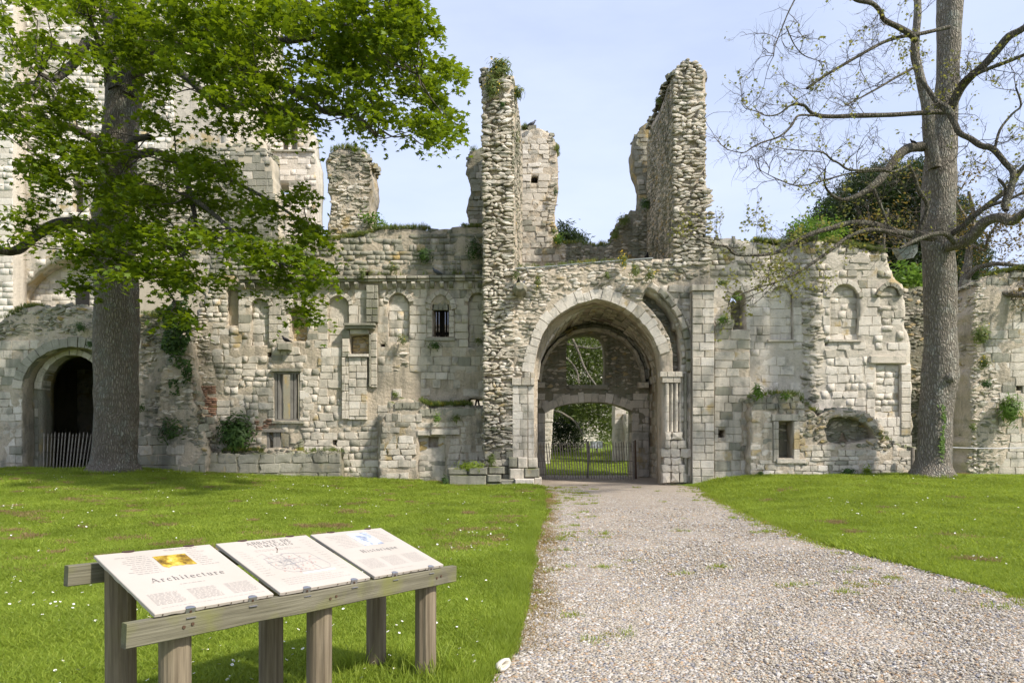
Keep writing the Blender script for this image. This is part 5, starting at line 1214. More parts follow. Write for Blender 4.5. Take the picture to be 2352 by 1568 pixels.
def leaves(name, P, size, kind, mat, parent, seed=1, upd=.55, face=None, droop=0.25, kindprop='stuff', stretch=1.0):
    """P: n x 3 leaf positions. normals mostly up with scatter"""
    v, f = leaf_shape(kind); n = len(P); r_ = new_rng(seed)
    N = r_.normal(0, upd, (n, 3)); N[:, 2] += 1.0
    if face is not None: N += np.asarray(face)
    N /= np.linalg.norm(N, axis=1, keepdims=True)
    D = r_.normal(0, 1, (n, 3)); D[:, 2] -= droop; D -= (D * N).sum(1, keepdims=True) * N; D /= np.linalg.norm(D, axis=1, keepdims=True); S_ = np.cross(D, N)
    s = np.asarray(size) * r_.uniform(.7, 1.25, n)
    V = P[:, None] + s[:, None, None] * (v[None, :, :1] * S_[:, None] + stretch * v[None, :, 1:2] * D[:, None] + v[None, :, 2:3] * N[:, None])
    FF = (f[None] + (np.arange(n) * len(v))[:, None, None]).reshape(-1, 3)
    return obj(name, mk_mesh(name, V.reshape(-1, 3), arr=[FF], mat=mat), parent, kind=None)
def poly_points(poly, n, seed):
    P = np.array(poly, float); r_ = new_rng(seed); out = np.zeros((0, 2)); a, b = P.min(0), P.max(0)
    while len(out) < n:
        q = r_.uniform(a, b, (n * 3, 2)); out = np.concatenate([out, q[pip(poly, q[:, 0], q[:, 1])]])
    return out[:n]
def poly_area(P): 
    P = np.array(P); return abs(np.sum(P[:, 0] * np.roll(P[:, 1], -1) - np.roll(P[:, 0], -1) * P[:, 1])) / 2
def px_path(L, Y0, Y1=None, k=1.0, smooth=4):
    """L: (x,y,r) in picture units -> world points and radii, Catmull-Rom smoothed"""
    Y1 = Y0 if Y1 is None else Y1; n = len(L); P = [np.array(W(a[0], a[1], Y0 + (Y1 - Y0) * i / max(1, n - 1))) for i, a in enumerate(L)]; rad = [a[2] / F * (Y0 + (Y1 - Y0) * i / max(1, n - 1)) * k for i, a in enumerate(L)]
    o, ro = [], []
    for i in range(n - 1):
        p0, p1, p2, p3 = P[max(0, i - 1)], P[i], P[i + 1], P[min(n - 1, i + 2)]
        for j in range(smooth):
            t = j / smooth; o.append(.5 * ((2 * p1) + (-p0 + p2) * t + (2 * p0 - 5 * p1 + 4 * p2 - p3) * t * t + (-p0 + 3 * p1 - 3 * p2 + p3) * t ** 3)); ro.append(rad[i] * (1 - t) + rad[i + 1] * t)
    o.append(P[-1]); ro.append(rad[-1]); return np.array(o), np.array(ro)
def limb(T, name, L, Y0, Y1=None, mat='bark', n=10, rough=.06, label=None, smooth=4):
    P, r_ = px_path(L, Y0, Y1, smooth=smooth); v, f = tube_arr(P, r_, n)
    c = np.repeat(P, n, 0); q = fbm(v, 3, 2.4) * rough + fbm(v, 2, 7.0) * rough * .35; flare = 0
    if name == 'trunk' and n > 15:
        an_ = np.tile(np.arange(n) * 2 * np.pi / n, len(P)); flare = .22 * np.exp(-np.maximum(0, v[:, 2] - v[:, 2].min() - .15) / .28) * (np.abs(np.cos(2.5 * an_ + 1)) ** 2 - .25) + .02 * np.cos(4 * an_ + v[:, 2])
    v = c + (v - c) * (1 + q[:, None] + (flare[:, None] if name == 'trunk' and n > 15 else 0))
    o = obj(name, mk_mesh(name, v, arr=[f], mat=M[mat], smooth=True), T, label=label); return P, r_
def twigs(starts, r_, depth=2, L0=.9, rad=.018, nseg=5, kids=(3, 6), zig=.35, up=.12, shrink=.5, sides=3, grav=0):
    """starts: list of (pos, dir, scale). returns vertex/face arrays and tips"""
    Vs, Fs, tips = [], [], []; b = 0; queue = [(p, d, s, depth) for p, d, s in starts]
    while queue:
        p, d, s, lv = queue.pop(); p = np.array(p, float); d = np.array(d, float); d /= np.linalg.norm(d) + 1e-9; L = L0 * s * r_.uniform(.6, 1.3); pts = [p]; k = nseg if lv > 0 else 4; dirs = []
        for i in range(k):
            d = d + r_.normal(0, zig, 3) + np.array([0, 0, up - grav]); d /= np.linalg.norm(d); p = p + d * L / k; pts.append(p); dirs.append(d)
        rr = rad * s * np.linspace(1, .45 if lv > 0 else .3, k + 1); v, f = tube_arr(pts, rr, sides); Vs.append(v); Fs.append(f + b); b += len(v); tips.append((pts[-1], d, lv)); 
        if lv > 0:
            for c in range(int(r_.integers(*kids))):
                i = int(r_.integers(1, k + 1)); nd = dirs[min(i, k - 1)] + r_.normal(0, .75, 3); queue.append((pts[i], nd, s * shrink * r_.uniform(.7, 1.2), lv - 1))
        else:
            tips.append((pts[2], d, lv))
    return np.concatenate(Vs), np.concatenate(Fs), tips

# ================================================================== big maple at left
YT = 21.0
T = thing('plane_tree', 'massive leafy tree with furrowed grey trunk and bright green lobed leaves at left', 'tree', (W(262, 1080, YT).x, YT, .5))
limb(T, 'trunk', [(260, 1112, 66), (260, 1095, 62), (262, 1078, 57), (262, 1062, 51), (264, 1035, 47.5), (266, 980, 46), (267, 900, 46), (266, 820, 46), (268, 740, 46), (268, 660, 46), (264, 580, 44), (262, 510, 43), (266, 430, 39), (272, 360, 37), (277, 300, 36.5), (283, 240, 37), (286, 200, 37)], YT, n=26, rough=.055)
LP = []
for L, y1, nm in [([(282, 215, 30), (272, 150, 24), (262, 90, 21), (252, 30, 20), (246, -50, 18)], 21, 'limb'), ([(292, 215, 26), (310, 165, 21), (318, 120, 18), (305, 60, 15), (300, -40, 14)], 20.5, 'limb'),
    ([(300, 190, 18), (325, 150, 15), (360, 120, 13), (400, 108, 12.5), (450, 108, 12), (500, 125, 11.5), (545, 152, 11), (600, 180, 10), (663, 205, 9), (712, 233, 8), (745, 256, 7), (798, 263, 6), (828, 278, 5), (865, 312, 4)], 15.5, 'limb'),
    ([(340, 140, 9), (380, 150, 9), (430, 180, 8.5), (480, 225, 8), (530, 250, 7), (590, 225, 6), (625, 240, 5), (650, 263, 5), (678, 274, 4), (690, 293, 3)], 16.5, 'limb'),
    ([(300, 130, 12), (380, 70, 10), (480, 60, 9), (600, 90, 8), (700, 90, 7), (757, 71, 6), (783, 60, 5.5), (860, 70, 4)], 16, 'limb'), ([(783, 62, 5), (820, 110, 5), (858, 137, 4.5), (907, 150, 4), (960, 170, 3)], 15.6, 'branch'),
    ([(250, 200, 10), (244, 124, 9), (222, 86, 7), (205, 40, 5)], 19, 'branch'), ([(262, 160, 12), (205, 100, 11), (180, 135, 10), (150, 165, 9), (124, 181, 7), (90, 170, 5)], 17.5, 'limb'),
    ([(250, 335, 14), (190, 305, 10), (150, 289, 9), (94, 278, 8.5), (38, 276, 8), (0, 285, 7), (-60, 300, 6)], 17, 'limb'), ([(240, 520, 18), (203, 521, 14), (165, 512, 12), (124, 516, 11), (90, 536, 11), (68, 553, 11), (38, 576, 10), (0, 576, 9.5), (-60, 560, 9)], 16.5, 'limb'),
    ([(290, 375, 13), (297, 358, 11), (330, 353, 9), (361, 349, 8), (405, 375, 7), (430, 420, 7), (437, 450, 6.5), (447, 492, 5), (452, 530, 4)], 17.5, 'limb'), ([(285, 365, 12), (293, 340, 9), (312, 320, 8), (345, 315, 6)], 19, 'branch'),
    ([(437, 450, 6), (500, 500, 5), (560, 555, 4), (640, 600, 3.5), (720, 640, 3)], 15.5, 'branch'), ([(452, 530, 4), (420, 590, 4), (380, 640, 3), (400, 690, 2)], 16, 'branch'), ([(405, 375, 5), (500, 400, 4.5), (600, 450, 4), (680, 500, 3), (730, 540, 2)], 17, 'branch')]:
    P, r_ = limb(T, nm, L, 20.8 if L[0][0] < 345 and L[0][2] > 8.5 else 17.5 if L[0][0] > 400 else 19.5, y1, n=8, rough=.09, mat='limb'); LP.append(P)
LP = np.concatenate(LP)
POLY = [([(380, -80), (950, -80), (983, 23), (992, 71), (979, 97), (950, 105), (990, 130), (1027, 130), (1050, 157), (1030, 187), (1040, 221), (1028, 243), (1055, 277), (1030, 315), (986, 312), (956, 292), (907, 280), (880, 300), (825, 292), (800, 262), (740, 265), (705, 300), (660, 330), (610, 300), (560, 240), (500, 215), (440, 200), (380, 150)], 14.0, 19, 1.35),
 ([(120, -80), (380, -80), (400, 100), (320, 105), (240, 60), (190, 80), (150, 50)], 16, 22, 1.3), ([(-80, -80), (140, -80), (120, 20), (60, 30), (30, 55), (-80, 60)], 15, 20, .6),
 ([(60, 70), (160, 60), (225, 110), (225, 160), (180, 185), (205, 260), (195, 300), (150, 295), (80, 310), (50, 285), (-80, 275), (-80, 150), (0, 160), (50, 130)], 16, 20, 1.1),
 ([(255, 85), (400, 85), (410, 170), (385, 200), (392, 250), (398, 295), (375, 325), (345, 300), (328, 250), (328, 160), (255, 120)], 17, 20, 1.1),
 ([(25, 350), (100, 322), (160, 305), (250, 315), (315, 335), (300, 400), (335, 460), (320, 500), (250, 500), (180, 430), (150, 395), (150, 430), (110, 425), (60, 400)], 16, 20, 1.25),
 ([(225, 380), (330, 400), (400, 430), (415, 470), (370, 505), (330, 560), (260, 545), (225, 480)], 16.5, 20, 1.35), ([(360, 370), (420, 335), (470, 345), (540, 365), (560, 420), (610, 480), (595, 520), (560, 545), (520, 505), (470, 475), (400, 440), (360, 400)], 16, 19.5, 1.35),
 ([(600, 440), (640, 402), (685, 402), (695, 430), (720, 440), (685, 470), (735, 520), (725, 548), (680, 535), (640, 515), (590, 490)], 15.5, 18, 1.0), ([(20, 480), (80, 440), (120, 460), (130, 520), (90, 545), (35, 555)], 16, 17.5, .9), ([(470, 255), (560, 250), (640, 280), (620, 300), (500, 285)], 16, 18, .9),
 ([(90, 525), (180, 492), (240, 505), (260, 560), (330, 560), (320, 605), (240, 598), (140, 572)], 16, 18.5, 1.0), ([(165, 625), (240, 612), (245, 640), (200, 668), (170, 662)], 16, 17.5, 1.0),
 ([(250, 565), (300, 525), (400, 505), (480, 525), (520, 545), (510, 600), (520, 640), (480, 675), (440, 655), (400, 680), (375, 660), (330, 625), (280, 650), (245, 620)], 14.5, 18.5, 1.15),
 ([(500, 530), (560, 545), (640, 562), (720, 582), (775, 620), (765, 640), (730, 672), (690, 672), (640, 645), (590, 610), (520, 590)], 14, 17, 1.3), ([(690, 690), (720, 705), (720, 735), (700, 720)], 15, 15.5, .8), ([(385, 690), (420, 700), (430, 730), (400, 725)], 15, 16, .6),
 ([(735, 480), (745, 520), (730, 560), (700, 560), (700, 520)], 16, 18, .8)]
r_ = new_rng(5); SP = []
for i, (pg, y0, y1, den) in enumerate(POLY):
    n = max(3, int(poly_area(pg) / 1000 * den * .86)); q = poly_points(pg, n, 900 + i)
    for x, y in q:
        Yd = r_.uniform(y0, y1); SP.append(tuple(W(x, y, Yd)))
SP = np.array(SP); LE = []; st = []
for c in SP:
    k = int(r_.integers(56, 100)); sx, sz = r_.uniform(.18, .34), r_.uniform(.06, .12); q = np.clip(r_.normal(0, 1, (k, 3)), -1.9, 1.9) * (sx, sx, sz); q[:, 2] -= .28 * (q[:, 0] ** 2 + q[:, 1] ** 2) / sx; LE.append(c + q)
    d = np.linalg.norm(LP - c, axis=1); j = int(np.argmin(d)); a = LP[j]
    if d[j] < 3.2 and r_.random() < .85: (st.append((a, c)) if r_.random() < .6 else None)
LE = np.concatenate(LE)
leaves('foliage', LE, .20, 'maple', M['maple'], T, 6, .42, droop=.5)
Vs, Fs, b = [], [], 0
for a, c in st:
    m = (a + c) / 2 + r_.normal(0, .12, 3) * np.linalg.norm(c - a); pts = [a, (a + m) / 2 + r_.normal(0, .04, 3), m, (m + c) / 2 + r_.normal(0, .05, 3), c]; v, f = tube_arr(pts, np.linspace(.022, .007, 5), 4); Vs.append(v); Fs.append(f + b); b += len(v)
obj('twigs', mk_mesh('twigs', np.concatenate(Vs), arr=[np.concatenate(Fs)], mat=M['twig']), T, kind='stuff')
dl = [(880, 302, 2.5), (905, 315, 2), (940, 312, 1.6), (965, 330, 1.4), (990, 336, 1.2), (1008, 330, 1), (1025, 340, .8)]
limb(T, 'branch', dl, 15.3, 15.0, 'twig', 4, 0)

# ================================================================== bare tree at right
YB = 20.0
T = thing('budding_tree', 'tall grey-barked tree at right with bare crooked branches just coming into leaf', 'tree', (W(2145, 1098, YB).x, YB, .35))
limb(T, 'trunk', [(2143, 1118, 66), (2143, 1103, 58), (2143, 1088, 47), (2144, 1068, 39), (2147, 1030, 35), (2150, 960, 34), (2154, 900, 35), (2158, 862, 38), (2160, 820, 36), (2160, 750, 33), (2159, 680, 34), (2156, 600, 34), (2154, 540, 35), (2156, 470, 35), (2158, 400, 34), (2163, 345, 31), (2168, 290, 27), (2174, 220, 25), (2178, 150, 24), (2180, 80, 25), (2182, 0, 27), (2184, -80, 26)], YB, mat='bark2', n=22, rough=.05)
z4 = lambda a: [(1607.8 + .403 * x, .403 * y, w) for x, y, w in a]
LB = [([(1335, 960, 16), (1320, 860, 17), (1305, 740, 15), (1300, 660, 15), (1290, 580, 14), (1270, 500, 13), (1245, 400, 11), (1225, 310, 11), (1230, 200, 10), (1240, 80, 10), (1240, -60, 9)], 19.4, 19.4, 'limb'),
 ([(1330, 830, 13), (1240, 838, 12.5), (1180, 850, 12), (1120, 900, 11.5), (1065, 975, 11), (1000, 1050, 11), (910, 1110, 8), (820, 1140, 6), (750, 1110, 4), (710, 1050, 3), (715, 960, 2.5)], 19.6, 17.5, 'limb'),
 ([(1400, 635, 8), (1250, 645, 7), (1100, 655, 7), (900, 660, 7), (770, 665, 6), (680, 660, 6), (630, 640, 5), (590, 600, 4), (520, 600, 3), (450, 650, 2.5), (380, 660, 2), (320, 635, 1.5), (260, 620, 1.2)], 19, 17, 'limb'),
 ([(1420, 155, 6), (1250, 195, 5.5), (1150, 210, 5.5), (1050, 240, 5), (920, 310, 5), (800, 380, 4.5), (700, 440, 4.5), (610, 505, 4)], 19.5, 17.5, 'limb'), ([(1230, 230, 9), (1190, 190, 8.5), (1120, 150, 8), (1050, 115, 7.5), (1030, 70, 7), (980, 20, 6.5), (890, 0, 6), (820, -50, 5)], 19, 17.5, 'limb'),
 ([(1250, 440, 6), (1300, 510, 7), (1350, 580, 9), (1410, 625, 10), (1450, 700, 9), (1480, 760, 9), (1540, 790, 9), (1600, 830, 9), (1670, 850, 9), (1740, 930, 9), (1785, 985, 9), (1770, 1090, 9), (1750, 1150, 8), (1745, 1200, 8)], 18.9, 17.5, 'limb'),
 ([(1430, 620, 12), (1480, 510, 12), (1540, 440, 11), (1620, 370, 10), (1700, 280, 10), (1760, 210, 10), (1847, 160, 9), (1950, 60, 8)], 19.6, 18, 'limb'), ([(1500, 460, 6), (1560, 430, 6), (1650, 390, 6), (1760, 350, 5.5), (1880, 300, 5)], 19.2, 18, 'branch'),
 ([(1410, 1400, 18), (1500, 1380, 16), (1560, 1340, 15), (1620, 1270, 14), (1700, 1240, 13), (1780, 1262, 12), (1830, 1225, 11), (1900, 1180, 10)], 19.5, 17, 'limb'), ([(1440, 1330, 9), (1500, 1290, 9), (1560, 1230, 8), (1650, 1160, 8), (1750, 1080, 8), (1847, 950, 7), (1950, 880, 6)], 19.6, 18.5, 'limb'),
 ([(1560, 1240, 6), (1640, 1180, 5.5), (1750, 1140, 5), (1860, 1090, 5)], 18.4, 18, 'branch'), ([(1740, 1200, 7), (1730, 1160, 6), (1745, 1080, 5), (1700, 1020, 4)], 18, 18, 'branch'),
 ([(1330, 1350, 13), (1230, 1342, 12), (1130, 1330, 11.5), (1040, 1300, 11), (950, 1275, 9.5), (850, 1272, 8.5), (750, 1300, 8), (640, 1330, 7), (560, 1370, 6.5), (480, 1420, 6), (400, 1448, 5), (300, 1455, 4.5), (200, 1450, 4), (150, 1405, 3.5), (60, 1392, 3), (-30, 1350, 2.5)], 19.3, 16, 'limb'),
 ([(1130, 1330, 7), (1000, 1310, 6.5), (920, 1320, 6), (830, 1360, 5.5), (740, 1430, 5), (640, 1500, 4.5), (540, 1560, 4), (460, 1600, 3.5), (330, 1640, 2.5), (200, 1690, 1.5)], 18.5, 16, 'branch'),
 ([(1190, 940, 4), (1220, 1000, 5.5), (1250, 1090, 6), (1290, 1150, 6.5), (1290, 1210, 7), (1260, 1290, 7), (1225, 1350, 6), (1190, 1400, 4)], 18, 18.6, 'branch'), ([(1190, 940, 4), (1100, 980, 4), (1020, 965, 3.5), (860, 970, 3.5), (790, 930, 3), (750, 910, 3), (700, 870, 2.5), (600, 860, 2), (480, 850, 1.5)], 18, 16.5, 'branch'),
 ([(990, 1080, 5.5), (1025, 1160, 4.5), (1065, 1260, 3)], 18.3, 18.3, 'branch'), ([(1450, 1385, 8), (1400, 1335, 8), (1330, 1335, 7), (1230, 1370, 6), (1140, 1415, 4)], 18.8, 17.8, 'branch'),
 ([(1100, 980, 3.5), (1000, 975, 3), (850, 990, 2.8), (700, 1030, 2.4), (560, 1060, 2), (440, 1020, 1.5), (350, 975, 1)], 18, 16.5, 'branch'),
 ([(1230, 380, 4), (1120, 440, 3.5), (1020, 500, 3), (920, 555, 2.5), (830, 600, 2)], 19, 17.5, 'branch'), ([(560, -40, 2.5), (500, 80, 2.2), (460, 180, 1.8), (430, 260, 1.4), (420, 320, 1)], 17, 17, 'branch'), ([(490, 150, 1.8), (540, 260, 1.6), (600, 320, 1.3), (690, 350, 1)], 17, 17, 'branch'),
 ([(650, 660, 3), (560, 660, 3.4), (520, 720, 3.2), (450, 780, 3), (360, 810, 2.6), (300, 840, 2.2), (250, 870, 1.8), (180, 860, 1.2)], 17.2, 16.5, 'branch'), ([(1680, 850, 4), (1710, 740, 4), (1780, 650, 3.5), (1830, 600, 3), (1800, 500, 2.5)], 18, 18, 'branch')]
r_ = new_rng(15); starts = []; Lst = []
for L, y0, y1, nm in LB:
    P, rr = limb(T, nm, [(a_, b_, c_ * (.86 if c_ > 9 else .74)) for a_, b_, c_ in z4(L)], y0, y1, 'bark2' if L[0][2] > 15.5 else 'limb', 8, .08); n = len(P); D = np.gradient(P, axis=0); D /= np.linalg.norm(D, axis=1, keepdims=True) + 1e-9
    ln = np.linalg.norm(np.diff(P, axis=0), axis=1).sum()
    for k in range(int(ln * 2.6) + 2):
        i = int(r_.integers(n // 6, n)); s = r_.uniform(.5, 1.1)
        starts.append((P[i], D[i] * .5 + r_.normal(0, .8, 3) + np.array([0, 0, .15]), s))
    starts.append((P[-1], D[-1], .9))
V, Fc, tips = twigs(starts, r_, 2, 1.0, .0125, 6, (3, 7), .30, .06, .58, 3)
obj('twigs', mk_mesh('twigs', V, arr=[Fc], mat=M['twig']), T, kind='stuff')
tp = np.array([p for p, d, l in tips]); pxx = CX + tp[:, 0] / tp[:, 1] * F; pyy = HY - (tp[:, 2] - EYE) / tp[:, 1] * F
w = .10 + .75 * ((pxx < 1960) & (pyy > 470)) + .25 * ((pxx > 2050) & (pyy < 330))
sel = r_.random(len(tp)) < w * .22; q = np.repeat(tp[sel], 5, 0) + r_.normal(0, .07, (sel.sum() * 5, 3))
leaves('foliage', q, .11, 'maple', M['young'], T, 16, .6, droop=1.2)
# ivy on the trunk
n = 420; ty = r_.uniform(930, 1085, n); tx = np.minimum(2172 + r_.normal(0, 5, n) + 4 * np.sin(ty * .06), 2183); rr_ = 35 / F * YB
q = []
for x, y in zip(tx, ty):
    off = (x - 2148) / F * YB; d_ = math.sqrt(max(.0, (rr_ * 1.12) ** 2 - off ** 2)); p = W(x, y, YB - d_ - .02); q.append(tuple(p))
leaves('ivy', np.array(q), .10, 'oval', M['bright'], T, 17, .35, face=(.4, -1.6, -.4))
# knob on the trunk
mb = MB(); mb.tube([W(2176, 868, YB - .3), W(2182, 866, YB - .48), W(2184, 864, YB - .56)], [.2, .16, .07], 9); mb.build('burr', M['bark2'], T, smooth=True)
# smaller tree behind it
T = thing('budding_tree', 'thinner pale-stemmed tree rising over the wall just behind the bare trunk', 'tree', (W(2210, 800, 24).x, 24, .3))
L2 = [([(2205, 1000, 14), (2203, 860, 13), (2203, 780, 13), (2204, 720, 13), (2212, 670, 12), (2222, 610, 9), (2228, 560, 7), (2236, 500, 5), (2225, 440, 3)], 24, 24, 'trunk'), ([(2206, 668, 8), (2240, 668, 8), (2290, 672, 7), (2352, 678, 7), (2420, 670, 6)], 23.9, 22, 'limb'), ([(2220, 640, 6), (2245, 615, 5), (2290, 606, 5), (2352, 612, 4), (2420, 620, 4)], 23.9, 22.5, 'limb'),
      ([(2228, 560, 5), (2262, 575, 3), (2270, 545, 3), (2300, 500, 2)], 24, 23, 'branch'), ([(2232, 520, 4), (2200, 470, 3), (2180, 420, 2)], 24, 24, 'branch')]
starts = []
for L, y0, y1, nm in L2:
    P, rr = limb(T, nm, L, y0, y1, 'bark2', 8, .06); D = np.gradient(P, axis=0)
    for k in range(9): i = int(r_.integers(len(P) // 2, len(P))); starts.append((P[i], D[i] + r_.normal(0, .4, 3), r_.uniform(.6, 1)))
V, Fc, tips = twigs(starts, r_, 2, 1.2, .016, 5, (3, 6), .3, .06, .6, 3); obj('twigs', mk_mesh('twigs', V, arr=[Fc], mat=M['twig']), T, kind='stuff')
tp = np.array([p for p, d, l in tips]); sel = r_.random(len(tp)) < .35; q = np.repeat(tp[sel], 4, 0) + r_.normal(0, .12, (sel.sum() * 4, 3)); leaves('foliage', q, .12, 'oval', M['bronze'], T, 18, .6, droop=.8)

# ================================================================== evergreens and shrubs behind the walls
def mass(name, label, cat, Y, px, depth, n, size, mat, kind='oval', trunk=None, seed=1, group=None, clump=26, up=.6, face=None, trunk_r=8, stretch=1.0, cs=.35, droop=.3):
    c = np.mean(px, 0); b = W(c[0], max(p[1] for p in px), Y); T = thing(name, label, cat, (b.x, Y, max(gzs(b.x, Y), 0)), group); r_ = new_rng(seed)
    q = poly_points(px, n, seed); P = []
    for x, y in q:
        cc = np.array(W(x, y, Y + r_.uniform(-depth, depth))); P.append(cc + r_.normal(0, 1, (clump, 3)) * (cs, cs, cs * .55))
    leaves('crown', np.concatenate(P), size, kind, M[mat], T, seed, up, face, droop=droop, stretch=stretch)
    if trunk: limb(T, 'trunk', [(x, y, trunk_r * (1 - .5 * i / len(trunk))) for i, (x, y) in enumerate(trunk)], Y, n=8)
    return T
yewp = [(1890, 640), (1880, 600), (1895, 560), (1885, 540), (1900, 520), (1890, 470), (1905, 455), (1925, 450), (1930, 430), (1950, 435), (1955, 405), (1975, 395), (2000, 398), (2015, 380), (2040, 390), (2060, 372), (2080, 385), (2110, 365), (2118, 385), (2130, 380), (2180, 430), (2215, 480), (2240, 560), (2262, 580), (2255, 640), (2200, 680), (2040, 680)]
mass('yew_tree', 'big dark evergreen yew towering over the right-hand wall behind the bare tree', 'tree', 34, yewp, 2.2, 2300, .26, 'yew', 'needle', [(2070, 1000), (2070, 800), (2065, 600), (2060, 430)], 401, clump=34, up=.9, trunk_r=16, cs=.30)
mass('yew_tree', 'lower dark evergreen spires at the left end of the yew, above the right wall', 'tree', 36, [(1795, 610), (1800, 560), (1822, 540), (1830, 505), (1842, 540), (1860, 520), (1880, 480), (1900, 500), (1900, 610)], 1, 220, .26, 'yew', 'needle', [(1850, 900), (1850, 600)], 402, clump=34, up=.9, cs=.28)
mass('young_tree', 'bright lime-green young tree in front of the dark yew above the right wall', 'tree', 31, [(1828, 600), (1835, 560), (1830, 520), (1845, 490), (1880, 480), (1900, 520), (1930, 510), (1945, 540), (1925, 560), (1920, 600)], .8, 110, .17, 'bright', 'oval', [(1880, 900), (1880, 600), (1875, 510)], 403, clump=22, trunk_r=4, cs=.28)
mass('young_tree', 'thin sapling with bronze-yellow young leaves before the yew near the bare trunk', 'tree', 30, [(1940, 580), (1945, 520), (1980, 480), (2030, 470), (2080, 430), (2110, 480), (2090, 560), (2040, 600)], 1.2, 38, .15, 'bronze', 'oval', [(2040, 900), (2038, 700), (2030, 560), (2040, 480)], 404, clump=12, trunk_r=4, cs=.3)
mass('shrub', 'bright green leafy shrub poking over the wall left of the bare trunk', 'shrub', 27, [(2045, 655), (2050, 620), (2080, 600), (2125, 610), (2130, 655), (2100, 665)], .5, 26, .2, 'bright', 'oval', None, 405, clump=24, cs=.25)
mass('yew_tree', 'dark feathery conifer tip behind the terrace between the ruined stubs', 'tree', 32, [(1276, 575), (1280, 512), (1292, 525), (1300, 515), (1305, 530), (1325, 538), (1342, 550), (1335, 568)], .5, 70, .24, 'yew', 'needle', [(1285, 900), (1285, 560)], 406, clump=30, up=.9, cs=.2)
mass('shrub', 'small green elder growing in the angle right of the rubble stub', 'shrub', 24.1, [(845, 535), (843, 495), (855, 485), (868, 500), (885, 515), (900, 522), (895, 532)], .25, 22, .13, 'bright', 'oval', [(858, 560), (860, 515)], 407, clump=16, trunk_r=1.5, cs=.14)
# courtyard beyond the passage
mass('cedar_tree', 'spreading green tree in the courtyard seen through the window and doorway of the passage', 'tree', 42, [(1235, 960), (1280, 730), (1330, 720), (1410, 730), (1440, 900), (1430, 985), (1370, 1000), (1330, 960), (1290, 945)], 2, 1100, .30, 'cedar', 'needle', None, 408, clump=22, up=.7, cs=.5)
Tc = bpy.data.objects['cedar_tree']
limb(Tc, 'trunk', [(1180, 1050, 14), (1185, 900, 13), (1195, 800, 12), (1210, 740, 11)], 41, n=10)
for L in ([(1190, 730, 5), (1300, 768, 3.4), (1325, 800, 3), (1345, 850, 2.6), (1380, 900, 1.6)], [(1195, 800, 4), (1252, 925, 3), (1290, 948, 2.8), (1320, 968, 2.2), (1340, 1000, 1.2)], [(1300, 790, 2.4), (1360, 800, 2), (1400, 790, 1.3)], [(1200, 760, 4), (1310, 830, 2.2), (1330, 880, 1.6)]): limb(Tc, 'branch', L, 40, 39, 'bark2', 6, 0)
mass('yew_tree', 'black-green clipped yew beside the courtyard lawn beyond the passage', 'tree', 46, [(1262, 1035), (1258, 960), (1275, 935), (1310, 925), (1335, 950), (1335, 1000), (1330, 1038)], 1.5, 260, .24, 'yew', 'needle', None, 409, clump=34, cs=.35, up=.9)
mass('shrub', 'round green bush beyond the courtyard lawn through the doorway', 'shrub', 50, [(1375, 1030), (1378, 960), (1410, 940), (1420, 1030)], 1, 40, .2, 'cedar', 'oval', None, 410, clump=20, cs=.35)
def pillar(label, Y, px, style='pale', seed=1, thick=1.0): return ruin('abbey_pier', label, 'pier', Y, px, style, thick, seed=seed, mat='core_pale', jag=.04, limit=200)
pillar('rough pale masonry pier at the left edge of the courtyard view through the doorway', 36, [(1225, 1080), (1225, 820), (1262, 850), (1272, 930), (1268, 1000), (1264, 1060), (1262, 1080)], 'palerough', 501)
pillar('clean-cut white pier at the right edge of the courtyard view through the doorway', 37, [(1412, 1075), (1412, 850), (1438, 850), (1438, 1075)], 'pale', 502)
pillar('narrow broken white pier behind the clean-cut one in the courtyard view', 36, [(1438, 1070), (1440, 1000), (1436, 985), (1437, 950), (1480, 945), (1480, 1070)], 'palerough', 503)
pillar('slender grey shafted pier in the middle distance through the doorway', 50, [(1318, 1040), (1320, 940), (1340, 935), (1342, 1040)], 'grey', 504)
ruin('courtyard_wall', 'high pale abbey wall closing the courtyard beyond the passage', 'wall', 58, [(1120, 1060), (1120, 700), (1560, 700), (1560, 1060)], 'palerough', 1.0, seed=505, mat='core_pale', jag=.05, limit=150)
T = thing('notice_board', 'small white notice board on the courtyard lawn beyond the paling gate', 'sign', (W(1370, 1030, 44).x, 44, .3))
mb = MB(); mb.box(W(1370, 1021, 44), (.8, .04, .45)); mb.build('board', M['sign'], T); mb = MB(); mb.box(W(1370, 1032, 44.05), (.08, .06, 1.0)); mb.build('post', M['oldwood'], T)
for i, (x, lb_) in enumerate([(1240, 'left of two grey-white bins behind the paling gate'), (1252, 'right of two grey-white bins behind the paling gate')]):
    T = thing('litter_bin', lb_, 'bin', tuple(W(x, 1045, 38))); a = W(x, 1031, 38); mb = MB(); mb.tube([a + Vector((0, 0, -.45)), a + Vector((0, 0, .3)), a + Vector((0, 0, .34))], [.2, .23, .12], 10); mb.build('bin_body', M['sign'], T)

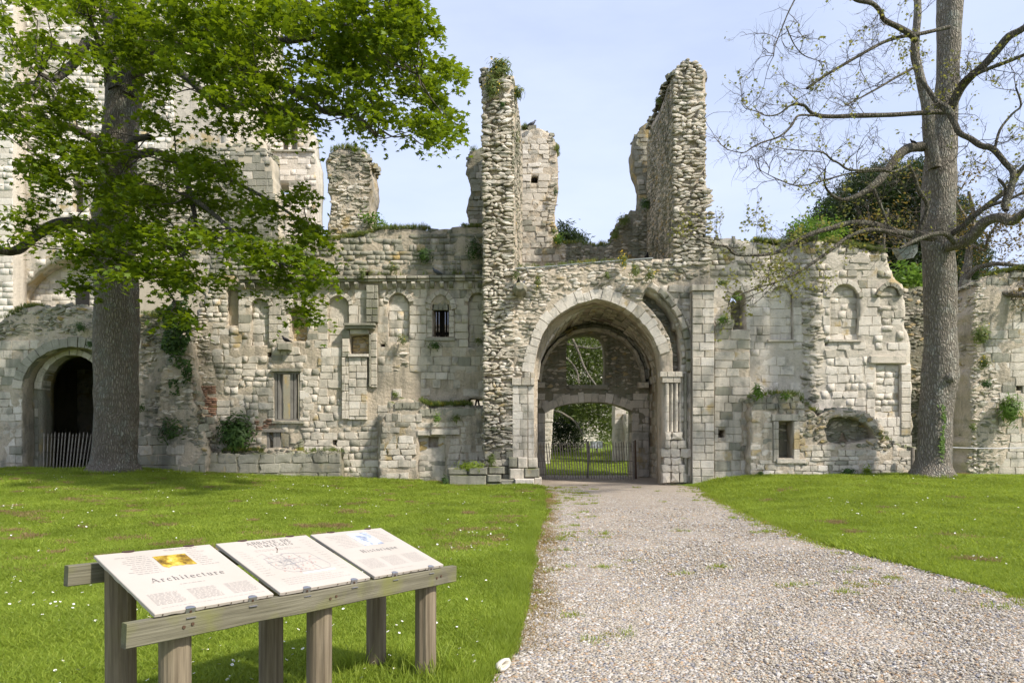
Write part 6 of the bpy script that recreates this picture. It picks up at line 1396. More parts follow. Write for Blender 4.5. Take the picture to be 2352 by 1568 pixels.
# wall plants
def bush(label, x, y, Y, rx, ry, n, size, mat, flowers=0, name='wall_plant', cat='wall plant', kind='needle', seed=None, group=None, up=1.0, face=(0, -.6, 0), stretch=1.6):
    Y = Y - .8 if (23.4 <= Y <= 24.95 and x < 1120 and y > 470) else Y; seed = seed or int(x * 7 + y); r_ = new_rng(seed); c = W(x, y, Y); T = thing(name, label, cat, tuple(c), group); s = Y / F
    P = np.array(c) + r_.normal(0, .5, (n, 3)) * (rx * s, min(rx, ry) * s * .7, ry * s) + (0, -.05, 0); leaves('leaves', P, size, kind, M[mat], T, seed, up, face, stretch=stretch, droop=-.4)
    if flowers:
        q = P[r_.integers(0, n, flowers)] + r_.normal(0, .03, (flowers, 3)) + (0, -.04, .05); leaves('flowers', q, size * .55, 'oval', M['yellowf'], T, seed + 1, 1.0, (0, -.8, 0))
    return T
ivy = thing('ivy', 'dark ivy curtain hanging down the broken wall right of the big trunk', 'ivy', tuple(W(405, 800, 22.8)))
q = [poly_points(pg, n, 70 + i) for i, (pg, n) in enumerate([([(378, 760), (372, 720), (400, 690), (430, 690), (440, 730), (436, 780), (420, 815), (390, 815), (370, 800)], 1500), ([(430, 690), (445, 640), (425, 620), (415, 680)], 160), ([(395, 815), (440, 830), (440, 880), (420, 890), (415, 850), (385, 830)], 300), ([(385, 870), (410, 870), (412, 910), (390, 905)], 140)])]
q = np.concatenate(q); P = np.array([tuple(W(x, y, 22.86 + r_.uniform(-.25, .1))) for x, y in q]); leaves('leaves', P, .13, 'oval', M['ivy'], ivy, 71, .5, (0, -1.4, 0))
bush('round dark green bush rooted in the left wall above the grey plinth', 541, 990, 24.0, 34, 36, 1300, .12, 'ivy', name='shrub', cat='shrub', kind='oval', up=.7)
bush('leafy green patch clinging round a protruding block right of the big trunk', 395, 985, 23.7, 26, 26, 420, .11, 'ivy', kind='oval')
for i, a in enumerate([('trailing green weeds on the stepped stones below the red brick patch', 458, 985, 23.7, 12, 40, 160, .09, 'weed'), ('small dark tuft between trunk and stepped blocks', 323, 935, 23.5, 12, 10, 120, .10, 'ivy'),
    ('clump of yellow flowers and grass crowning the tall left stub', 1148, 158, 22.0, 22, 20, 420, .20, 'weed', 40), ('leafy yellow-flowered clump on the face of the tall left stub below its top', 1130, 195, 21.85, 20, 28, 360, .14, 'weed', 40),
    ('grassy tuft jutting right from the tall left stub', 1190, 214, 22.3, 12, 16, 150, .15, 'weed', 10), ('thin green weed halfway up the tall left stub', 1155, 242, 21.9, 6, 6, 60, .1, 'ivy'), ('small dark plant on the right flank of the left stub', 1186, 318, 22.8, 5, 16, 60, .1, 'weed'),
    ('green tuft on the mossy fragment edge with the square hole', 1276, 440, 26.0, 5, 10, 60, .12, 'ivy'), ('lime-green leafy clump at the right foot of the holed fragment', 1282, 548, 25.9, 14, 14, 200, .14, 'bright', 8), ('orange wallflower beside the conifer tip', 1271, 530, 25.9, 5, 8, 60, .1, 'weed', 12),
    ('tuft on the dark ragged edge of the right stub', 1512, 234, 23.2, 5, 8, 70, .14, 'weed'), ('dark bush at the broken foot of the right stub', 1484, 468, 25.8, 12, 12, 160, .14, 'ivy'), ('weeds on the shoulder of the low terrace wall', 1433, 505, 26.0, 14, 12, 150, .14, 'weed'), ('pale weeds on the terrace wall corner', 1414, 535, 26.0, 8, 14, 100, .14, 'weed'),
    ('bright yellow wallflower standing on the arch wall top', 1432, 600, 21.8, 7, 14, 90, .12, 'weed', 60), ('green trailing tuft below the yellow wallflower', 1458, 622, 21.75, 10, 16, 160, .11, 'weed', 6), ('flowered tuft right of the wallflower near the moulding', 1492, 632, 21.75, 12, 16, 170, .11, 'weed', 22),
    ('loose yellowish weed on the arch wall above the crown of the arch', 1235, 645, 21.85, 8, 18, 110, .1, 'weed', 14), ('small weed at the left end of the arch wall top', 1185, 632, 21.8, 8, 12, 90, .1, 'weed'), ('tiny tuft in the rubble above the arch crown', 1393, 632, 21.85, 6, 7, 60, .1, 'weed'),
    ('bright green fern on the buttress cap', 1660, 650, 21.6, 14, 6, 120, .12, 'weed'), ('broad-leaved green plant on the stepped wall block', 1662, 734, 21.6, 14, 8, 90, .17, 'bright'), ('leafy fig seedling on the top left of the low ruin', 1739, 897, 21.2, 12, 16, 80, .19, 'bright'),
    ('small bright seedling on the middle of the low ruin top', 1804, 910, 21.2, 10, 6, 50, .15, 'bright'), ('hanging leafy sprig over the lancet window', 1693, 684, 22.0, 12, 8, 60, .15, 'bright'), ('dark weed at the foot of the low ruin', 1745, 1086, 21.2, 6, 6, 70, .1, 'ivy'), ('dark leafy weed at the foot of the low ruin under the broken arch', 1948, 1082, 21.2, 14, 8, 130, .12, 'ivy'),
    ('long grass tuft by the low ruin near the slim post', 1990, 1085, 21.1, 7, 14, 70, .2, 'grassblade'), ('large bright green grassy cushion on the right edge wall', 2318, 938, 22.5, 22, 28, 700, .16, 'bright'), ('hanging wallflower clump high on the right edge wall', 2252, 766, 22.5, 18, 22, 380, .14, 'weed', 16),
    ('yellow-flowered clump midway down the right edge wall', 2258, 832, 22.5, 12, 14, 200, .12, 'weed', 26), ('dark tuft under the yellow clump on the right edge wall', 2263, 880, 22.5, 12, 10, 130, .12, 'ivy'), ('dark green clump in the shaded recess right of the bare trunk', 2212, 890, 24.5, 18, 16, 300, .15, 'ivy'), ('small weed low on the right edge wall', 2232, 980, 22.5, 8, 8, 80, .1, 'weed'),
    ('bushy dry weed under the traceried window sill', 999, 793, 24.1, 16, 9, 200, .1, 'ivy'), ('yellow-flowered weed right of the walled-up doorway', 923, 778, 24.1, 12, 12, 140, .1, 'weed', 16), ('small green weed on the left wall above the low ledge', 908, 905, 23.9, 8, 7, 80, .1, 'weed'),
    ('green creeping plant on the mossy ledge face', 1003, 960, 23.6, 10, 12, 110, .11, 'bright'), ('second creeping plant further right on the mossy ledge', 1048, 960, 23.6, 12, 8, 100, .11, 'weed'), ('dark leafy tuft high on the left wall below its top', 975, 585, 24.1, 20, 16, 260, .12, 'ivy'), ('green weed hanging on the left wall near the small hole', 833, 628, 24.1, 9, 18, 130, .11, 'weed'),
    ('weed tuft on the left wall close to the tree branches', 902, 612, 24.1, 12, 12, 120, .1, 'weed', 6), ('dark creeper in the shaded top corner beside the left stub', 1090, 570, 24.1, 20, 28, 300, .12, 'ivy'), ('yellow-green tuft beside the left stub at sill height', 1098, 783, 24.0, 10, 8, 90, .1, 'weed', 8),
    ('grass tuft growing on the mossy block plinth', 1080, 1070, 21.6, 30, 10, 300, .15, 'grassblade'), ('green weed at the left foot of the mossy plinth', 1022, 1104, 21.4, 7, 12, 110, .12, 'ivy'), ('grassy weed at the foot of the tall left stub', 1128, 1056, 21.7, 8, 16, 120, .14, 'weed'), ('dark mossy tuft above the dark doorway left of the trunk', 186, 750, 23.7, 14, 12, 170, .11, 'ivy'),
    ('second dark tuft above the doorway next to the trunk', 208, 790, 23.7, 10, 8, 100, .11, 'ivy'), ('dry grass on the ruin top right of the trunk', 370, 715, 23.6, 16, 10, 140, .16, 'weed')]):
    bush(*a)
# moss and grass fringe on wall tops: nobody could count it
FR = []
def fringe(px, Y, n, w=.5, dy=0):
    Y = Y - .8 if Y in (24.3, 25, 23.75, 23.8, 23.9, 24.1) else Y
    P = dens(uv(px, Y), .04, 0, closed=False); k = r_.integers(0, len(P), n); keep_ = fbm(np.stack([P[k, 0], P[k, 1], P[k, 0] * 0 + Y], -1), 2, .9) > -.15; k = k[keep_]
    for i in k: FR.append((P[i, 0] + r_.normal(0, .03), Y + r_.uniform(-.08, w), P[i, 1] + .04 + r_.normal(0, .02)))
for a in [([(740, 553), (800, 545), (848, 538), (862, 528), (930, 526), (1000, 524), (1060, 523), (1112, 523)], 24.3, 900), ([(500, 640), (545, 575), (560, 555), (700, 552), (740, 552)], 24.3, 300), ([(757, 353), (772, 343), (800, 341), (835, 348)], 25, 260), ([(1201, 297), (1215, 293), (1250, 292), (1262, 300), (1272, 318), (1280, 350)], 26.2, 500),
          ([(1640, 546), (1690, 543), (1723, 553), (1777, 559), (1825, 561), (1860, 554), (1905, 557), (1979, 570), (2034, 579)], 22.3, 1500), ([(1288, 563), (1330, 560), (1370, 565), (1400, 561)], 26.4, 200), ([(1411, 548), (1418, 521), (1436, 501), (1455, 483)], 26.4, 260), ([(1181, 615), (1300, 610), (1420, 600), (1545, 592)], 22, 160),
          ([(913, 915), (940, 912), (990, 932), (1060, 930), (1110, 934)], 23.75, 500), ([(455, 1036), (780, 1038)], 23.8, 160), ([(0, 739), (30, 719), (60, 705), (150, 699), (215, 703), (320, 719), (372, 735)], 23.9, 900), ([(1728, 914), (1800, 905), (1836, 909), (1862, 943), (1895, 947), (1955, 939), (2028, 1008), (2096, 1025)], 21.3, 300),
          ([(2243, 647), (2300, 626), (2352, 619), (2450, 615)], 22.8, 500), ([(2085, 665), (2150, 653), (2225, 716)], 26, 200), ([(1078, 354), (1108, 335)], 24.9, 60), ([(553, 632), (1112, 631)], 24.1, 260), ([(400, 342), (600, 326)], 27.2, 200), ([(1550, 152), (1575, 139), (1612, 148)], 22.2, 40)]: fringe(*a)
FR = np.array(FR); n = len(FR); WM = [tuft(60 + i, 12, .13, .07, M['weed'], .006, .9) for i in range(4)] + [tuft(70, 12, .09, .09, M['moss'], .007, 1.2), tuft(71, 10, .2, .05, M['weed'], .005, .7)]
scatter('wall_top_grass', FR, np.stack([r_.uniform(-.3, .3, n), r_.uniform(-.3, .3, n), r_.uniform(0, 6.28, n)], -1), r_.uniform(.5, 1.3, n), WM)

# ================================================================== paling fences
def fence(label, xs_, ytop, ybot, Yf_, tilt, loc, posts=(), wires=True, w=.036):
    T = thing('paling_fence', label, 'fence', loc); r_ = random.Random(int(xs_[0]))
    for i, x in enumerate(xs_):
        Yv = Yf_(i / (len(xs_) - 1)); a = W(x, ybot, Yv); b = W(x + tilt(i / (len(xs_) - 1)) + r_.uniform(-1, 1), ytop + r_.uniform(-2.5, 2.5), Yv); a.z = max(a.z, gzs(a.x, a.y) - .02)
        d = (b - a).normalized(); s = Vector((1, 0, 0)) - d * d.x; s.normalize(); n_ = Vector((0, 1, 0)); hw = w / 2 * r_.uniform(.8, 1.2); th = .009; L = (b - a).length
        prof = [(-hw, 0), (hw, 0), (hw * .9, L - .07), (0, L), (-hw * .9, L - .07)]
        vs = [a + s * p + d * q_ - n_ * th for p, q_ in prof] + [a + s * p + d * q_ + n_ * th for p, q_ in prof]
        obj('slat', mk_mesh('slat', vs, [(0, 1, 2, 3, 4), (9, 8, 7, 6, 5)] + [(i_, i_ + 5, (i_ + 1) % 5 + 5, (i_ + 1) % 5) for i_ in range(5)], M['paling']), T)
    if wires:
        for t in (.15, .5, .88):
            mb = MB(); mb.tube([W(x + tilt(i / (len(xs_) - 1)) * t, ybot + (ytop - ybot) * t, Yf_(i / (len(xs_) - 1)) - .014) for i, x in enumerate(xs_)], .006, 4); mb.build('wire', M['iron'], T)
    for x, y0, Yp_, rr in posts:
        a = W(x, ybot, Yp_); b = W(x, y0, Yp_); a.z = 0; mb = MB(); mb.tube([a, (a + b) / 2 + Vector((.02, 0, 0)), b], rr, 7); mb.build('post', M['paling'], T, smooth=True)
    return T
fence('split-chestnut paling gate closed across the gravel passage under the arch', [1238 + i * 6.05 for i in range(37)], 1015, 1102, lambda t: 24.6 + .5 * math.sin(t * 3.1), lambda t: -9 + 4 * t, (3, 25, 0), [(1350, 1014, 25.4, .05), (1457, 1012, 25.2, .06)])
fence('leaning grey paling fence inside the dark arched doorway at far left', [100 + i * 7.4 for i in range(15)], 993, 1084, lambda t: 23.2 + .25 * math.sin(t * 3), lambda t: 2 + 12 * t, (-15.5, 23.2, .3))
T = thing('iron_stake', 'rusty iron stake at the right end of the passage gate', 'stake', (W(1462, 1100, 25).x, 25.0, 0)); mb = MB(); mb.tube([W(1461, 1100, 25.0), W(1459, 1010, 25.0)], .03, 6); mb.build('rod', M['rust'], T)
T = thing('wooden_stake', 'slim wooden stake at the right end of the low ruin', 'stake', tuple(W(2096, 1090, 21.0))); mb = MB(); mb.tube([W(2096, 1098, 21.0), W(2096, 1027, 21.0)], .055, 8); mb.build('stake', M['paling'], T)
T = thing('barrier_cord', 'thin white cord stretched from the bare tree to the right edge', 'cord', tuple(W(2260, 1029, 20.5))); mb = MB(); mb.tube([W(2180, 1027, 20.0), W(2240, 1029, 20.4), W(2300, 1029, 20.8), W(2380, 1027, 21.2)], .011, 5); mb.build('cord', M['cord'], T)
T = thing('terrace_cable', 'thin blue-grey lead strip along the top of the arch wall', 'cable', tuple(W(1340, 612, 22.3))); mb = MB(); mb.tube([W(x, y, 21.98) for x, y in ((1183, 617), (1240, 614), (1300, 609), (1350, 604), (1420, 599), (1500, 593))], .022, 5); mb.build('lead_strip', M['lamp'], T)
# floodlight in the branches
T = thing('floodlight', 'grey hooded floodlight fixed among the branches left of the bare trunk', 'floodlight', tuple(W(2100, 585, 19.2)))
mb = MB(); P_ = [W(x, y, 19.2) for x, y in ((2060, 570), (2082, 566), (2108, 561), (2108, 578), (2098, 592), (2075, 595))]; mb.add(P_ + [p + Vector((.05, .35, .05)) for p in P_], [(0, 1, 2, 3, 4, 5), tuple(range(6, 12))[::-1]] + [(i, i + 6, (i + 1) % 6 + 6, (i + 1) % 6) for i in range(6)]); mb.build('lamp_housing', M['lamp'], T)
mb = MB(); mb.tube([W(2082, 566, 19.35), W(2076, 548, 19.35), W(2085, 540, 19.35), W(2130, 545, 19.6)], .03, 6); mb.build('bracket', M['lamp'], T)

# ================================================================== pigeons
def pigeon(label, x, y, Y, s, face, mat='pigeon'):
    """s = body length in metres; face: +1 looks right, -1 left, 0 towards us"""
    c = W(x, y, Y); T = thing('pigeon', label, 'bird', tuple(c)); rot = Matrix.Rotation({1: 0, -1: math.pi, 0: -math.pi / 2}[face], 3, 'Z')
    mb = MB(); pts = [(-.62, 0, .22), (-.38, 0, .30), (-.15, 0, .38), (.08, 0, .46), (.24, 0, .58), (.30, 0, .70), (.36, 0, .78), (.44, 0, .79)]
    mb.tube([c + rot @ (Vector(p) * s) for p in pts], [.03 * s, .09 * s, .17 * s, .19 * s, .13 * s, .085 * s, .095 * s, .03 * s], 9); mb.build('body', M[mat], T, smooth=True)
    mb = MB(); mb.tube([c + rot @ (Vector(p) * s) for p in [(.42, 0, .79), (.54, 0, .76)]], [.022 * s, .006 * s], 5); mb.build('beak', M['iron'], T)
    for k in (-1, 1):
        mb = MB(); mb.tube([c + rot @ (Vector(p) * s) for p in [(.12, .14 * k, .5), (-.15, .16 * k, .42), (-.55, .07 * k, .25)]], [.05 * s, .09 * s, .015 * s], 6); mb.build('wing', M[mat], T, smooth=True)
        mb = MB(); mb.tube([c + rot @ (Vector(p) * s) for p in [(0, .06 * k, .3), (.02, .06 * k, 0), (.1, .07 * k, 0)]], .014 * s, 5); mb.build('leg', M['rust'], T)
pigeon('grey pigeon perched on top of the holed wall fragment', 1222, 293, 26.0, .34, 1); pigeon('dark pigeon sitting inside the square hole of the wall fragment', 1228, 421, 26.45, .3, 0, 'crow')
pigeon('dark pigeon on the corbel, the one behind', 1191, 657, 21.9, .3, 0, 'crow'); pigeon('blue-grey pigeon on the front edge of the corbel', 1197, 663, 21.5, .3, 1)
pigeon('blue-grey pigeon resting on the cornice above the traceried window', 1003, 634, 23.35, .34, -1); pigeon('black bird on the projecting stone below the yellow-filled window', 657, 790, 23.3, .34, -1, 'crow')
pigeon('small dark bird on a curved branch left of the bare trunk', 2097, 333, 19.2, .2, -1, 'crow'); pigeon('dark pigeon in the niche at the foot of the right stub', 1486, 597, 24.5, .3, 0, 'crow')

# hollow white flint by the path
T = thing('hollow_flint', 'hollow white flint lying where lawn meets gravel in the foreground', 'stone', tuple(W(1151, 1545, 4.62)))
c = W(1151, 1534, 4.62); c.z = .05; mb = MB(); n = 10; prof = [(.0, .035), (.02, .05), (.05, .056), (.062, .042), (.058, .03), (.03, .024), (.01, .0)]; vs = []; rr_ = random.Random(3)
ax = Vector((.75, -.6, .25)).normalized(); s1 = ax.cross(Vector((0, 0, 1))).normalized(); s2 = ax.cross(s1)
for d_, q_ in prof:
    for k in range(n): an = 2 * math.pi * k / n; vs.append(c + ax * (d_ - .02) + (s1 * math.cos(an) * 1.15 + s2 * math.sin(an) * .8) * q_ * (1 + .2 * math.sin(an * 2 + 1)))
mb.add(vs, [(i * n + k, i * n + (k + 1) % n, (i + 1) * n + (k + 1) % n, (i + 1) * n + k) for i in range(len(prof) - 1) for k in range(n)] + [tuple(range(n))[::-1]]); mb.build('shell', M['flint'], T, smooth=True)

# ================================================================== information table
KT = .945; A0 = Vector((-.565 * 2.95 * KT, 2.95 * KT, 0)); E1 = Vector((.5825, .8126, 0)).normalized(); E2 = Vector((-E1.y, E1.x, 0))
ZA, ZB, LR = 1.6 - .816 * KT, 1.6 - .902 * KT, 2.2 * KT
def tp_(s, w, dz=0): return A0 + E1 * s + E2 * w + Vector((0, 0, ZA + (ZB - ZA) * s / LR + dz))
def s_at(x, w):
    k = (x - CX) / F; P0 = A0 + E2 * w; return (k * P0.y - P0.x) / (E1.x - k * E1.y)
T = thing('information_table', 'rustic wooden display table on round posts carrying three tilted visitor panels', 'display table', tuple(A0 + E1 * 1.1))
slope = math.atan2(ZB - ZA, LR); rotT = Matrix([[E1.x, E2.x, 0], [E1.y, E2.y, 0], [0, 0, 1]]) @ Matrix.Rotation(-slope, 3, 'Y')
def rail(s0, s1, w, ztop, hh=.103, th=.045, name='rail', seed=0):
    """weathered board, local x along the length"""
    L = s1 - s0; n = 24; r_ = new_rng(seed); V = []
    for i in range(n + 1):
        x = -L / 2 + L * i / n; j = .0022 * fbm([[x * 5, seed, 0]], 2)[0]
        for a, b in ((-th / 2 + .004, -hh / 2), (-th / 2, -hh / 2 + .004), (-th / 2, hh / 2 - .004), (-th / 2 + .004, hh / 2), (th / 2 - .004, hh / 2), (th / 2, hh / 2 - .004), (th / 2, -hh / 2)): V.append((x, a + j, b + j * 1.4))
    f = [(i * 7 + k, i * 7 + (k + 1) % 7, (i + 1) * 7 + (k + 1) % 7, (i + 1) * 7 + k) for i in range(n) for k in range(7)] + [tuple(range(7)), tuple(range(n * 7, n * 7 + 7))[::-1]]
    me = mk_mesh(name, V, [q[::-1] for q in f], M['rail']); o = bpy.data.objects.new(name, me); COL.objects.link(o); o.parent = T; c = tp_((s0 + s1) / 2, w, ztop - hh / 2)
    o.location = c - LOC[T.name]; o.rotation_euler = rotT.to_euler(); return o
WB = .60
zback = (.991 - .779) * KT    # rise of the back rail over the front one
rail(0.0, 2.2 * KT, .0225, 0, name='rail', seed=1); rail(.025, 2.2 * KT, WB + .035, zback - .035, .095, .045, 'rail', 2)
def post(x, w, d, ztop, seed):
    s = s_at(x, w); p = A0 + E1 * s + E2 * w; g = gzs(p.x, p.y) - .15; zt = ZA + (ZB - ZA) * s / LR + ztop; n = 20; V = []; r_ = random.Random(seed); m = 10
    ca = r_.uniform(0, 6.28)
    for i in range(m + 1):
        z = g + (zt - g) * i / m
        for k in range(n):
            an = 2 * math.pi * k / n; q = d / 2 * (1 + .018 * math.sin(3 * an + seed) + .012 * math.sin(z * 5 + k)); 
            if k in (int(ca * 3) % n, (int(ca * 3) + 11) % n) and 1 < i < m: q *= .90
            V.append((q * math.cos(an), q * math.sin(an), z))
    f = [(i * n + k, i * n + (k + 1) % n, (i + 1) * n + (k + 1) % n, (i + 1) * n + k) for i in range(m) for k in range(n)] + [tuple(range(m * n, m * n + n))]
    o = bpy.data.objects.new('post', mk_mesh('post', V, f, M['post'])); COL.objects.link(o); o.parent = T; o.location = Vector((p.x, p.y, 0)) - LOC[T.name]; o.rotation_euler = (0, 0, r_.uniform(0, 6))
    return s
ps = [post(402, .045 + .068, .135, -.012, 1), post(734, .045 + .068, .135, -.012, 2), post(978, .045 + .068, .135, -.012, 3)]
for i, x in enumerate((278, 623, 865)): post(x, WB + .01 - .068, .135, zback - .04, 4 + i)
def disc(center, nrm, r, th, mat, name, par=None, n=8):
    nrm = Vector(nrm).normalized(); a = nrm.cross(Vector((0, 0, 1))); a = a.normalized() if a.length > .01 else Vector((1, 0, 0)); b = nrm.cross(a)
    v = [Vector(center) + (a * math.cos(6.283 * k / n) + b * math.sin(6.283 * k / n)) * r + nrm * h for h in (0, th) for k in range(n)]
    return obj(name, mk_mesh(name, v, [tuple(range(n, 2 * n)), tuple(range(n))[::-1]] + [(k, (k + 1) % n, n + (k + 1) % n, n + k) for k in range(n)], M[mat]), par or T)
for s in ps:
    for ds, dz in ((-.022, -.055), (.018, -.048)): disc(tp_(s + ds, -.001, dz), -E2, .0075, .004, 'rust', 'screw')
# panels
PW, PD = .62, .645
class Plane:
    def __init__(s, s0, s1):
        s0, s1 = s0 * KT, s1 * KT; FL = tp_(s0, .004, .022); s.o = FL; s.x = (tp_(s1, .004, .022) - FL); s.w = s.x.length; s.x.normalize(); b = tp_(s0, .004 + .616 * KT, .022 + zback - .012) - FL; s.d = b.length
        s.y = b.normalized(); s.n = s.x.cross(s.y).normalized(); s.y = s.n.cross(s.x).normalized()
    def p(s, a, b, h=0): return s.o + s.x * (a * s.w) + s.y * (b * s.d) + s.n * h
def stroke(P, pts, w, h=.0012):
    """flat printed stroke on the panel plane, coordinates in metres on the panel"""
    V, Fq = [], []; pts = np.array(pts, float); T_ = np.gradient(pts, axis=0); T_ /= np.linalg.norm(T_, axis=1, keepdims=True) + 1e-9; w = np.broadcast_to(w, (len(pts),))
    for (x, y), (tx, ty), ww in zip(pts, T_, w):
        for sgn in (-1, 1): V.append(P.o + P.x * (x - sgn * ty * ww / 2) + P.y * (y + sgn * tx * ww / 2) + P.n * h)
    return V, [(2 * i, 2 * i + 1, 2 * i + 3, 2 * i + 2) for i in range(len(pts) - 1)]
def arc(cx, cy, rx, ry, a0, a1, n=10): return [(cx + rx * math.cos(R(a0 + (a1 - a0) * i / n)), cy + ry * math.sin(R(a0 + (a1 - a0) * i / n))) for i in range(n + 1)]
K, H = .13, .05
def aw(n, a, b): return [H + (K - H) * abs(math.cos(R(a + (b - a) * i / n))) ** 1.2 for i in range(n + 1)]
def A_(cx, cy, rx, ry, a0, a1, n=10): return (arc(cx, cy, rx, ry, a0, a1, n), aw(n, a0, a1))
def sf(x, y, w=.26): return ([(x - w / 2, y), (x + w / 2, y)], H)
XH = .64
GL = {
 'A': (.86, [([(.06, 0), (.40, 1)], H), ([(.40, 1), (.76, 0)], K), ([(.18, .33), (.62, .33)], H), sf(.07, .03), sf(.76, .03, .3)]),
 'B': (.74, [([(.14, 0), (.14, 1)], K), A_(.36, .76, .24, .24, 90, -90), A_(.38, .26, .28, .26, 90, -90), ([(.06, .97), (.36, .97)], H), ([(.14, .52), (.38, .52)], H), ([(.06, .03), (.38, .03)], H)]),
 'Y': (.82, [([(.10, 1), (.40, .48)], K), ([(.70, 1), (.40, .48)], H), ([(.40, .5), (.40, 0)], K), sf(.1, .97, .3), sf(.7, .97), sf(.4, .03, .32)]),
 'E': (.70, [([(.14, 0), (.14, 1)], K), ([(.04, .97), (.60, .97)], H), ([(.14, .52), (.46, .52)], H), ([(.04, .03), (.62, .03)], H), ([(.60, .97), (.60, .78)], H), ([(.62, .03), (.62, .24)], H), ([(.46, .62), (.46, .42)], H)]),
 'D': (.82, [([(.14, 0), (.14, 1)], K), A_(.30, .5, .42, .48, 90, -90, 14), ([(.04, .97), (.30, .97)], H), ([(.04, .03), (.30, .03)], H)]),
 'J': (.5, [([(.30, 1), (.30, .2)], K), (arc(.17, .12, .13, .16, 0, -160, 8), H), sf(.3, .97, .32)]),
 'U': (.82, [([(.16, 1), (.16, .3)], K), (arc(.38, .3, .22, .29, 180, 360, 10), H * 1.4), ([(.60, 1), (.60, .3)], H), sf(.16, .97, .3), sf(.6, .97, .24)]),
 'M': (1.0, [([(.12, 0), (.12, 1)], H), ([(.12, 1), (.47, .05)], K), ([(.47, .05), (.80, 1)], H), ([(.82, 1), (.82, 0)], K), sf(.12, .03), sf(.82, .03, .3), sf(.1, .97, .2), sf(.84, .97, .24)]),
 'I': (.40, [([(.18, 0), (.18, 1)], K), sf(.18, .97, .32), sf(.18, .03, .32)]),
 'G': (.84, [A_(.42, .5, .34, .48, 50, 330, 16), ([(.70, .40), (.70, .05)], K), sf(.68, .42, .3), ([(.64, .85), (.66, .98)], H)]),
 'S': (.60, [A_(.28, .74, .19, .24, 30, 250, 10), A_(.28, .27, .21, .26, 75, -150, 10), ([(.46, .98), (.46, .76)], H), ([(.08, .22), (.08, .02)], H)]),
 'H': (.88, [([(.15, 0), (.15, 1)], K), ([(.67, 0), (.67, 1)], K), ([(.15, .5), (.67, .5)], H), sf(.15, .97, .3), sf(.15, .03, .3), sf(.67, .97, .3), sf(.67, .03, .3)]),
 'a': (.56, [A_(.26, XH - .16, .16, .16, 150, 0, 7), ([(.42, XH - .16), (.42, .06), (.50, .03)], K * .85), A_(.24, .17, .17, .17, 60, 300, 9)]),
 'r': (.50, [([(.16, 0), (.16, XH)], K * .9), (arc(.30, XH - .16, .14, .16, 170, 30, 6), H * 1.4), ([(.40, XH - .06), (.42, XH - .12)], K), sf(.16, .03, .28), sf(.1, XH - .03, .14)]),
 'c': (.52, [A_(.28, XH / 2, .21, XH / 2, 45, 315, 12), ([(.42, XH - .12), (.44, XH - .16)], K)]),
 'h': (.66, [([(.15, 0), (.15, 1)], K * .9), (arc(.31, XH - .2, .17, .2, 170, 0, 8), H * 1.4), ([(.48, XH - .2), (.48, 0)], K * .9), sf(.15, .03, .26), sf(.48, .03, .26), sf(.1, .97, .14)]),
 'i': (.34, [([(.16, 0), (.16, XH)], K * .9), ([(.16, .84), (.16, .97)], K), sf(.16, .03, .26), sf(.11, XH - .03, .14)]),
 't': (.42, [([(.18, .88), (.18, .14)], K * .85), (arc(.28, .14, .10, .12, 180, 330, 6), H), ([(.05, XH - .02), (.34, XH - .02)], H)]),
 'e': (.54, [A_(.28, XH / 2, .21, XH / 2, 5, 320, 14), ([(.08, XH / 2 + .04), (.48, XH / 2 + .04)], H)]),
 'u': (.66, [([(.15, XH), (.15, .18)], K * .9), (arc(.31, .18, .16, .17, 180, 350, 8), H * 1.4), ([(.48, XH), (.48, 0)], K * .9), sf(.1, XH - .03, .14), sf(.43, XH - .03, .14), sf(.54, .03, .12)]),
 's': (.46, [A_(.22, XH - .16, .13, .15, 30, 250, 8), A_(.22, .17, .15, .16, 75, -150, 8)]),
 'o': (.58, [A_(.28, XH / 2, .21, XH / 2, 0, 360, 18)]),
 'q': (.62, [A_(.26, XH / 2, .19, XH / 2, 20, 340, 14), ([(.45, XH), (.45, -.30)], K * .9), sf(.45, -.28, .28)]),
 ' ': (.5, []), "'": (.3, [([(.1, 1.1), (.2, 1.25)], H)]),
}
def text(P, s, a0, a1, b, cap, parent, mat='ink', grave=None):
    """letters spaced evenly between a0 and a1 (fractions of the panel width), baseline b"""
    tot = sum(GL[c][0] for c in s) * cap; room = (a1 - a0) * P.w - tot; gap = room / max(1, len(s) - 1); x = a0 * P.w; V, Fq = [], []
    for i, c in enumerate(s):
        adv, st = GL[c]
        st = list(st)
        if grave == i: st.append(([(.24, 1.32), (.42, 1.1)], H * 1.6))
        for pts, w in st:
            v, f = stroke(P, [(x + px_ * cap, b * P.d + py_ * cap) for px_, py_ in pts], np.asarray(w) * cap); k = len(V); V += v; Fq += [tuple(q + k for q in g) for g in f]
        x += adv * cap + gap
    obj('lettering', mk_mesh('lettering', V, Fq, M[mat]), parent, kind=None)
def fine(P, a0, a1, b0, b1, rows, parent, seed, ragged=.1, h=.0035, mat='fineink', align='l'):
    """lines of small illegible print"""
    r_ = random.Random(seed); V, Fq = [], []
    for i in range(rows):
        b = b1 - (b1 - b0) * i / max(1, rows - 1); e0 = a0 + (r_.random() * ragged if align == 'r' else 0); e1 = a1 - (r_.random() * ragged if align == 'l' else 0); x = e0
        while x < e1:
            w = min(r_.uniform(.012, .05), e1 - x); v, f = stroke(P, [(x * P.w, b * P.d), ((x + w) * P.w, b * P.d)], h * r_.uniform(.6, 1)); k = len(V); V += v; Fq += [tuple(q + k for q in g) for g in f]; x += w + .009
    o = obj('small_print', mk_mesh('small_print', V, Fq, M[mat]), parent, kind='stuff')
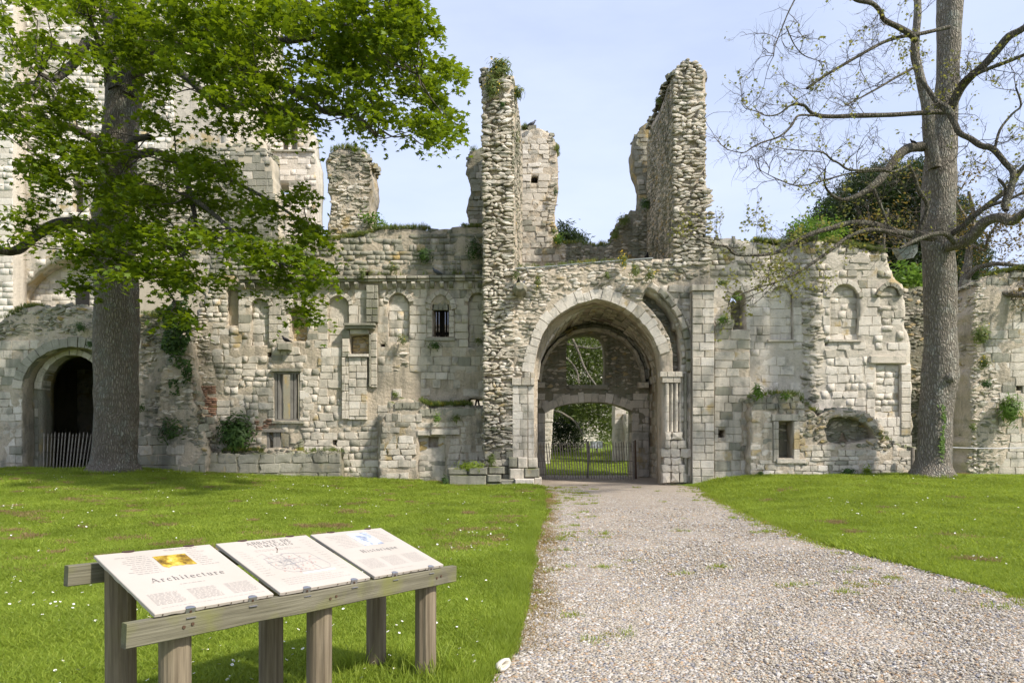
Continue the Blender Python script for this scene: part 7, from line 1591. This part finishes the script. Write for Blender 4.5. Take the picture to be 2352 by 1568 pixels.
def board(label, s0, s1, seed):
    P = Plane(s0, s1); r_ = new_rng(seed); n = 24; V, Fq = [], []
    edge = [(i / n, 0) for i in range(n)] + [(1, i / n) for i in range(n)] + [(1 - i / n, 1) for i in range(n)] + [(0, 1 - i / n) for i in range(n)]
    for lay, h in ((0, -.018), (1, -.003), (2, 0)):
        for (a, b) in edge:
            j = r_.uniform(-.0035, .001) if lay == 0 else 0; sh = .004 if lay == 2 else (0 if lay == 1 else .001)
            V.append(P.p(a + (sh if a == 0 else -sh if a == 1 else 0), b + (sh if b == 0 else -sh if b == 1 else 0), h - (j if lay == 0 else 0)))
    m = len(edge); Fq = [tuple(2 * m + i for i in range(m)), tuple(range(m))[::-1]] + [(k + i, k + (i + 1) % m, k + m + (i + 1) % m, k + m + i) for k in (0, m) for i in range(m)]
    T2 = obj('information_panel', mk_mesh('information_panel', V, Fq, M['panel']), T, label=label)
    for a in (.27, .80):      # steel clips, front and back
        mb = MB(); hw = .022
        for aa, bb, h0, h1 in ((a, 0, -.03, .002),):
            q = [P.p(a, 0, 0) + P.x * s * hw - P.y * d_ + P.n * h for s in (-1, 1) for d_, h in ((.004, -.04), (.002, -.04), (.004, .0015), (-.018, .003), (-.018, .0015))]
        c_ = [P.p(a, 0) + P.x * (sx * hw) - P.y * .0045 + P.n * h for h in (-.034, .002) for sx in (-1, 1)]; t_ = [P.p(a, 0) + P.x * (hw * math.cos(R(an))) + P.y * (.002 + .016 * math.sin(R(an))) + P.n * .0025 for an in range(0, 181, 20)]
        ft = [P.p(a, 0) + P.x * (sx * hw) - P.y * .024 - P.n * .036 for sx in (-1, 1)]
        vs = [c_[0], c_[1], c_[3], c_[2]] + t_ + ft + [v_ - P.n * .0 for v_ in []]
        mb.add(vs, [(0, 1, 2, 3), (3, 2) + tuple(range(4, 14)), (0, 14, 15, 1)]); mb.build('clip', M['metal'], T2)
        disc(P.p(a, 0) - P.y * .006 - P.n * .014, -P.y, .006, .002, 'rust', 'clip_screw', T2)
        mb = MB(); t_ = [P.p(a - .0, 1) + P.x * (.03 * math.cos(R(an))) + P.y * (.003 - .012 * math.sin(R(an))) + P.n * .006 for an in range(0, 181, 20)]; u_ = [v_ - P.n * .012 for v_ in t_]; mb.add(t_ + u_, [tuple(range(10)), tuple(range(10, 20))[::-1]] + [(i, i + 1, i + 11, i + 10) for i in range(9)]); mb.build('clip', M['iron'], T2)
    for i in range(9):
        if r_.random() < .8: disc(P.p(.06 + i * .11, 0) - P.n * .009 - P.y * .0005, -P.y, .0035, .0015, 'rust', 'nail_hole', T2, 6)
    return P, T2
def picture(P, T2, a0, a1, b0, b1, mat, name='picture', jag=0, seed=1):
    r_ = new_rng(seed); n = 10
    ed = [(a0 + (a1 - a0) * i / n, b0) for i in range(n)] + [(a1, b0 + (b1 - b0) * i / n) for i in range(n)] + [(a1 - (a1 - a0) * i / n, b1) for i in range(n)] + [(a0, b1 - (b1 - b0) * i / n) for i in range(n)]
    V = [P.p(a + (r_.normal(0, jag) if jag and b < b0 + 1e-6 else 0), b + (r_.normal(0, jag) if jag and b < b0 + 1e-6 else 0), .001) for a, b in ed]; obj(name, mk_mesh(name, V, [tuple(range(len(V)))], mat), T2)
P1, B1 = board('large cream panel headed Architecture with a golden photograph, leftmost on the table', .125, .739, 11)
picture(P1, B1, .405, .69, .665, .87, pic_mat('golden_photo', [(.3, (.05, .03, .005)), (.42, (.22, .13, .015)), (.52, (.42, .29, .03)), (.62, (.60, .42, .08)), (.75, (.85, .78, .6))], 16), 'photograph', .012)
text(P1, 'Architecture', .20, .82, .44, .042, B1)
fine(P1, .10, .37, .60, .90, 10, B1, 1, .10, align='r'); fine(P1, .72, .90, .64, .92, 9, B1, 2, .08); fine(P1, .55, .88, .955, .97, 2, B1, 3); fine(P1, .38, .60, .36, .365, 1, B1, 31)
for k, a in enumerate((.07, .385, .70)): fine(P1, a, a + .24, .11, .27, 11, B1, 4 + k, .02, .0022)
fine(P1, .08, .95, .055, .06, 1, B1, 8, 0, .0015)
P2, B2 = board('middle cream panel headed Abbaye de Jumieges with a faded site drawing', .7787, 1.409, 12)
text(P2, 'ABBAYE DE', .26, .74, .895, .036, B2); text(P2, 'JUMIEGES', .30, .72, .825, .032, B2, grave=4)
fine(P2, .06, .16, .30, .78, 12, B2, 9, .03, .0022); fine(P2, .84, .93, .25, .90, 14, B2, 10, .03, .0022); fine(P2, .25, .75, .75, .775, 2, B2, 11, .2, .0022); fine(P2, .15, .85, .10, .20, 4, B2, 12, .35, .0022)
V, Fq = [], []; r_ = random.Random(5)
def ln(L, w=.0014, lst=None):
    v, f = stroke(P2, [(a * P2.w, b * P2.d) for a, b in L], w); k = len(lst[0]); lst[0] += v; lst[1] += [tuple(q + k for q in g) for g in f]
D = [[], []]; DR = [[], []]
for L in ([(.24, .60), (.50, .66), (.74, .62), (.80, .36), (.76, .30), (.60, .28), (.34, .30), (.24, .40), (.24, .60)], [(.58, .64), (.66, .30)], [(.44, .64), (.46, .32)], [(.26, .52), (.60, .55)], [(.28, .44), (.62, .47)], [(.20, .66), (.28, .70), (.30, .62)], [(.66, .50), (.78, .47)]): ln(L, .0022, D)
for i in range(150):
    x, y = r_.gauss(.43, .09), r_.gauss(.47, .08); a = r_.uniform(0, 3.14); l = r_.uniform(.01, .045); ln([(x, y), (x + l * math.cos(a), y + l * .8 * math.sin(a))], .0016, D)
for i in range(26):
    x, y = r_.uniform(.26, .72), r_.uniform(.28, .6); ln(arc(x, y, .007, .006, 0, 330, 6), .0016, DR)
obj('site_drawing', mk_mesh('site_drawing', D[0], D[1], simple_mat('grey_ink', (.30, .30, .31), .6, var=.1)), B2, kind='stuff'); obj('red_marks', mk_mesh('red_marks', DR[0], DR[1], M['redink']), B2, kind='stuff')
picture(P2, B2, .42, .78, .245, .262, M['sign'], 'scale_strip'); ln2 = [[], []]; ln([(.47, .735), (.49, .76), (.50, .80)], .006, ln2); ln([(.44, .70), (.46, .715)], .007, ln2); obj('scratch', mk_mesh('scratch', ln2[0], ln2[1], M['rust']), B2)
P3, B3 = board('rightmost cream panel headed Historique with a blue-grey engraving', 1.444, 2.07, 13)
picture(P3, B3, .42, .70, .62, .93, pic_mat('engraving', [(.3, (.10, .12, .17)), (.45, (.28, .31, .38)), (.55, (.52, .55, .6)), (.7, (.7, .7, .69))], 14), 'engraving', 0)
text(P3, 'Historique', .27, .77, .475, .040, B3); fine(P3, .10, .37, .62, .90, 9, B3, 21, .1, align='r'); fine(P3, .72, .93, .66, .94, 9, B3, 22, .08)
for k, a in enumerate((.08, .38, .68)): fine(P3, a, a + .24, .15, .34, 11, B3, 24 + k, .02, .0022)
fine(P3, .2, .6, .07, .075, 1, B3, 28, 0, .002)
